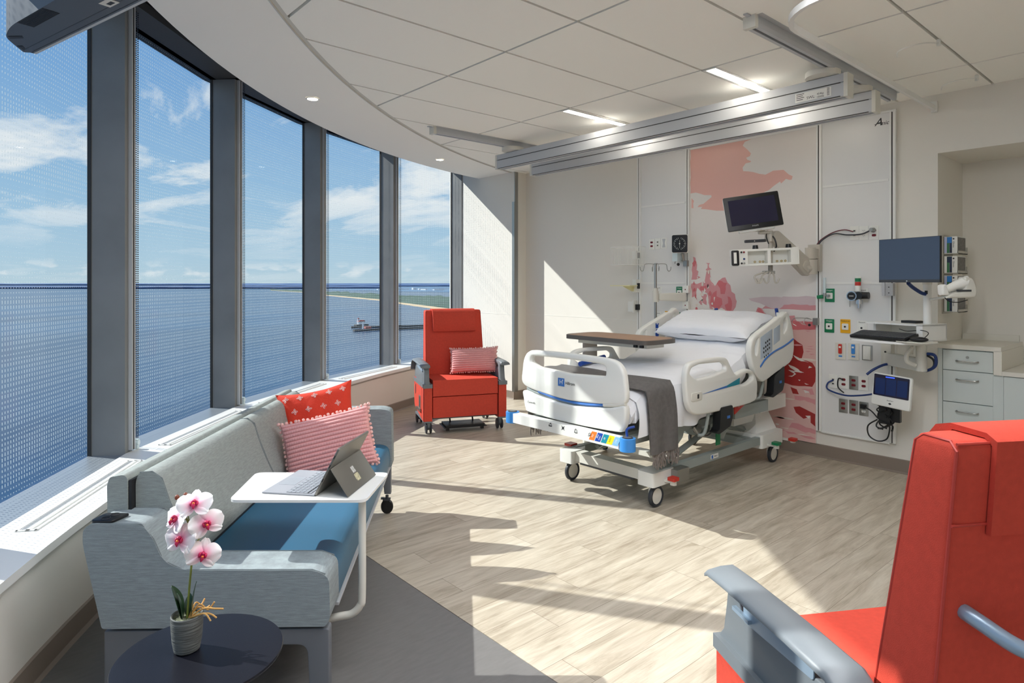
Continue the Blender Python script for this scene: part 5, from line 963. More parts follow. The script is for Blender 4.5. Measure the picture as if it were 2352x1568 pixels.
# top sheet hanging down the near side
b = B('sheet_white'); rings = []
for i in range(161):
    x = 3.30 + 1.32 * i / 160; zt = ztop(x); r_ = []
    drop = .52 + .018 * math.sin(x * 11) + .014 * mnoise.noise((x * 6, 0, 0)) + (.03 if x > 4.25 else 0) + max(0, x - 4.35) * .8
    fold = lambda z: .012 * math.sin(x * 34 + z * 6) * (zt - z) / .3
    for y, z in ((3.50, zt + .006), (3.4, zt + .012), (3.3, zt + .014), (3.2, zt + .015), (3.1, zt + .016), (3.0, zt + .017), (2.9, zt + .017), (2.8, zt + .016), (2.7, zt + .014), (2.63, zt + .010), (2.565, zt - .015), (2.548, zt - .06)): r_.append((x, y, z + mnoise.noise((x * 3.5, y * 4, 2)) * .016 + mnoise.noise((x * 16 + y * 6, y * 5, 7)) * .007 + mnoise.noise((x * 34, y * 12, 9)) * .0025))
    for k in range(1, 8): z = zt - .06 - (zt - .06 - drop) * k / 7; r_.append((x, 2.545 - .01 * math.sin(k / 7 * 3) + fold(z), z))
    rings.append(r_)
def shell(bb, rows, t, m=0):
    """thin closed cloth from a grid of points"""
    g2 = [[Vector(p) for p in r_] for r_ in rows]; out = []
    for i, r_ in enumerate(g2):
        nr = []
        for j, p in enumerate(r_):
            a = g2[min(i + 1, len(g2) - 1)][j] - g2[max(i - 1, 0)][j]; c_ = r_[min(j + 1, len(r_) - 1)] - r_[max(j - 1, 0)]; n_ = a.cross(c_); n_ = n_.normalized() if n_.length > 1e-9 else Vector((0, 0, 1)); nr.append(p - n_ * t)
        out.append(list(r_) + nr[::-1])
    bb.loft(out, m)
shell(b, rings, -.003); tag(obj('bed_sheet', b), 'white top sheet draped over the near side of the mattress', 'sheet')
def cushion(w, h, t, n=18, pinch=.10, p=2.6, sag=0, fn=None):
    """upright pillow in local xz, depth along y"""
    rows = []
    def P(u_, v_, s_):
        a, c_ = 2 * u_ - 1, 2 * v_ - 1; k = max(0, (1 - abs(a) ** p) * (1 - abs(c_) ** p)); th = t / 2 * k ** .42
        px_ = 1 - pinch * (1 - c_ * c_) * abs(a) ** 3 * 1; pz_ = 1 - pinch * (1 - a * a) * abs(c_) ** 3
        q = Vector((a * w / 2 * px_, s_ * th, c_ * h / 2 * pz_)); 
        if fn: q = fn(q, a, c_, s_)
        return q
    return P
def pillow_mesh(bb, P, n=20, m=0, M=None):
    bb.surf(lambda a, c_: P(a, c_, -1), n, n, m, M); bb.surf(lambda a, c_: P(a, c_, 1), n, n, m, M)
b = B('sheet_white'); P = cushion(.90, .50, .17, pinch=.06, p=3.2, fn=lambda q, a, c_, s_: q + Vector((0, .012 * mnoise.noise((a * 2.3, c_ * 2.5, s_)) + .006 * mnoise.noise((a * 7, c_ * 6, 4)), 0)))
Mpl = Matrix.Translation((4.975, 3.04, 1.135)) @ Matrix.Rotation(R(-18.5), 4, 'Y') @ Matrix(((0, 0, 1, 0), (1, 0, 0, 0), (0, 1, 0, 0), (0, 0, 0, 1)))
pillow_mesh(b, P, 30, M=Mpl); tag(obj('pillow', b, sm=80), 'plump white pillow at the raised head of the bed', 'pillow')
# grey throw
b = B('throw_grey'); rows = []
prof = [(3.655, .40), (3.655, .52), (3.652, .62), (3.645, .70), (3.63, .76), (3.58, .80)] 
def tz(x): return ztop(x) + .025
for i in range(13):
    f = i / 12; r_ = []
    for k in range(57):
        s_ = k / 56
        if s_ < .22: y = 3.635; z = .42 + (tz(3.5) - .05 - .42) * s_ / .22
        elif s_ < .27: q = (s_ - .22) / .05 * math.pi / 2; y = 3.635 - .06 * (1 - math.cos(q)) ; z = tz(3.5) - .05 + .05 * math.sin(q)
        elif s_ < .66: y = 3.575 - (3.575 - 2.58) * (s_ - .27) / .39; z = tz(3.5)
        elif s_ < .71: q = (s_ - .66) / .05 * math.pi / 2; y = 2.58 - .062 * math.sin(q); z = tz(3.5) - .06 * (1 - math.cos(q))
        else: y = 2.518 - .012 * (s_ - .71); z = tz(3.5) - .06 - (tz(3.5) - .06 - .385) * (s_ - .71) / .29
        hang = max(0, (s_ - .68) / .32); hang2 = max(0, (.24 - s_) / .24)
        x = 3.34 + .30 * f + .03 * hang * 1.2 + .016 * math.sin(s_ * 9) + .01 * mnoise.noise((s_ * 6, 1, 1))
        if .25 < s_ < .69: z = ztop(x) + .028 + .004 * math.sin(f * 9 + s_ * 14) + .006 * mnoise.noise((f * 3, s_ * 9, 0))
        y += (.010 * math.sin(f * 10 + s_ * 3)) * (hang + hang2)
        r_.append((x, y, z))
    rows.append(r_)
shell(b, rows, .009); th = tag(obj('throw_blanket', b, sm=60), 'charcoal grey fringed throw across the foot of the bed', 'blanket')
rs = random.Random(9)
for e in (0, 1):
    b = B('fringe_grey')
    for i in range(34):
        f = (i + .5) / 34; k = 56 if e == 0 else 0; p = Vector(rows[min(12, int(f * 12))][k]); p.x = 3.36 + .29 * f + (.045 if e == 0 else 0); l = rs.uniform(.05, .11); q = p.copy(); pts = [q.copy()]
        for j in range(5): q = q + Vector((rs.uniform(-.008, .008), rs.uniform(-.006, .006), -l / 5)); pts.append(q.copy())
        b.tube(pts, [.0062, .005, .0058, .0045, .0055, .0035], 6)
    obj('fringe', b, th, label='twisted fringe')

# overbed table
mat('laminate_tan', (168, 132, 104), .4, var=(6, .08, (1, 8, 1))); mat('taupe_edge', (92, 86, 80), .45); mat('taupe_metal', (150, 142, 134), .4)
t = thing('overbed_table', 'overbed table with tan laminate top and dark edge reaching over the bed', 'table', (4.17, 3.74, 0))
TP = rnd([(3.93, 2.98), (4.02, 2.95), (4.30, 2.95), (4.39, 3.03), (4.39, 3.82), (4.32, 3.88), (4.04, 3.88), (3.94, 3.82)], .05, 5)
b = B('taupe_edge'); b.prism(TP, 1.025, 1.058, bev=.006); top = obj('tabletop', b, t)
b = B('laminate_tan'); b.prism([((x - 4.17) * .93 + 4.17, (y - 3.4) * .95 + 3.4) for x, y in TP], 1.0575, 1.0592); obj('laminate', b, top, sm=0, label='tan laminate surface')
b = B('off_white', 'ink'); b.box(4.06, 4.28, 3.05, 3.78, .985, 1.024, bev=.01); b.box(4.04, 4.06, 3.08, 3.11, .99, 1.01, m=1); b.box(4.04, 4.06, 3.14, 3.17, .99, 1.01, m=1); obj('support_arm', b, t)
b = B('taupe_metal'); b.plate([rect(-.062, .062, -.035, .035, .02)], .60, .004, 0, T(4.17, 3.745, .725, YAW)); obj('upper_column', b, t); b = B('off_white'); b.plate([rect(-.060, .060, -.033, .033, .02)], .44, .004, 0, T(4.17, 3.745, .28, YAW)); obj('lower_column', b, t)
b = B('off_white'); b.box(3.90, 3.98, 3.05, 3.80, .045, .085, bev=.01); b.box(4.36, 4.44, 3.05, 3.80, .045, .085, bev=.01); b.box(3.90, 4.44, 3.70, 3.80, .045, .09, bev=.01); obj('base', b, t)
for x, y in ((3.94, 3.08), (4.40, 3.08), (3.94, 3.77), (4.40, 3.77)): b = B('rubber'); b.cyl((x - .012, y, .025), (x + .012, y, .025), .025); obj('caster', b, t)
# ================================================================== recliners
mat('red_upholstery', (202, 72, 55), .8, bump=(500, .25), var=(60, .06, (1, 1, 1)), spec=.25); mat('red_piping', (186, 58, 46), .55); mat('arm_grey', (112, 118, 122), .42); mat('handle_grey', (150, 168, 184), .35, .3)
def recliner(label, loc, rz, pockets):
    t = thing('recliner', label, 'chair', loc, rz, 'red medical recliners')
    def O(n, b, p=None, **k): return obj(n, b, p or t, local=True, **k)
    b = B('red_upholstery'); b.box(-.335, .335, -.27, .285, .375, .535, bev=.04, seg=4); O('seat', b)
    b = B('red_upholstery'); b.box(-.333, .333, .215, .276, .16, .366, bev=.015, seg=3); O('leg_rest', b)
    # back: tilted slab
    def FY(z): return -.180 - (z - .6) * .175
    def RY(z): return -.335 - (z - .6) * .083
    def HW(z): return .325 - .022 * (z - .45)
    b = B('red_upholstery'); rings = []
    for z, e in [(.44, .02), (.455, .0), (.6, 0), (.75, 0), (.9, 0), (1.05, 0), (1.15, 0), (1.192, 0), (1.203, .004), (1.208, .014)]:
        w = HW(z) - e; prof = rnd([(-w, FY(z) - e), (w, FY(z) - e), (w, RY(z) + e), (-w, RY(z) + e)], .014, 3); rings.append([(x, y, z) for x, y in prof])
    b.loft(rings); bk = O('backrest', b, sm=50)
    b = B('red_piping')
    for s_ in (-1, 1):
        b.tube([(s_ * (HW(z) - .003), FY(z) - .003, z) for z in (.50, .8, 1.0, 1.19)] + [(s_ * (HW(1.2) - .006), FY(1.2) - .02, 1.2045), (s_ * (HW(1.2) - .006), RY(1.2) + .02, 1.2045)] + [(s_ * (HW(z) - .003), RY(z) + .003, z) for z in (1.19, 1.0, .8, .50)], .0032, 6)
    b.tube([(-.31, RY(1.05) - .001, 1.05), (.31, RY(1.05) - .001, 1.05)], .0032, 6); b.tube([(-.305, RY(1.2) + .004, 1.2025), (.305, RY(1.2) + .004, 1.2025)], .0032, 6); O('piping', b, bk)
    # head pillow in front with a flap over the top
    b = B('red_upholstery'); w = .235; fy, ry = FY(1.2), RY(1.2); Pp = [(FY(.99) + .002, .985), (FY(.99) + .030, .982), (FY(1.04) + .052, 1.03), (FY(1.1) + .056, 1.10), (FY(1.18) + .048, 1.18), (fy + .025, 1.212), (fy - .01, 1.222), (ry + .01, 1.220), (ry - .012, 1.208), (RY(1.1) - .013, 1.1), (RY(1.03) - .013, 1.03), (RY(1.03) - .002, 1.03), (RY(1.1) - .002, 1.1), (ry - .001, 1.198), (ry + .014, 1.210), (fy - .014, 1.210), (fy + .001, 1.19)]
    b.prism(Pp, -w, w, M=Matrix(((0, 0, 1, 0), (1, 0, 0, 0), (0, 1, 0, 0), (0, 0, 0, 1))), bev=.004); O('head_cushion', b, sm=60)
    # push handle behind
    b = B('handle_grey'); rh = RY(.87); b.tube([(-.268, rh + .005, .882), (-.262, rh - .03, .875), (-.235, rh - .085, .855), (-.18, rh - .115, .845), (-.10, rh - .12, .850), (.10, rh - .12, .850), (.18, rh - .115, .845), (.235, rh - .085, .855), (.262, rh - .03, .875), (.268, rh + .005, .882)], .0145, 12, sm=6); O('push_handle', b)
    for s_ in (-1, 1):
        # upholstered side
        b = B('red_upholstery'); b.prism(rnd([(-.27, .20), (.20, .13), (.295, .13), (.295, .475), (-.29, .505), (-.29, .30)], [.05, .02, .015, .01, .02, .03]), .345 if s_ > 0 else -.425, .425 if s_ > 0 else -.345, M=Matrix(((0, 0, 1, 0), (1, 0, 0, 0), (0, 1, 0, 0), (0, 0, 0, 1))), bev=.012); sp = O('side_panel', b)
        Ms = frame((s_ * .427, 0, 0), (0, 1, 0), (0, 0, 1))
        if s_ < 0 or True:
            sg = s_
            b = B('dark_grey'); b.plate([rnd([(-.21, .40), (-.19, .44), (-.185, .36), (-.20, .33)], .008)], .004, .001, 0, Ms); O('recline_lever', b, sp)
            b = B('steel', 'dark_grey'); b.plate([rect(.02, .10, .22, .36, .012), rect(.035, .085, .235, .345, .006)], .008, .002, 0, Ms, res=1); b.plate([rect(.035, .085, .235, .345)], .002, 0, 1, Ms); O('lever_pocket', b, sp)
            b = B('steel'); b.box(min(s_ * .43, s_ * .445), max(s_ * .43, s_ * .445), -.03, .13, .205, .235, bev=.006); b.cyl((s_ * .42, -.03, .22), (s_ * .45, -.03, .22), .015); O('side_lever', b, sp)
        # moulded arm: outer skin, flange and front post
        b = B('arm_grey'); rings = []
        YS = [(-.32, .60, 0), (-.28, .675, 0), (-.22, .705, 0), (-.08, .706, 0), (.08, .702, 0), (.20, .698, 0), (.29, .692, 0), (.302, .684, 1), (.298, .60, 1), (.296, .55, 1), (.30, .49, 1)]
        xi, xo = s_ * .366, s_ * .415
        # top cap (arm pad) with outward flange
        for y, z, _ in YS[:8]:
            fl = .044; rings.append([(xi, y, z - .022), (xi, y, z - .004), (xi + s_ * .012, y, z + .004), (xo, y, z + .003), (xo + s_ * fl * .8, y, z - .004), (xo + s_ * fl, y, z - .012), (xo + s_ * fl, y, z - .020), (xo + s_ * fl * .6, y, z - .022), (xo - s_ * .010, y, z - .026)])
        b.loft(rings); O('armrest', b, sm=60)
        b = B('arm_grey'); side = [(-.30, .49), (-.30, .62), (-.24, .690), (.06, .688), (.20, .684), (.245, .66), (.255, .60), (.27, .53), (.300, .495), (.300, .470), (.297, .462)]
        hole = rnd([(-.16, .635), (.17, .615), (.19, .645), (.16, .665), (-.16, .675)], .012)
        b.plate([side, hole], .05, .004, 0, frame((s_ * .392, 0, 0), (0, 1, 0), (0, 0, 1))); b.box(min(s_ * .343, s_ * .432), max(s_ * .343, s_ * .432), -.295, .302, .462, .50, bev=.008); O('arm_shell', b, sm=40)
        b = B('handle_grey'); b.plate([rnd([(-.13, .625), (.16, .605), (.16, .655), (-.13, .668)], .01)], .004, .001, 0, frame((s_ * .418, 0, 0), (0, 1, 0), (0, 0, 1))); b.box(min(s_ * .418, s_ * .43), max(s_ * .418, s_ * .43), .12, .20, .618, .628, bev=.003); O('grip_lever', b)
    b = B('arm_grey')
    for s_ in (-1, 1): b.box(s_ * .385 - .035, s_ * .385 + .035, -.26, .29, .118, .135, bev=.004)
    b.box(-.36, .36, -.25, -.20, .12, .15, bev=.004); b.box(-.36, .36, .10, .14, .12, .15, bev=.004); O('base_frame', b)
    for x, y in ((-.37, .235), (.37, .235), (-.37, -.30), (.37, -.30)):
        b = B('arm_grey'); b.cyl((x, y, .125), (x, y, .10), .022); b.plate([rnd([(-.03, .118), (.03, .115), (.035, .05), (.01, .03), (-.02, .06)], .015)], .034, .006, 0, frame((x, y - .004, 0), (0, -1, 0), (0, 0, 1))); c_ = O('caster', b)
        b = B('rubber', 'arm_grey')
        for q in (-.022, .022): b.lathe([(.0001, -.008), (.042, -.008), (.052, -.006), (.055, 0), (.052, .006), (.042, .008), (.0001, .008)], 26, M=Matrix.Translation((x + q, y - .012, .0552)) @ Matrix.Rotation(R(90), 4, 'Y'))
        O('wheel', b, c_)
    b = B('black_plastic'); b.box(-.20, .20, .05, .27, .055, .075, bev=.006); b.box(-.22, .22, .04, .28, .048, .056, bev=.003)
    for x in (-.18, .18): b.box(x - .015, x + .015, .22, .26, .02, .05, bev=.003)
    for x in (-.12, .12): b.cyl((x, .10, .07), (x, .06, .15), .008)
    O('foot_tray', b)
    return t
recliner('red medical recliner standing in the far corner by the windows', (3.97, 5.393, 0), R(157.1), 1)
cx, cy, _ = CW(1.0535, 1.599)
recliner('large red medical recliner seen from behind, cut by the picture edge', (cx, cy, 0), R(-31.1), 0)

# ================================================================== sofa
def fabric(name, rgb, st, amt, sc):
    m = mat(name, rgb, .8, bump=(420, .3)); t = m.node_tree; bb = t.nodes['Principled BSDF']; co = nd(t, 'ShaderNodeTexCoord').outputs['Object']
    mp_ = nd(t, 'ShaderNodeMapping'); mp_.inputs['Scale'].default_value = st; t.links.new(co, mp_.inputs[0]); n = nd(t, 'ShaderNodeTexNoise', i_Scale=sc, i_Detail=6.0, i_Roughness=.7); t.links.new(mp_.outputs[0], n.inputs[0]); c = lin(rgb)
    t.links.new(ramp(t, n.outputs[0], [(.32, tuple(x * (1 - amt) for x in c[:3]) + (1,)), (.5, c), (.68, tuple(min(1, x * (1 + amt)) for x in c[:3]) + (1,))]), bb.inputs['Base Color'])
fabric('sofa_tweed', (140, 149, 151), (5, 5, 60), .22, 3.2); fabric('sofa_tweed_back', (150, 156, 152), (9, 9, 60), .16, 3.2)
mat('seat_blue', (50, 102, 132), .5, bump=(300, .12)); mat('sofa_seam', (112, 120, 122), .7); mat('leg_grey', (112, 116, 122), .4, .1)
so = CW(-1.486, 2.2); SRZ = YAW + R(1.2)
sofa = thing('sofa', 'long grey tweed sofa with blue vinyl seat along the windows', 'sofa', (so[0], so[1], 0), SRZ)
def taper(b):
    for v in b.bm.verts: v.co.x *= 1 - .145 * max(0, v.co.y) / 2.05
    return b
def SO(n, b, p=None, **k): return obj(n, taper(b), p or sofa, local=True, **k)
YZM = Matrix(((1, 0, 0, 0), (0, 0, -1, 0), (0, 1, 0, 0), (0, 0, 0, 1)))    # prism xy -> (x,z), extruded along -y
ARM = rnd([(.066, .303), (.0, .60), (.002, .650), (.03, .668), (.205, .664), (.240, .615), (.275, .535), (.345, .503), (.80, .500), (.848, .475), (.852, .33), (.835, .303)], [.01, .03, .02, .02, .03, .02, .04, .05, .04, .04, .02, .01], 4)
b = B('sofa_tweed'); b.prism(ARM, -.165, 0, M=YZM, bev=.014, seg=3); ar = SO('armrest', b, sm=50)
b = B('sofa_seam')
for yy in (.004, .161): b.tube([(x, yy, z) for x, z in [(.02, .655), (.06, .667), (.20, .663), (.242, .612), (.275, .537), (.345, .504), (.79, .501), (.835, .485)]], .0022, 5); SO('piping', b, ar); b = B('sofa_seam')
b.bm.free()
b = B('sofa_tweed'); b.prism(rnd([(.03, .29), (.03, .675), (.79, .68), (.858, .665), (.862, .30)], [.01, .02, .03, .03, .02]), -2.05, -1.925, M=YZM, bev=.014, seg=3); SO('armrest', b, sm=50)
b = B('sofa_tweed_back'); b.prism(rnd([(.006, .50), (.002, .76), (.012, .788), (.062, .796), (.076, .785), (.078, .50)], .01), -2.03, -.135, M=YZM, bev=.008); SO('rear_back_panel', b, sm=50)
b = B('ink'); b.box(.079, .089, .14, 2.02, .48, .775); SO('gap_shade', b, sm=0)  # black slab stands in for the shade between the back pads
for s0, s1 in ((.165, 1.09), (1.095, 1.92)):
    b = B('sofa_tweed_back'); b.prism(rnd([(.092, .46), (.090, .765), (.104, .797), (.150, .800), (.188, .775), (.215, .69), (.262, .58), (.305, .50), (.300, .46)], [.01, .02, .02, .02, .03, .03, .05, .02, .01]), -s1, -s0, M=YZM, bev=.012, seg=3); bp_ = SO('back_cushion', b, sm=50)
    b = B('sofa_seam')
    for s_ in (s0 + .003, s1 - .003): b.tube([(x, s_, z) for x, z in [(.104, .796), (.150, .799), (.187, .774), (.215, .69), (.262, .58), (.303, .50)]], .0025, 5); SO('piping', b, bp_); b = B('sofa_seam')
b = B('seat_blue'); b.prism(rnd([(.26, .315), (.26, .455), (.79, .452), (.838, .435), (.850, .38), (.846, .318)], [.01, .02, .03, .035, .03, .01]), -1.922, -.168, M=YZM, bev=.01); SO('seat', b, sm=50)
b = B('ink'); b.box(.262, .30, .17, 1.92, .45, .485, bev=.004); SO('back_gap_shade', b, sm=0)  # shade of the gap between back and seat, as a black strip
b = B('alu'); b.box(.80, .850, .17, 2.04, .292, .303, bev=.002); SO('front_rail', b, sm=0)
b = B('leg_grey'); b.plate([rnd([(.068, 0), (.068, .290), (.846, .290), (.846, 0), (.782, 0), (.770, .235), (.160, .235), (.150, 0)], [.003, .006, .012, .003, .003, .035, .035, .003], 5)], .05, .004, 0, frame((0, .035, 0), (1, 0, 0), (0, 0, 1))); SO('leg_frame', b, sm=30)
b = B('leg_grey'); b.plate([rnd([(.02, .09), (.02, .29), (.850, .29), (.850, .115), (.80, .115), (.785, .235), (.10, .235), (.09, .09)], [.003, .006, .012, .003, .003, .035, .035, .003], 5)], .05, .004, 0, frame((0, 1.985, 0), (1, 0, 0), (0, 0, 1))); SO('leg_frame', b, sm=30)
b = B('ink'); b.box(.50, .70, .06, 1.9, .215, .235, bev=.008); b.box(.10, .80, .07, 1.95, .24, .30); SO('under_frame', b, sm=0)
for x in (.06, .825):
    b = B('dark_grey'); b.cyl((x, 1.93, .12), (x, 1.93, .09), .012); b.box(x - .03, x + .025, 1.91, 1.95, .088, .098, bev=.003); b.box(x - .045, x - .02, 1.92, 1.94, .094, .104, bev=.003); c_ = SO('caster', b)
    b = B('black_plastic'); b.lathe([(.0001, -.012), (.012, -.014), (.040, -.013), (.046, -.008), (.047, 0), (.046, .008), (.040, .013), (.012, .014), (.0001, .012)], 28, M=Matrix.Translation((x, 1.93, .047)) @ Matrix.Rotation(R(90), 4, 'X')); SO('wheel', b, c_)
b = B('black_plastic', 'dark_grey'); b.plate([rnd([(.018, .008), (.100, .008), (.118, .080), (.030, .086)], [.02, .01, .01, .01])], .010, .003, 0, Matrix.Translation((0, 0, .671)) @ Matrix.Rotation(R(0), 4, 'Z'))
for yy in (.028, .064):
    b.lathe([(.014, 0), (.0155, .0), (.0155, .0015), (.014, .0015)], 20, m=1, M=Matrix.Translation((.055 + yy * .3, yy, .6765)))
    for q in (-.008, .008): b.box(.055 + yy * .3 + q * .6 - .001, .055 + yy * .3 + q * .6 + .001, yy - .004, yy + .003, .676, .677, m=1)
pp = SO('power_outlet', b, label='black power outlet plate')

# ---- small C table over the sofa
t = thing('laptop_table', 'white slim sofa table holding the open tablet computer', 'table', CW(-.565, 2.44)); 
def CP(P): return [CW(*p)[:2] for p in P]
b = B('sill_white'); b.prism(rnd(CP([(-1.046, 2.347), (-.540, 2.347), (-.520, 2.690), (-1.081, 2.690)]), .035, 6), .690, .700, bev=.003); obj('tabletop', b, t)
b = B('off_white'); b.tube([CW(-.57, 2.42, .69), CW(-.57, 2.42, .33), CW(-.578, 2.42, .275), CW(-.61, 2.42, .243), CW(-.66, 2.42, .232), CW(-.80, 2.42, .20)], .0145, 12, sm=5); obj('post', b, t)
b = B('off_white'); b.prism(rnd(CP([(-1.36, 2.50), (-1.0, 2.50), (-1.0, 2.55), (-1.36, 2.55)]), .01), .0, .012, bev=.003); b.tube([CW(-.80, 2.42, .20), CW(-1.04, 2.47, .18), CW(-1.06, 2.52, .10), CW(-1.06, 2.52, .01)], .0145, 10, sm=3); obj('base', b, t)
# ---- tablet computer with keyboard and kick stand
mat('tablet_grey', (120, 118, 112), .35, .55); mat('keyboard_grey', (150, 152, 158), .7, bump=(300, .1)); mat('key_grey', (150, 154, 160), .5); mat('logo_mirror', (235, 235, 232), .25, .6)
wv = Vector(CW(math.sin(R(9)), math.cos(R(9)))); qv = Vector(CW(math.cos(R(9)), -math.sin(R(9)))); O0 = Vector(CW(-.738, 2.385, .7005))
t = thing('tablet_computer', 'grey tablet computer on its kickstand with flat keyboard, on the white sofa table', 'computer', tuple(O0 + wv * .145))
Mk = frame(O0, wv, -qv)   # x along width, y toward the user
if (Mk.to_3x3() @ Vector((0, 0, 1))).z < 0: Mk = frame(O0 + wv * .29, -wv, -qv)
kw = Matrix.Identity(4)
b = B('keyboard_grey'); b.box(0, .29, .004, .215, .001, .006, bev=.0015, M=Mk); kb = obj('keyboard', b, t)
b = B('key_grey', 'ink')
b.box(.010, .280, .020, .122, .0058, .0064, m=1, M=Mk)
for r_ in range(6):
    n_ = 14 if r_ < 5 else 9
    for c_ in range(n_):
        w_ = .268 / n_; b.box(.0115 + c_ * w_, .0115 + (c_ + 1) * w_ - .0032, .0215 + r_ * .0167, .0215 + r_ * .0167 + (.0145 if r_ else .010), .0060, .0075, M=Mk)
obj('key', b, kb, sm=0)['kind'] = 'stuff'
b = B('key_grey'); b.box(.095, .195, .132, .20, .0058, .0066, M=Mk); obj('touch_pad', b, kb, sm=0)
tilt = R(62); zu = Vector((0, 0, 1)); tv = (qv * math.cos(tilt) + zu * math.sin(tilt)).normalized(); Mtb = frame(O0 + zu * .002 - qv * .002, wv, tv)
sgn = 1 if (Mtb.to_3x3() @ Vector((0, 0, 1))).dot(qv) > 0 else -1     # local z towards the back of the tablet
b = B('tablet_grey'); b.plate([rect(0, .292, 0, .205, .008)], .0085, .002, 0, Mtb); tb = obj('tablet', b, t)
b = B('screen_off'); b.plate([rect(.004, .288, .004, .200, .006)], .0008, 0, 0, Mtb @ Matrix.Translation((0, 0, -sgn * .0045))); obj('screen', b, tb, sm=0)
b = B('ink')
for x0, x1, y in ((0, .0004, .06), (0, .0004, .12), (0, .0004, .16)): b.box(-.0004, .0006, y, y + .014, -.002, .002, M=Mtb)
obj('port', b, tb, sm=0)
hp = Mtb @ Vector((0, .118, sgn * .005)); lp = O0 + qv * .128 + zu * .0015; dv = hp - lp; dv -= wv * dv.dot(wv); Mks = frame(lp, wv, dv); L_ = dv.length
b = B('tablet_grey'); b.plate([rect(.004, .288, 0, L_, .006)], .003, .001, 0, Mks, res=1); ks = obj('kickstand', b, t)
s2 = 1 if (Mks.to_3x3() @ Vector((0, 0, 1))).dot(qv) > 0 else -1
b = B('logo_mirror', 'tablet_grey'); Mq = Mks @ Matrix.Translation((.146, L_ * .60, s2 * .0018))
for i in (0, 1):
    for j in (0, 1): b.box(-.013 + i * .0135, -.0005 + i * .0135, -.013 + j * .0135, -.0005 + j * .0135, -.0003, .0003, M=Mq)
obj('logo', b, ks, sm=0, label='four pale squares logo')
mat('worn_label', (176, 170, 140), .5, var=(120, .4)); b = B('worn_label'); b.plate([rect(.128, .165, L_ * .60 - .048, L_ * .60 - .018, .006)], .0006, 0, 0, Mks @ Matrix.Translation((0, 0, s2 * .0019))); obj('label', b, ks, sm=0)

# ---- cushions
mat('pink_knit', (226, 166, 164), .9, bump=(200, .5)); mat('pompom_pink', (238, 190, 182), .95, bump=(300, .6)); mat('red_cotton', (214, 58, 34), .85, bump=(90, .5)); mat('white_thread', (240, 228, 222), .8)
def knit_pillow(label, M, w, h, th, rib_axis, nrib, mt='pink_knit'):
    t = thing('throw_pillow', label, 'pillow', tuple(M.translation), 0, 'pink ribbed throw pillows with pompoms')
    P = cushion(w, h, th, pinch=.05, p=3.0)
    def fn(s_):
        def f(u_, v_):
            q = P(u_, v_, s_); a = (v_ if rib_axis == 'x' else u_); o = (u_ if rib_axis == 'x' else v_)
            rib = abs(math.sin(a * nrib * math.pi)) ** .7; cell = .75 + .25 * abs(math.sin(o * 34 * math.pi + (int(a * nrib) % 2) * 1.57)) ** .5
            e = min(u_, 1 - u_, v_, 1 - v_); k = min(1, e / .03); return q + Vector((0, s_ * (.011 * rib * cell - .003) * k, 0))
        return f
    n = nrib * 8
    b = B(mt); nu, nv = (136, n) if rib_axis == 'x' else (n, 136)
    b.surf(fn(-1), nu, nv, M=M); b.surf(fn(1), 30, 30, M=M); obj('cover', b, t, sm=80)
    b = B('pompom_pink'); rs = random.Random(4); per = []
    for k in range(23): per.append((k / 22, 0)); per.append((k / 22, 1))
    for k in range(1, 15): per.append((0, k / 15)); per.append((1, k / 15))
    for u_, v_ in per:
        q = P(min(max(u_, .01), .99), min(max(v_, .01), .99), 1); q.y = 0; q.x *= 1.035; q.z *= 1.05; q += Vector((rs.uniform(-.004, .004), rs.uniform(-.006, .006), rs.uniform(-.003, .003)))
        b.ball(M @ q, .0095 * rs.uniform(.85, 1.15), 8)
    o = obj('pompom_trim', b, t, sm=80); return t
def cam_basis(l, d, z, yaw, roll, lean):
    """pillow whose face looks back at the viewer turned by yaw to the right, rolled, leaning back"""
    f = Vector(CW(math.sin(yaw), -math.cos(yaw))); r_ = Vector(CW(math.cos(yaw), math.sin(yaw)))
    upv = (Vector((0, 0, 1)) * math.cos(lean) - f * math.sin(lean)).normalized(); r2 = (r_ * math.cos(roll) + upv * math.sin(roll)).normalized(); u2 = (upv * math.cos(roll) - r_ * math.sin(roll)).normalized(); n_ = r2.cross(u2)  # points to viewer
    M = Matrix((r2, -n_, u2)).transposed().to_4x4(); M.translation = Vector(CW(l, d, z)); return M
knit_pillow('dusty pink ribbed pillow with pompom edging on the sofa', cam_basis(-1.005, 3.50, .615, R(8), R(12), R(18)), .48, .32, .15, 'x', 15)
fx_, fy_, _ = (3.93, 5.20, 0)
Mc = T(3.97, 5.393, 0, R(157.1))
loc = Mc @ Vector((-.165, -.02, .685)); fdir = (Mc.to_3x3() @ Vector((.28, 1, 0))).normalized(); ang = math.atan2(fdir.x, -fdir.y)
f = fdir; r_ = Vector((-f.y, f.x, 0)); lean = R(16); upv = (Vector((0, 0, 1)) * math.cos(lean) - f * math.sin(lean)).normalized(); n_ = r_.cross(upv)
roll = R(2); r2 = r_ * math.cos(roll) + upv * math.sin(roll); u2 = upv * math.cos(roll) - r_ * math.sin(roll); Mr = Matrix((r2, -(r2.cross(u2)), u2)).transposed().to_4x4(); Mr.translation = loc
knit_pillow('pink and white ribbed pillow with pompom edging on the far recliner seat', Mr, .49, .255, .13, 'x', 11)
t = thing('throw_pillow', 'bright red pillow with small white embroidered stars, leaning in the sofa corner', 'pillow', CW(-1.10, 3.85, .5))
Mr = cam_basis(-1.16, 3.84, .665, R(14), R(10), R(14)); P = cushion(.45, .42, .15, pinch=.13, p=2.3, fn=lambda q, a, c_, s_: q + Vector((0, .008 * mnoise.noise((a * 3, c_ * 3, s_)), 0)))
b = B('red_cotton'); pillow_mesh(b, P, 26, M=Mr); cv_ = obj('cover', b, t, sm=80)
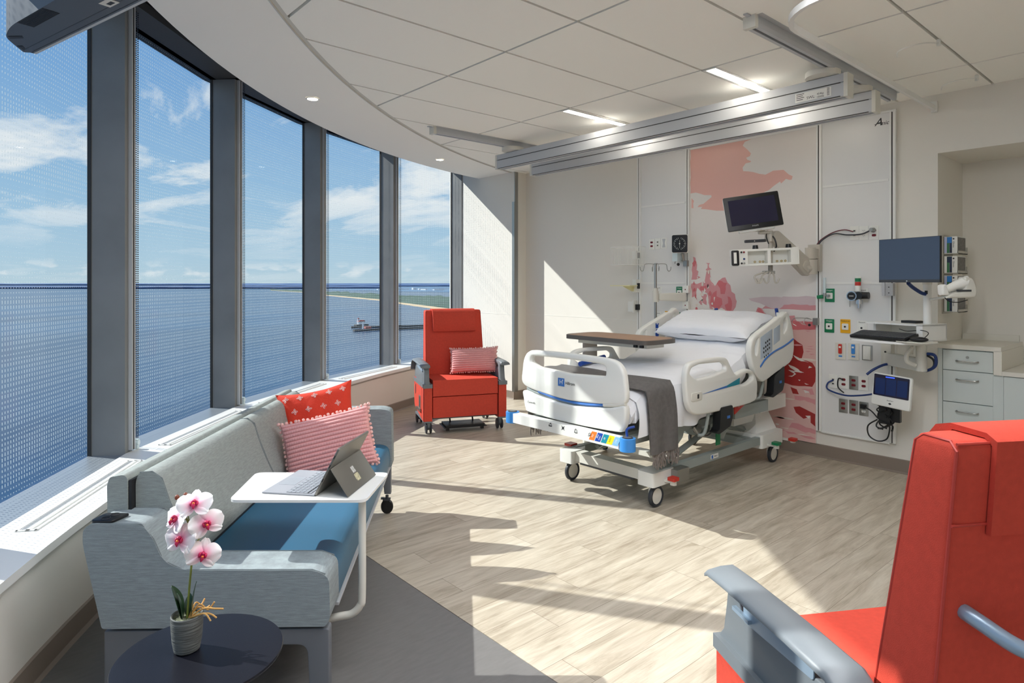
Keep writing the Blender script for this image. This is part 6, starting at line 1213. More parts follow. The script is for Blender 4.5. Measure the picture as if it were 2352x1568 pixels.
b = B('white_thread'); rs = random.Random(2)
for i in range(5):
    for j in range(5):
        u_ = (i + .5 + (.5 if j % 2 else 0)) / 5.3 + .02; v_ = (j + .5) / 5
        if not (.05 < u_ < .95): continue
        q = P(u_, v_, -1); e1 = P(min(1, u_ + .01), v_, -1) - q; e2 = P(u_, min(1, v_ + .01), -1) - q; Mq = frame(q - Vector((0, .0015, 0)), e1, e2)
        for k in range(4):
            a = math.pi / 2 * k + rs.uniform(-.2, .2); c1, s1 = math.cos(a), math.sin(a)
            b.tube([Mr @ Mq @ Vector((x * c1 - y * s1, x * s1 + y * c1, 0)) for x, y in ((.003, 0), (.011, .005), (.018, 0), (.011, -.005), (.003, 0))], .0016, 5)
obj('embroidery', b, cv_, sm=60)

# ---- round side table and orchid
mat('table_black', (18, 19, 27), .34, spec=.35, bump=(260, .05)); cx, cy, _ = CW(-.800, 1.632)
t = thing('side_table', 'small round black metal side table at the near end of the sofa', 'table', (cx, cy, 0))
b = B('table_black', 'alu'); b.lathe([(.0001, .538), (.188, .538), (.199, .541), (.201, .546), (.199, .5495), (.190, .550), (.0001, .550)], 64, M=Matrix.Translation((cx, cy, 0))); obj('tabletop', b, t)
b = B('table_black'); b.cyl((cx, cy, .012), (cx, cy, .539), .016, n=20); obj('stem', b, t)
b = B('table_black'); b.lathe([(.0001, .012), (.15, .011), (.158, .006), (.158, 0), (.0001, 0)], 48, M=Matrix.Translation((cx, cy, 0))); obj('base', b, t)
px, py, _ = CW(-.842, 1.648); PZ = .5505
t = thing('potted_orchid', 'pink and white orchid in a grey textured pot on the round black table', 'plant', (px, py, PZ))
mat('pot_grey', (96, 98, 95), .8, var=(14, .35, (1, 1, 14)), bump=(20, .5, (1, 1, 10))); mat('moss', (112, 116, 92), .95, var=(90, .5), bump=(120, 1)); mat('orchid_leaf', (34, 62, 38), .3, var=(30, .2, (1, 1, 4))); mat('stem_green', (110, 120, 48), .5, var=(40, .2)); mat('lip_magenta', (186, 20, 76), .45); mat('lip_orange', (230, 120, 50), .5); mat('bud_brown', (120, 60, 36), .5); mat('root_tan', (196, 150, 84), .6)
b = B('pot_grey'); Mp0 = Matrix.Translation((px, py, PZ)); b.lathe([(.0001, 0), (.026, 0), (.031, .004), (.0355, .03), (.038, .065), (.0385, .092), (.037, .094), (.0345, .092), (.033, .080), (.0001, .080)], 40, M=Mp0); obj('pot', b, t)
b = B('moss'); b.surf(lambda u_, v_: (v_ * .0335 * math.cos(u_ * 2 * math.pi), v_ * .0335 * math.sin(u_ * 2 * math.pi), .083 + .004 * mnoise.noise((v_ * 6 * math.cos(u_ * 6.28), v_ * 6 * math.sin(u_ * 6.28), 0))), 24, 8, M=Mp0, cu=True); obj('moss', b, t)
rg = Vector(CW(1, 0)); fw = Vector(CW(0, 1)); base = Vector((px, py, PZ)); zu = Vector((0, 0, 1))
def PL(a, z, d=0): return base + rg * a + fw * d + zu * z
b = B('stem_green'); b.tube([PL(.0, .08), PL(.006, .16), PL(.013, .235), PL(.015, .28), PL(.010, .315), PL(-.004, .345), PL(-.022, .375, .01), PL(-.028, .388, .012)], [.0032] * 4 + [.0028] * 31, 8, sm=5) if False else b.tube([PL(.0, .08), PL(.006, .16), PL(.013, .235), PL(.015, .28), PL(.010, .315), PL(-.004, .345), PL(-.022, .375, .01), PL(-.028, .388, .012)], .0028, 8, sm=5)
b.tube([PL(.010, .315), PL(.0, .36), PL(-.006, .39)], .0014, 6); b.tube([PL(.014, .25), PL(-.005, .27), PL(-.008, .28, -.01)], .0015, 6); b.tube([PL(.014, .27), PL(.035, .29, .0), PL(.05, .32, 0)], .0015, 6); b.tube([PL(.012, .22), PL(.03, .23), PL(.043, .25, 0)], .0015, 6); obj('stem', b, t)
def leaf(a0, L1, wd, ang, curl, lat=0):
    b = B('orchid_leaf'); ca, sa = math.cos(ang), math.sin(ang); n = 14
    def f(u_, v_):
        s_ = u_; w = wd * math.sin(math.pi * min(1, s_ * .93 + .06)) ** .75; h = L1 * (s_ - .15 * curl * s_ * s_); out = curl * L1 * .55 * s_ * s_ + .01
        q = (v_ - .5) * 2; c = rg * ca + fw * sa; pv = rg * -sa + fw * ca
        return base + zu * (.078 + h + abs(q) * w * .35) + c * (a0 + out) + pv * (q * w)
    rows = [[f(i / n, j / 6) for j in range(7)] for i in range(n + 1)]; shell(b, rows, .0012); return obj('leaf', b, t, sm=70)
leaf(.002, .095, .016, R(178), .55); leaf(.0, .075, .010, R(200), .3); leaf(.0, .100, .009, R(15), .22); leaf(.0, .06, .011, R(100), .5)
rs = random.Random(12)
for k, (a_, l_) in enumerate(((R(-5), .075), (R(8), .085), (R(20), .06), (R(-18), .07), (R(35), .05), (R(60), .045))):
    b = B('root_tan'); p = PL(.005, .082); c = rg * math.cos(a_) + fw * math.sin(a_); b.tube([p, p + c * l_ * .4 + zu * (.012 + .01 * (k % 3)), p + c * l_ * .75 + zu * (.014 + .006 * (k % 2)), p + c * l_ + zu * (.004 + .014 * (k % 3))], .0022, 6, sm=4); obj('air_root', b, t)
def petal_mat():
    m = bpy.data.materials.new('orchid_petal'); m.use_nodes = True; tt = m.node_tree; bb = tt.nodes['Principled BSDF']; co = nd(tt, 'ShaderNodeTexCoord').outputs['Object']
    ln = nd(tt, 'ShaderNodeVectorMath', operation='LENGTH'); tt.links.new(co, ln.inputs[0]); tt.links.new(ramp(tt, ln.outputs['Value'], [(0, lin((226, 90, 140))), (.012, lin((238, 160, 185))), (.024, lin((246, 222, 226))), (.036, lin((246, 240, 238)))]), bb.inputs['Base Color'])
    bb.inputs['Roughness'].default_value = .5; bb.inputs['Subsurface Weight'].default_value = .25; bb.inputs['Subsurface Radius'].default_value = (.01, .006, .006); MT['orchid_petal'] = m
petal_mat()
def flower(a, z, d, yaw, pitch, roll, s=1.0):
    n_ = (fw * -math.cos(yaw) + rg * math.sin(yaw)) * math.cos(pitch) + zu * math.sin(pitch); x_ = zu.cross(n_).normalized(); y_ = n_.cross(x_)
    Mf = Matrix((x_, y_, n_)).transposed().to_4x4() @ Matrix.Rotation(roll, 4, 'Z'); Mf.translation = PL(a, z, d)
    b = B('orchid_petal')
    def pet(ang, L1, wd, cup, z0):
        def f(u_, v_):
            r = .003 + u_ * L1; w = wd * math.sin(math.pi * (u_ * .86 + .10)) ** .62; q = 2 * v_ - 1; x = q * w; y = r; zz_ = z0 + cup * (u_ * u_) - .22 * w * q * q + .0012 * math.sin(q * 5 + u_ * 4)
            return (x * math.cos(ang) - y * math.sin(ang), x * math.sin(ang) + y * math.cos(ang), zz_)
        shell(b, [[f(i / 10, j / 8) for j in range(9)] for i in range(11)], .0006)
    pet(R(0), .032 * s, .0125 * s, -.003, 0); pet(R(128), .033 * s, .0125 * s, -.003, 0); pet(R(232), .033 * s, .0125 * s, -.003, 0)
    pet(R(78), .036 * s, .023 * s, .002, .0022); pet(R(-78), .036 * s, .023 * s, .002, .0022)
    me = obj('blossom', b, None, local=True, sm=70); me.parent = t; M_ = W[t].inverted() @ Mf; me.matrix_local = M_; me.location = M_.translation; me.rotation_euler = M_.to_euler(); W[me] = Mf
    b = B('lip_magenta', 'lip_orange'); b.ball((0, .004, .008), .0055, 10, 0, (1, 1, 1.2)); b.ball((-.007, -.001, .007), .0055, 8, 0, (.7, 1.3, .8)); b.ball((.007, -.001, .007), .0055, 8, 0, (.7, 1.3, .8)); b.tube([(0, -.002, .008), (0, -.010, .012), (0, -.016, .008)], [.005, .0045, .0015], 8); b.ball((0, -.003, .012), .0035, 8, 1)
    l_ = obj('lip', b, me, local=True, sm=70, label='magenta lip'); W[l_] = Mf
flower(.024, .380, -.008, R(10), R(40), R(4), 1.15); flower(-.022, .342, -.012, R(-35), R(28), R(-6), 1.1); flower(.052, .328, -.004, R(30), R(15), R(14), 1.12); flower(-.007, .292, -.018, R(-12), R(20), R(-4), 1.18); flower(.046, .252, -.012, R(28), R(8), R(-16), 1.15)
for a, z in ((-.030, .392), (-.008, .398), (-.024, .358)): b = B('bud_brown'); b.ball(PL(a, z, .012 if z < .39 else .008), .0062, 10, 0, (1, 1, 1.15)); obj('bud', b, t, sm=80)

# ================================================================== wall mounted computer station
WB = Matrix.Translation((0, 0, 0))
ux = Vector((-.28, -.96, 0)).normalized()
t = thing('computer_station', 'white wall arm workstation with keyboard tray and cabinet shelf right of the mural', 'workstation', (5.3, 1.6, 0.85))
M = frame((5.278, 1.898, 0), ux, Vector((0, 0, 1)).cross(ux)); s_ = 1 if (M.to_3x3() @ Vector((0, 1, 0))).x > 0 else -1     # local y away from the viewer if s_=1
def MS(x, y, z): return M @ Vector((x, s_ * y, z))
def sbox(bb, x0, x1, y0, y1, z0, z1, m=0, bev=0): bb.box(x0, x1, min(s_ * y0, s_ * y1), max(s_ * y0, s_ * y1), z0, z1, m=m, bev=bev, M=M)
b = B('sill_white'); sbox(b, 0, .43, 0, .28, 1.192, 1.204, bev=.003); sbox(b, .385, .43, 0, .28, 1.085, 1.202, bev=.006); sbox(b, 0, .02, .08, .28, 1.10, 1.195, bev=.003); sbox(b, 0, .43, .265, .28, 1.10, 1.195); sbox(b, .27, .43, .02, .28, 1.082, 1.090, bev=.003); obj('cpu_shelf', b, t)
b = B('sill_white'); P = rnd([(-.03, -.10), (.0, -.20), (.40, -.20), (.47, -.12), (.45, .10), (-.01, .10)], [.03, .05, .06, .04, .02, .02], 6); b.prism([(x, s_ * y) for x, y in P], 1.068, 1.084, M=M, bev=.006); obj('keyboard_tray', b, t)
b = B('off_white'); b.plate([[(x, s_ * y) for x, y in rnd([(.36, -.20), (.56, -.20), (.58, -.05), (.40, -.02)], .02)]], .006, .002, 0, M @ Matrix.Translation((0, 0, 1.090))); obj('mouse_tray', b, t)
PX_, PY_ = 5.331, 1.505
b = B('sill_white'); b.cyl((PX_, PY_, 1.203), (PX_, PY_, 1.50), .026, n=24); obj('monitor_post', b, t)
b = B('ink'); b.box(PX_ - .030, PX_ - .0245, PY_ - .010, PY_ + .008, 1.42, 1.445); obj('post_slot', b, t)
b = B('off_white'); b.tube([(PX_, PY_, 1.53), (5.10, 1.52, 1.57)], .024, 10); b.cyl((PX_, PY_, 1.49), (PX_, PY_, 1.56), .03, bev=.005); obj('monitor_bracket', b, t)
b = B('off_white'); b.cyl((5.29, 1.53, .86), (5.29, 1.53, 1.05), .036, bev=.008, n=24); b.cyl((5.27, 1.60, .98), (5.27, 1.60, 1.065), .022); b.box(5.20, 5.36, 1.48, 1.63, 1.05, 1.068, bev=.006); b.tube([(5.24, 1.57, 1.03), (5.21, 1.60, .98), (5.22, 1.60, .93), (5.26, 1.56, .90)], .016, 10, sm=5); obj('height_post', b, t)
b = B('off_white'); d = Vector((5.30, 1.54, 0)) - Vector((5.52, 1.83, 0)); Ma = frame((5.52, 1.83, .905), d, (0, 0, 1)); b.plate([rect(-.03, d.length + .02, -.048, .048, .012)], .06, .008, 0, Ma); obj('lower_arm', b, t)
b = B('off_white', 'ink'); b.box(5.50, CH - .012, 1.80, 1.87, .86, 1.02, bev=.008); b.box(5.52, CH - .012, 1.82, 1.85, 1.02, 1.06, bev=.006); b.cyl((5.499, 1.84, .96), (5.501, 1.84, .96), .008, m=1); obj('wall_mount', b, t)
b = B('alu', 'ink'); b.box(5.545, CH - .013, 1.80, 1.86, 1.40, 1.50, bev=.004); b.box(5.53, 5.545, 1.855, 1.875, 1.40, 1.51, bev=.002)
for z in (1.42, 1.465): b.box(5.5435, 5.5452, 1.825, 1.835, z, z + .006, m=1)
obj('channel_clamp', b, t, sm=0)
for nm, pts, r_, m_ in (('hose', [(5.28, 1.49, .99), (5.27, 1.44, .98), (5.28, 1.44, .91), (5.32, 1.50, .865), (5.36, 1.56, .862)], .011, 'blue_cable'), ('hose', [(5.29, 1.50, .98), (5.285, 1.455, .95), (5.295, 1.455, .90), (5.33, 1.51, .857)], .008, 'black_plastic'), ('hose', [(5.50, 1.79, .87), (5.46, 1.84, .86), (5.42, 1.90, .82), (5.40, 1.94, .78)], .010, 'blue_cable'), ('hose', [(5.14, 1.57, 1.50), (5.20, 1.56, 1.47), (5.28, 1.53, 1.43), (5.31, 1.51, 1.42)], .013, 'blue_cable')):
    b = B(m_); b.tube(pts, r_, 8, sm=6); obj(nm, b, t)
# monitor
t = thing('computer_monitor', 'slim dark blue screened computer monitor on the workstation post', 'monitor', (5.04, 1.53, 1.5))
um = (Vector((4.948, 1.32, 0)) - Vector((5.103, 1.746, 0))); Lm = um.length; Mm = frame(Vector((5.103, 1.746, 1.505)), um, (0, 0, 1)); so_ = 1 if (Mm.to_3x3() @ Vector((0, 0, 1))).x < 0 else -1
b = B('black_plastic'); b.box(0, Lm, 0, .312, -.012, .004, M=Mm, bev=.002); b.box(.12, Lm - .12, .06, .25, min(-so_ * .012, -so_ * .045), max(-so_ * .012, -so_ * .045), M=Mm, bev=.004); obj('housing', b, t)
b = B('screen_blue'); b.box(.003, Lm - .003, .020, .309, min(so_ * .0038, so_ * .0046) if so_ > 0 else -.0126, max(so_ * .0038, so_ * .0046) if so_ > 0 else -.0118, M=Mm); obj('screen', b, t, sm=0)
b = B('dark_grey', 'logo_mirror'); b.box(.003, Lm - .003, .003, .020, min(so_ * .0038, so_ * .0048), max(so_ * .0038, so_ * .0048), M=Mm); b.cyl(Mm @ Vector((Lm / 2 - .01, .010, .0048)), Mm @ Vector((Lm / 2 - .01, .010, .0054)), .0045, m=1); obj('lower_bezel', b, t, sm=0)
# keyboard, mouse, dock, cable, scanner
t = thing('keyboard', 'black computer keyboard lying on the white tray', 'keyboard', tuple(MS(.21, -.10, 1.085)))
MK = M @ Matrix.Translation((0, s_ * -.19, 1.090)) @ Matrix.Rotation(s_ * R(13), 4, 'X')
b = B('black_plastic'); b.prism([(x, s_ * y) for x, y in rnd([(-.005, .0), (.425, .0), (.43, .165), (-.01, .165)], .02)], .0, .016, M=MK, bev=.004); obj('body', b, t)
b = B('dark_grey')
for r_ in range(5):
    for c_ in range(19): x0 = .008 + c_ * .0217; b.box(x0, x0 + .0180, min(s_ * (.018 + r_ * .026), s_ * (.040 + r_ * .026)), max(s_ * (.018 + r_ * .026), s_ * (.040 + r_ * .026)), .0165, .0215, M=MK)
kk = obj('key', b, t, sm=0); kk['kind'] = 'stuff'
t = thing('computer_mouse', 'black computer mouse at the right end of the keyboard tray', 'mouse', tuple(MS(.485, -.12, 1.093))); b = B('black_plastic'); b.ball(MS(.485, -.125, 1.110), 1, 20, 0, (.036, .058, .018)); obj('shell', b, t, sm=80)
cable('cable', [tuple(MS(.48, -.07, 1.112)), tuple(MS(.49, -.03, 1.15)), tuple(MS(.42, .0, 1.165)), tuple(MS(.30, .03, 1.15)), tuple(MS(.22, .06, 1.16))], .0028, 'black_plastic', 'thin black mouse cable curling under the computer shelf')
t = thing('card_reader', 'flat black square reader lying on top of the computer shelf', 'card reader', tuple(MS(.26, .12, 1.205))); b = B('black_plastic'); sbox(b, .20, .31, .11, .20, 1.2045, 1.222, bev=.005); obj('body', b, t)
t = thing('barcode_scanner', 'white handheld barcode scanner resting in a cradle beside the monitor', 'scanner', (4.96, 1.26, 1.45)); sc = Vector((4.965, 1.235, 1.475)); Mc_ = frame(sc, Vector(CW(1, 0)), (0, 0, 1))
b = B('white_plastic'); rings = []
for k in range(9):
    f = k / 8; cxx = -.095 + .15 * f; czz = -.03 + .06 * f ** .8; rr_ = .030 + .022 * f; rings.append([Mc_ @ Vector((cxx + .012 * math.sin(a), czz + rr_ * .85 * math.sin(a), rr_ * .8 * math.cos(a))) for a in [2 * math.pi * q / 16 for q in range(16)]])
b.loft(rings, bev=0); b.plate([rnd([(-.105, -.055), (-.11, .01), (-.085, .02), (-.06, -.055)], .01)], .06, .01, 0, Mc_); obj('body', b, t, sm=60)
b = B('off_white', 'dark_grey', 'ink'); b.plate([rnd([(-.095, -.075), (.105, -.07), (.115, -.02), (.09, .055), (.03, .07), (.035, -.02), (-.05, -.04)], .02)], .075, .012, 0, Mc_); b.box(-.02, .07, -.030, -.018, .03, .042, m=1, M=Mc_); b.tube([Mc_ @ Vector(p) for p in ((-.09, -.07, .02), (-.06, -.095, .02), (.0, -.10, .02), (.06, -.085, .02))], .003, 6, m=2, sm=5); obj('cradle', b, t)
b = B('off_white'); b.tube([tuple(sc + Vector((.0, .02, -.06))), (5.15, 1.36, 1.40), (5.331, 1.49, 1.38)], .010, 8); obj('support_rod', b, t)
# charting tablet below the arm
t = thing('wall_tablet', 'white framed touch tablet mounted low on the panel edge, lit blue band', 'tablet', (5.30, 1.72, .55)); ut = (Vector((5.21, 1.585, 0)) - Vector((5.29, 1.86, 0))); Lt = ut.length; Mt_ = frame((5.29, 1.86, .575), ut, (.10, 0, 1)); q_ = 1 if (Mt_.to_3x3() @ Vector((0, 0, 1))).x < 0 else -1
b = B('white_plastic'); b.plate([rnd([(-.008, .0), (Lt + .005, -.01), (Lt + .01, .235), (0, .245)], .02)], .028, .008, 0, Mt_ @ Matrix.Translation((0, 0, -q_ * .006)), res=3); obj('housing', b, t)
b = B('screen_off'); b.plate([rnd([(.008, .075), (Lt - .004, .07), (Lt - .004, .225), (.008, .234)], .008)], .002, 0, 0, Mt_ @ Matrix.Translation((0, 0, q_ * .0088))); sc2 = obj('screen', b, t, sm=0)
mat('lit_blue', (40, 70, 220), .4, emit=((50, 80, 235), .6)); mat('ui_blue', (16, 34, 74), .25, emit=((18, 40, 90), .1))
b = B('ui_blue'); 
for k in range(3): b.box(.022 + k * .085, .10 + k * .085, .085, .205, q_ * .0098 if q_ > 0 else -.0106, q_ * .0106 if q_ > 0 else -.0098, M=Mt_)
obj('screen_tile', b, sc2, sm=0)
b = B('lit_blue'); b.box(.10, .17, .214, .222, q_ * .0098 if q_ > 0 else -.0106, q_ * .0106 if q_ > 0 else -.0098, M=Mt_); obj('indicator', b, sc2, sm=0)
b = B('ink'); Mlet = Mt_ @ Matrix.Translation((Lt / 2, .045, q_ * .0082)); Mlet = Mlet if q_ > 0 else Mlet @ Matrix.Rotation(math.pi, 4, 'Y'); b.text('NaviCare', .013, .0002, Mlet); b.plate([[(-.014, -.022), (0, -.014), (.014, -.022), (0, -.030)]], .0006, 0, 0, Mlet); obj('lettering', b, t, sm=0)
b = B('off_white', 'black_plastic'); b.cyl((5.30, 1.72, .66), (5.56, 1.80, .66), .022); b.box(5.545, CH - .013, 1.79, 1.86, .62, .70, bev=.005); obj('mount', b, t)
t = thing('cable_bundle', 'tangle of black power cables with an adapter hanging below the wall tablet', 'cable', (5.40, 1.80, .25))
b = B('black_plastic'); b.box(5.36, 5.43, 1.76, 1.84, .42, .55, bev=.012); b.box(5.38, 5.42, 1.70, 1.76, .44, .56, bev=.01); obj('power_adapter', b, t); rs = random.Random(8)
for k in range(6):
    b = B('black_plastic'); p0 = Vector((5.37 + rs.uniform(-.02, .04), 1.80 + rs.uniform(-.05, .05), .56)); pts = [p0]
    for j in range(6): a = j * 1.1 + k; pts.append(Vector((5.385 + .028 * math.cos(a) * 1.2, 1.80 + .055 * math.sin(a + k), .53 - .032 * j + rs.uniform(-.01, .01))))
    b.tube(pts, .0055, 7, sm=5); obj('coil', b, t)
b = B('black_plastic'); b.tube([(5.39, 1.86, .44), (5.40, 1.93, .38), (5.42, 1.93, .30), (5.43, 1.87, .265), (5.44, 1.81, .29), (5.44, 1.79, .36), (5.44, 1.79, .40)], .0055, 7, sm=6); obj('loop', b, t)
b = B('black_plastic'); b.tube([(5.58, 2.03, .485), (5.54, 1.99, .49), (5.48, 1.93, .48), (5.40, 1.86, .45)], .0055, 7, sm=6); b.box(5.565, CH + .006, 2.01, 2.05, .475, .51, bev=.008); obj('plug_lead', b, t)
cable('cable', [(5.59, 2.27, .68), (5.575, 2.31, .65), (5.56, 2.30, .60), (5.52, 2.15, .575), (5.47, 2.0, .60), (5.40, 1.87, .64)], .007, 'blue_cable', 'blue network cable looping from the lower data outlet to the wall tablet')
cable('cable', [(5.59, 2.19, .69), (5.57, 2.22, .70), (5.56, 2.22, .63), (5.55, 2.17, .59)], .005, 'black_plastic', 'short black cable hanging from the plugged red outlet')

# ================================================================== alcove: cabinets, counters, glove boxes
mat('cabinet_pale', (205, 212, 208), .4); mat('counter_white', (224, 220, 208), .35)
t = thing('drawer_cabinet', 'pale three drawer cabinet in the alcove behind the red recliner', 'cabinet', (5.9, 1.30, 0))
b = B('cabinet_pale'); b.box(XW + .005, 6.265, 1.135, 1.512, .10, 1.008); b.box(XW - .015, XW + .005, 1.483, 1.512, .0, 1.008); obj('body', b, t, sm=0)
for z0, z1, lock in ((.853, 1.000, 1), (.617, .847, 0), (.36, .611, 0), (.11, .354, 0)):
    b = B('cabinet_pale'); b.box(XW - .015, XW + .004, 1.172, 1.479, z0, z1, bev=.0015); dr = obj('drawer', b, t, sm=0); zc = z1 - .06 if not lock else z1 - .075; yc = 1.325
    b = B('steel'); b.tube([(XW - .015, yc + .065, zc), (XW - .040, yc + .062, zc - .001), (XW - .043, yc, zc - .002), (XW - .040, yc - .062, zc - .001), (XW - .015, yc - .065, zc)], .005, 8, sm=4); obj('handle', b, dr)
    if lock: b = B('steel'); b.cyl((XW - .021, yc, zc + .028), (XW - .014, yc, zc + .028), .010, n=18); obj('lock', b, dr)
t = thing('base_cabinet', 'pale lower cabinet under the low counter at the right edge', 'cabinet', (5.9, .1, 0))
b = B('cabinet_pale'); b.box(XW + .005, 6.265, -.995, 1.115, .10, .838); obj('body', b, t, sm=0)
for y0, y1 in ((.56, 1.11), (.02, .555), (-.99, .015)): b = B('cabinet_pale'); b.box(XW - .015, XW + .004, y0, y1, .11, .835, bev=.0015); obj('door', b, t, sm=0)
b = B('counter_white'); b.box(XW - .03, 6.268, 1.122, 1.514, 1.010, 1.042, bev=.003); b.box(XW - .03, 6.268, 1.118, 1.166, .842, 1.012, bev=.003); b.box(6.25, 6.268, 1.14, 1.514, 1.042, 1.09); tag(obj('countertop', b, sm=0), 'raised white countertop on the drawer cabinet', 'countertop')
b = B('cabinet_pale'); b.box(XW - .012, XW + .02, 1.112, 1.172, .10, .841); obj('filler', b, t, sm=0)
b = B('counter_white'); b.box(XW - .03, 6.268, -.998, 1.117, .841, .872, bev=.003); tag(obj('countertop', b, sm=0), 'low white countertop stepping down at the right edge', 'countertop')
b = B('cabinet_pale'); b.box(XW - .012, XW + .003, 1.5165, 1.545, 0, 1.0, bev=.001) if False else b.box(XW - .006, XW + .004, 1.485, 1.516, 1.043, 1.50); b.bm.clear(); b.box(5.621, 5.68, 1.508, 1.5165, 1.045, 1.50); obj('filler_strip', b, t, sm=0) if False else b.bm.free()
GS = ['blue_plastic', 'green_gas', 'white_plastic', 'off_white']; mat('box_navy', (40, 54, 80), .4); mat('box_green', (60, 120, 80), .4); mat('box_lilac', (190, 196, 225), .4); mat('box_photo', (96, 92, 88), .4, var=(60, .4)); mat('acrylic_edge', (176, 172, 160), .15)
LB = ['glove box in the top holder on the alcove side, half behind the monitor', 'glove box second from the top on the alcove side', 'glove box third from the top, behind the barcode scanner', 'glove box in the lowest holder, below the barcode scanner']
for k, zb in enumerate((1.728, 1.578, 1.430, 1.282)):
    t = thing('glove_box', LB[k], 'glove box', (5.82, 1.46, zb), 0, 'glove boxes in a wall rack'); y0, y1, x0, x1, h = 1.418, 1.503, 5.725, 5.95, .128
    b = B('white_plastic'); b.box(x0, x1, y0, y1, zb, zb + h, bev=.002); obj('carton', b, t, sm=0)
    b = B('box_lilac', 'box_green', 'box_navy', 'white_plastic', 'ink', 'blue_plastic'); w_ = (y1 - y0) / 5
    for q, m_ in enumerate((0, 1, 2, 3, 3) if k % 2 == 0 else (3, 1, 2, 3, 3)): b.box(x0 - .0008, x0 + .001, y1 - (q + 1) * w_, y1 - q * w_ - .001, zb + .003, zb + h - .003, m=m_)
    b.box(x0 - .0012, x0, y1 - 3 * w_ + .002, y1 - 1 * w_ - .002, zb + h * .62, zb + h - .004, m=5 if k % 2 == 0 else 2); b.cyl((x0 - .0014, y1 - 2.5 * w_, zb + .018), (x0, y1 - 2.5 * w_, zb + .018), .006, m=4, n=12); b.cyl((x0 - .0014, y1 - 3.6 * w_, zb + h - .018), (x0, y1 - 3.6 * w_, zb + h - .018), .006, m=4, n=12)
    b.text('Gloves', .017, .0002, frame((x0 - .0012, y1 - 3.6 * w_, zb + h * .52), (0, 0, -1), (0, -1, 0)), 4); obj('printed_end', b, t, sm=0)
    b = B('box_photo'); b.box(x0 + .01, x1 - .01, y0 - .0008, y0 + .001, zb + .006, zb + h - .006); obj('printed_front', b, t, sm=0)
t = thing('glove_box_rack', 'clear acrylic rack holding four glove boxes on the alcove side wall', 'rack', (5.83, 1.46, 1.27))
b = B('acrylic_edge'); b.box(5.715, 5.96, 1.506, 1.516, 1.265, 1.87)
for zb in (1.728, 1.578, 1.430, 1.282): b.box(5.715, 5.96, 1.408, 1.51, zb - .006, zb - .001); b.box(5.955, 5.96, 1.408, 1.51, zb - .006, zb + .05); b.box(5.715, 5.96, 1.408, 1.411, zb - .006, zb + .018)
obj('rack', b, t, sm=0)

# ================================================================== television seen from behind, upper left
mat('tv_back', (196, 198, 202), .7, var=(16, .12, (1, 1, 1)), bump=(60, .2)); mat('tv_under', (76, 82, 90), .45)
d = Vector(CW(.831, -.556)); n_ = Vector(CW(-.556, -.831)); O1 = Vector(CW(-1.475, 1.940, 2.20))    # n_: towards the back of the set
t = thing('television', 'large grey television seen from below and behind at the upper left', 'television', tuple(O1 + d * .5))
Mv = frame(O1, d, Vector((0, 0, 1)).cross(d)); sg = 1 if (Mv.to_3x3() @ Vector((0, 1, 0))).dot(n_) > 0 else -1
def TV(P): return [(x, sg * y) for x, y in P]
b = B('tv_under'); b.prism(TV(rnd([(.0, .012), (.012, .0), (1.05, .0), (1.05, .115), (.20, .112), (.10, .090), (.04, .045)], [.005, .005, .01, .01, .05, .03, .03], 6)), 0, .10, M=Mv, bev=.004); obj('lower_housing', b, t)
b = B('tv_back'); b.prism(TV([(.20, .02), (1.0, .02), (1.0, .16), (.30, .155)]), .08, .56, M=Mv, bev=.02); obj('back_cover', b, t)
b = B('black_plastic'); b.prism(TV([(.0, -.012), (1.07, -.012), (1.07, .010), (.0, .010)]), .004, .60, M=Mv, bev=.003); obj('screen_panel', b, t)
b = B('alu'); b.prism(TV([(.02, -.014), (1.06, -.014), (1.06, -.006), (.02, -.006)]), -.002, .004, M=Mv); obj('front_edge', b, t, sm=0)
b = B('ink')
for k in range(13): y = .073 + k * .0030; x0 = .13 + (.0 if k < 1 else 0); b.box(.250, .412, min(sg * y, sg * (y + .0018)), max(sg * y, sg * (y + .0018)), -.0012, .002, M=Mv)
b.bm.normal_update(); obj('vent_slot', b, t, sm=0)['kind'] = 'stuff'
b = B('ink'); b.prism(TV([(.115, .088), (.150, .066), (.135, .058), (.098, .078)]), -.0012, .002, M=Mv); obj('slot_recess', b, t, sm=0)
b = B('ink'); b.prism(TV([(.048, .044), (.062, .036), (.040, .022), (.022, .018)]), -.0012, .002, M=Mv); obj('slot_recess', b, t, sm=0)
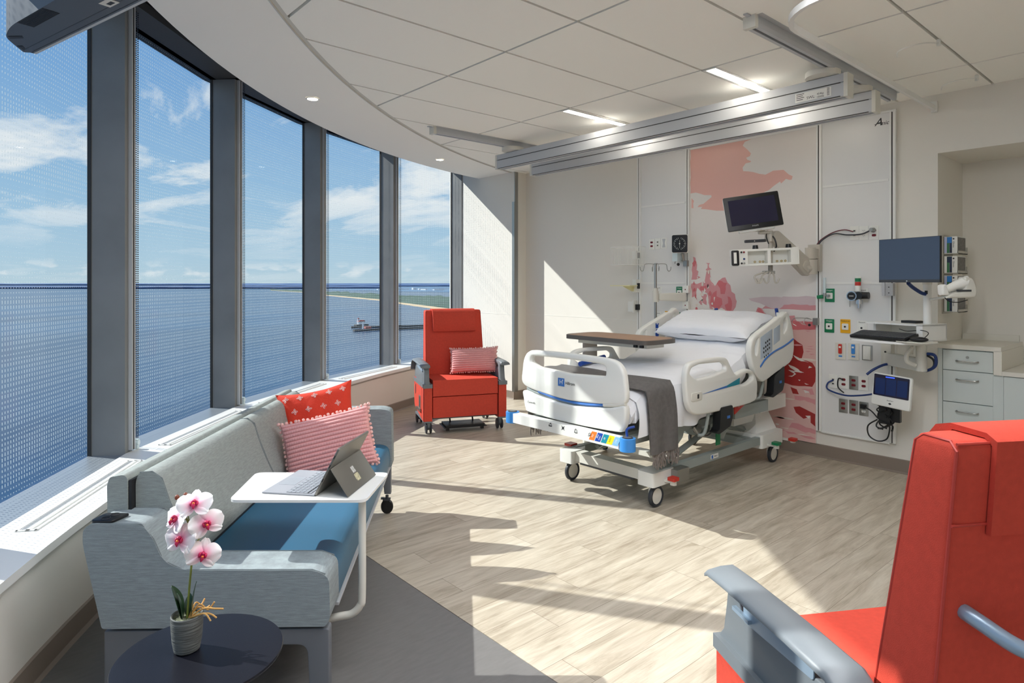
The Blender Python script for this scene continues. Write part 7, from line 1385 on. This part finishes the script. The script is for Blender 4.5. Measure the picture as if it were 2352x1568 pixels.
b = B('off_white', 'ink'); b.box(.56, .61, min(sg * .018, sg * .045), max(sg * .018, sg * .045), -.0014, .002, M=Mv); b.box(.575, .60, min(sg * .024, sg * .034), max(sg * .024, sg * .034), -.0018, .002, m=1, M=Mv); obj('label', b, t, sm=0)
b = B('ink'); b.box(.615, .70, min(sg * .03, sg * .06), max(sg * .03, sg * .06), -.0012, .002, M=Mv); obj('port_recess', b, t, sm=0)
b = B('dark_grey'); b.prism(TV([(.03, .018), (1.05, .018), (1.05, .0205), (.03, .0205)]), -.0006, .002, M=Mv); obj('seam', b, t, sm=0)
b = B('off_white'); p = O1 + d * .62 + n_ * .22; b.cyl((p.x, p.y, 2.45), (p.x, p.y, CEIL + .004), .025); q = O1 + d * .62 + n_ * .12; b.cyl((p.x, p.y, 2.50), (q.x, q.y, 2.50), .03); obj('ceiling_mount', b, t)

# bead chains of the roller blinds
mat('chain_bead', (44, 42, 40), .4, .4)
CHL = ['bead chain hanging at the first deep mullion from the picture edge', 'bead chain hanging just right of the second deep mullion', 'bead chain hanging right of the third deep mullion', 'bead chain hanging right of the fourth deep mullion near the far recliner']
for q, k in enumerate((4, 3, 2, 1)):
    a = NODE[k]; p = gl(a); M = T(p[0], p[1], 0, R(a - 90)); t = thing('blind_chain', CHL[q], 'blind chain', tuple(M @ Vector((.10, -.20, SILL + .02))), 0, 'bead chains of the roller blinds')
    b = B('chain_bead')
    for x in (.136, .158):
        n = 200
        for i in range(n):
            z = SILL + .12 + (HEAD + .1 - SILL - .12) * i / n; o = M @ Vector((x, -.205, z)); b.box(o.x - .0028, o.x + .0028, o.y - .0028, o.y + .0028, z, z + .0075)
    o = [M @ Vector((.147 + .011 * math.cos(w_), -.205, SILL + .12 - .10 * abs(math.sin(w_)) ** .6)) for w_ in [math.pi * i / 8 for i in range(9)]]; b.tube(o, .0022, 5); obj('chain', b, t, sm=0, weld=False)
    b = B('clear_plastic'); b.box(.088, .112, -.236, -.20, SILL + .002, SILL + .06, bev=.006, M=M); b.cyl(M @ Vector((.10, -.24, SILL + .04)), M @ Vector((.10, -.20, SILL + .04)), .016); obj('chain_clip', b, t)
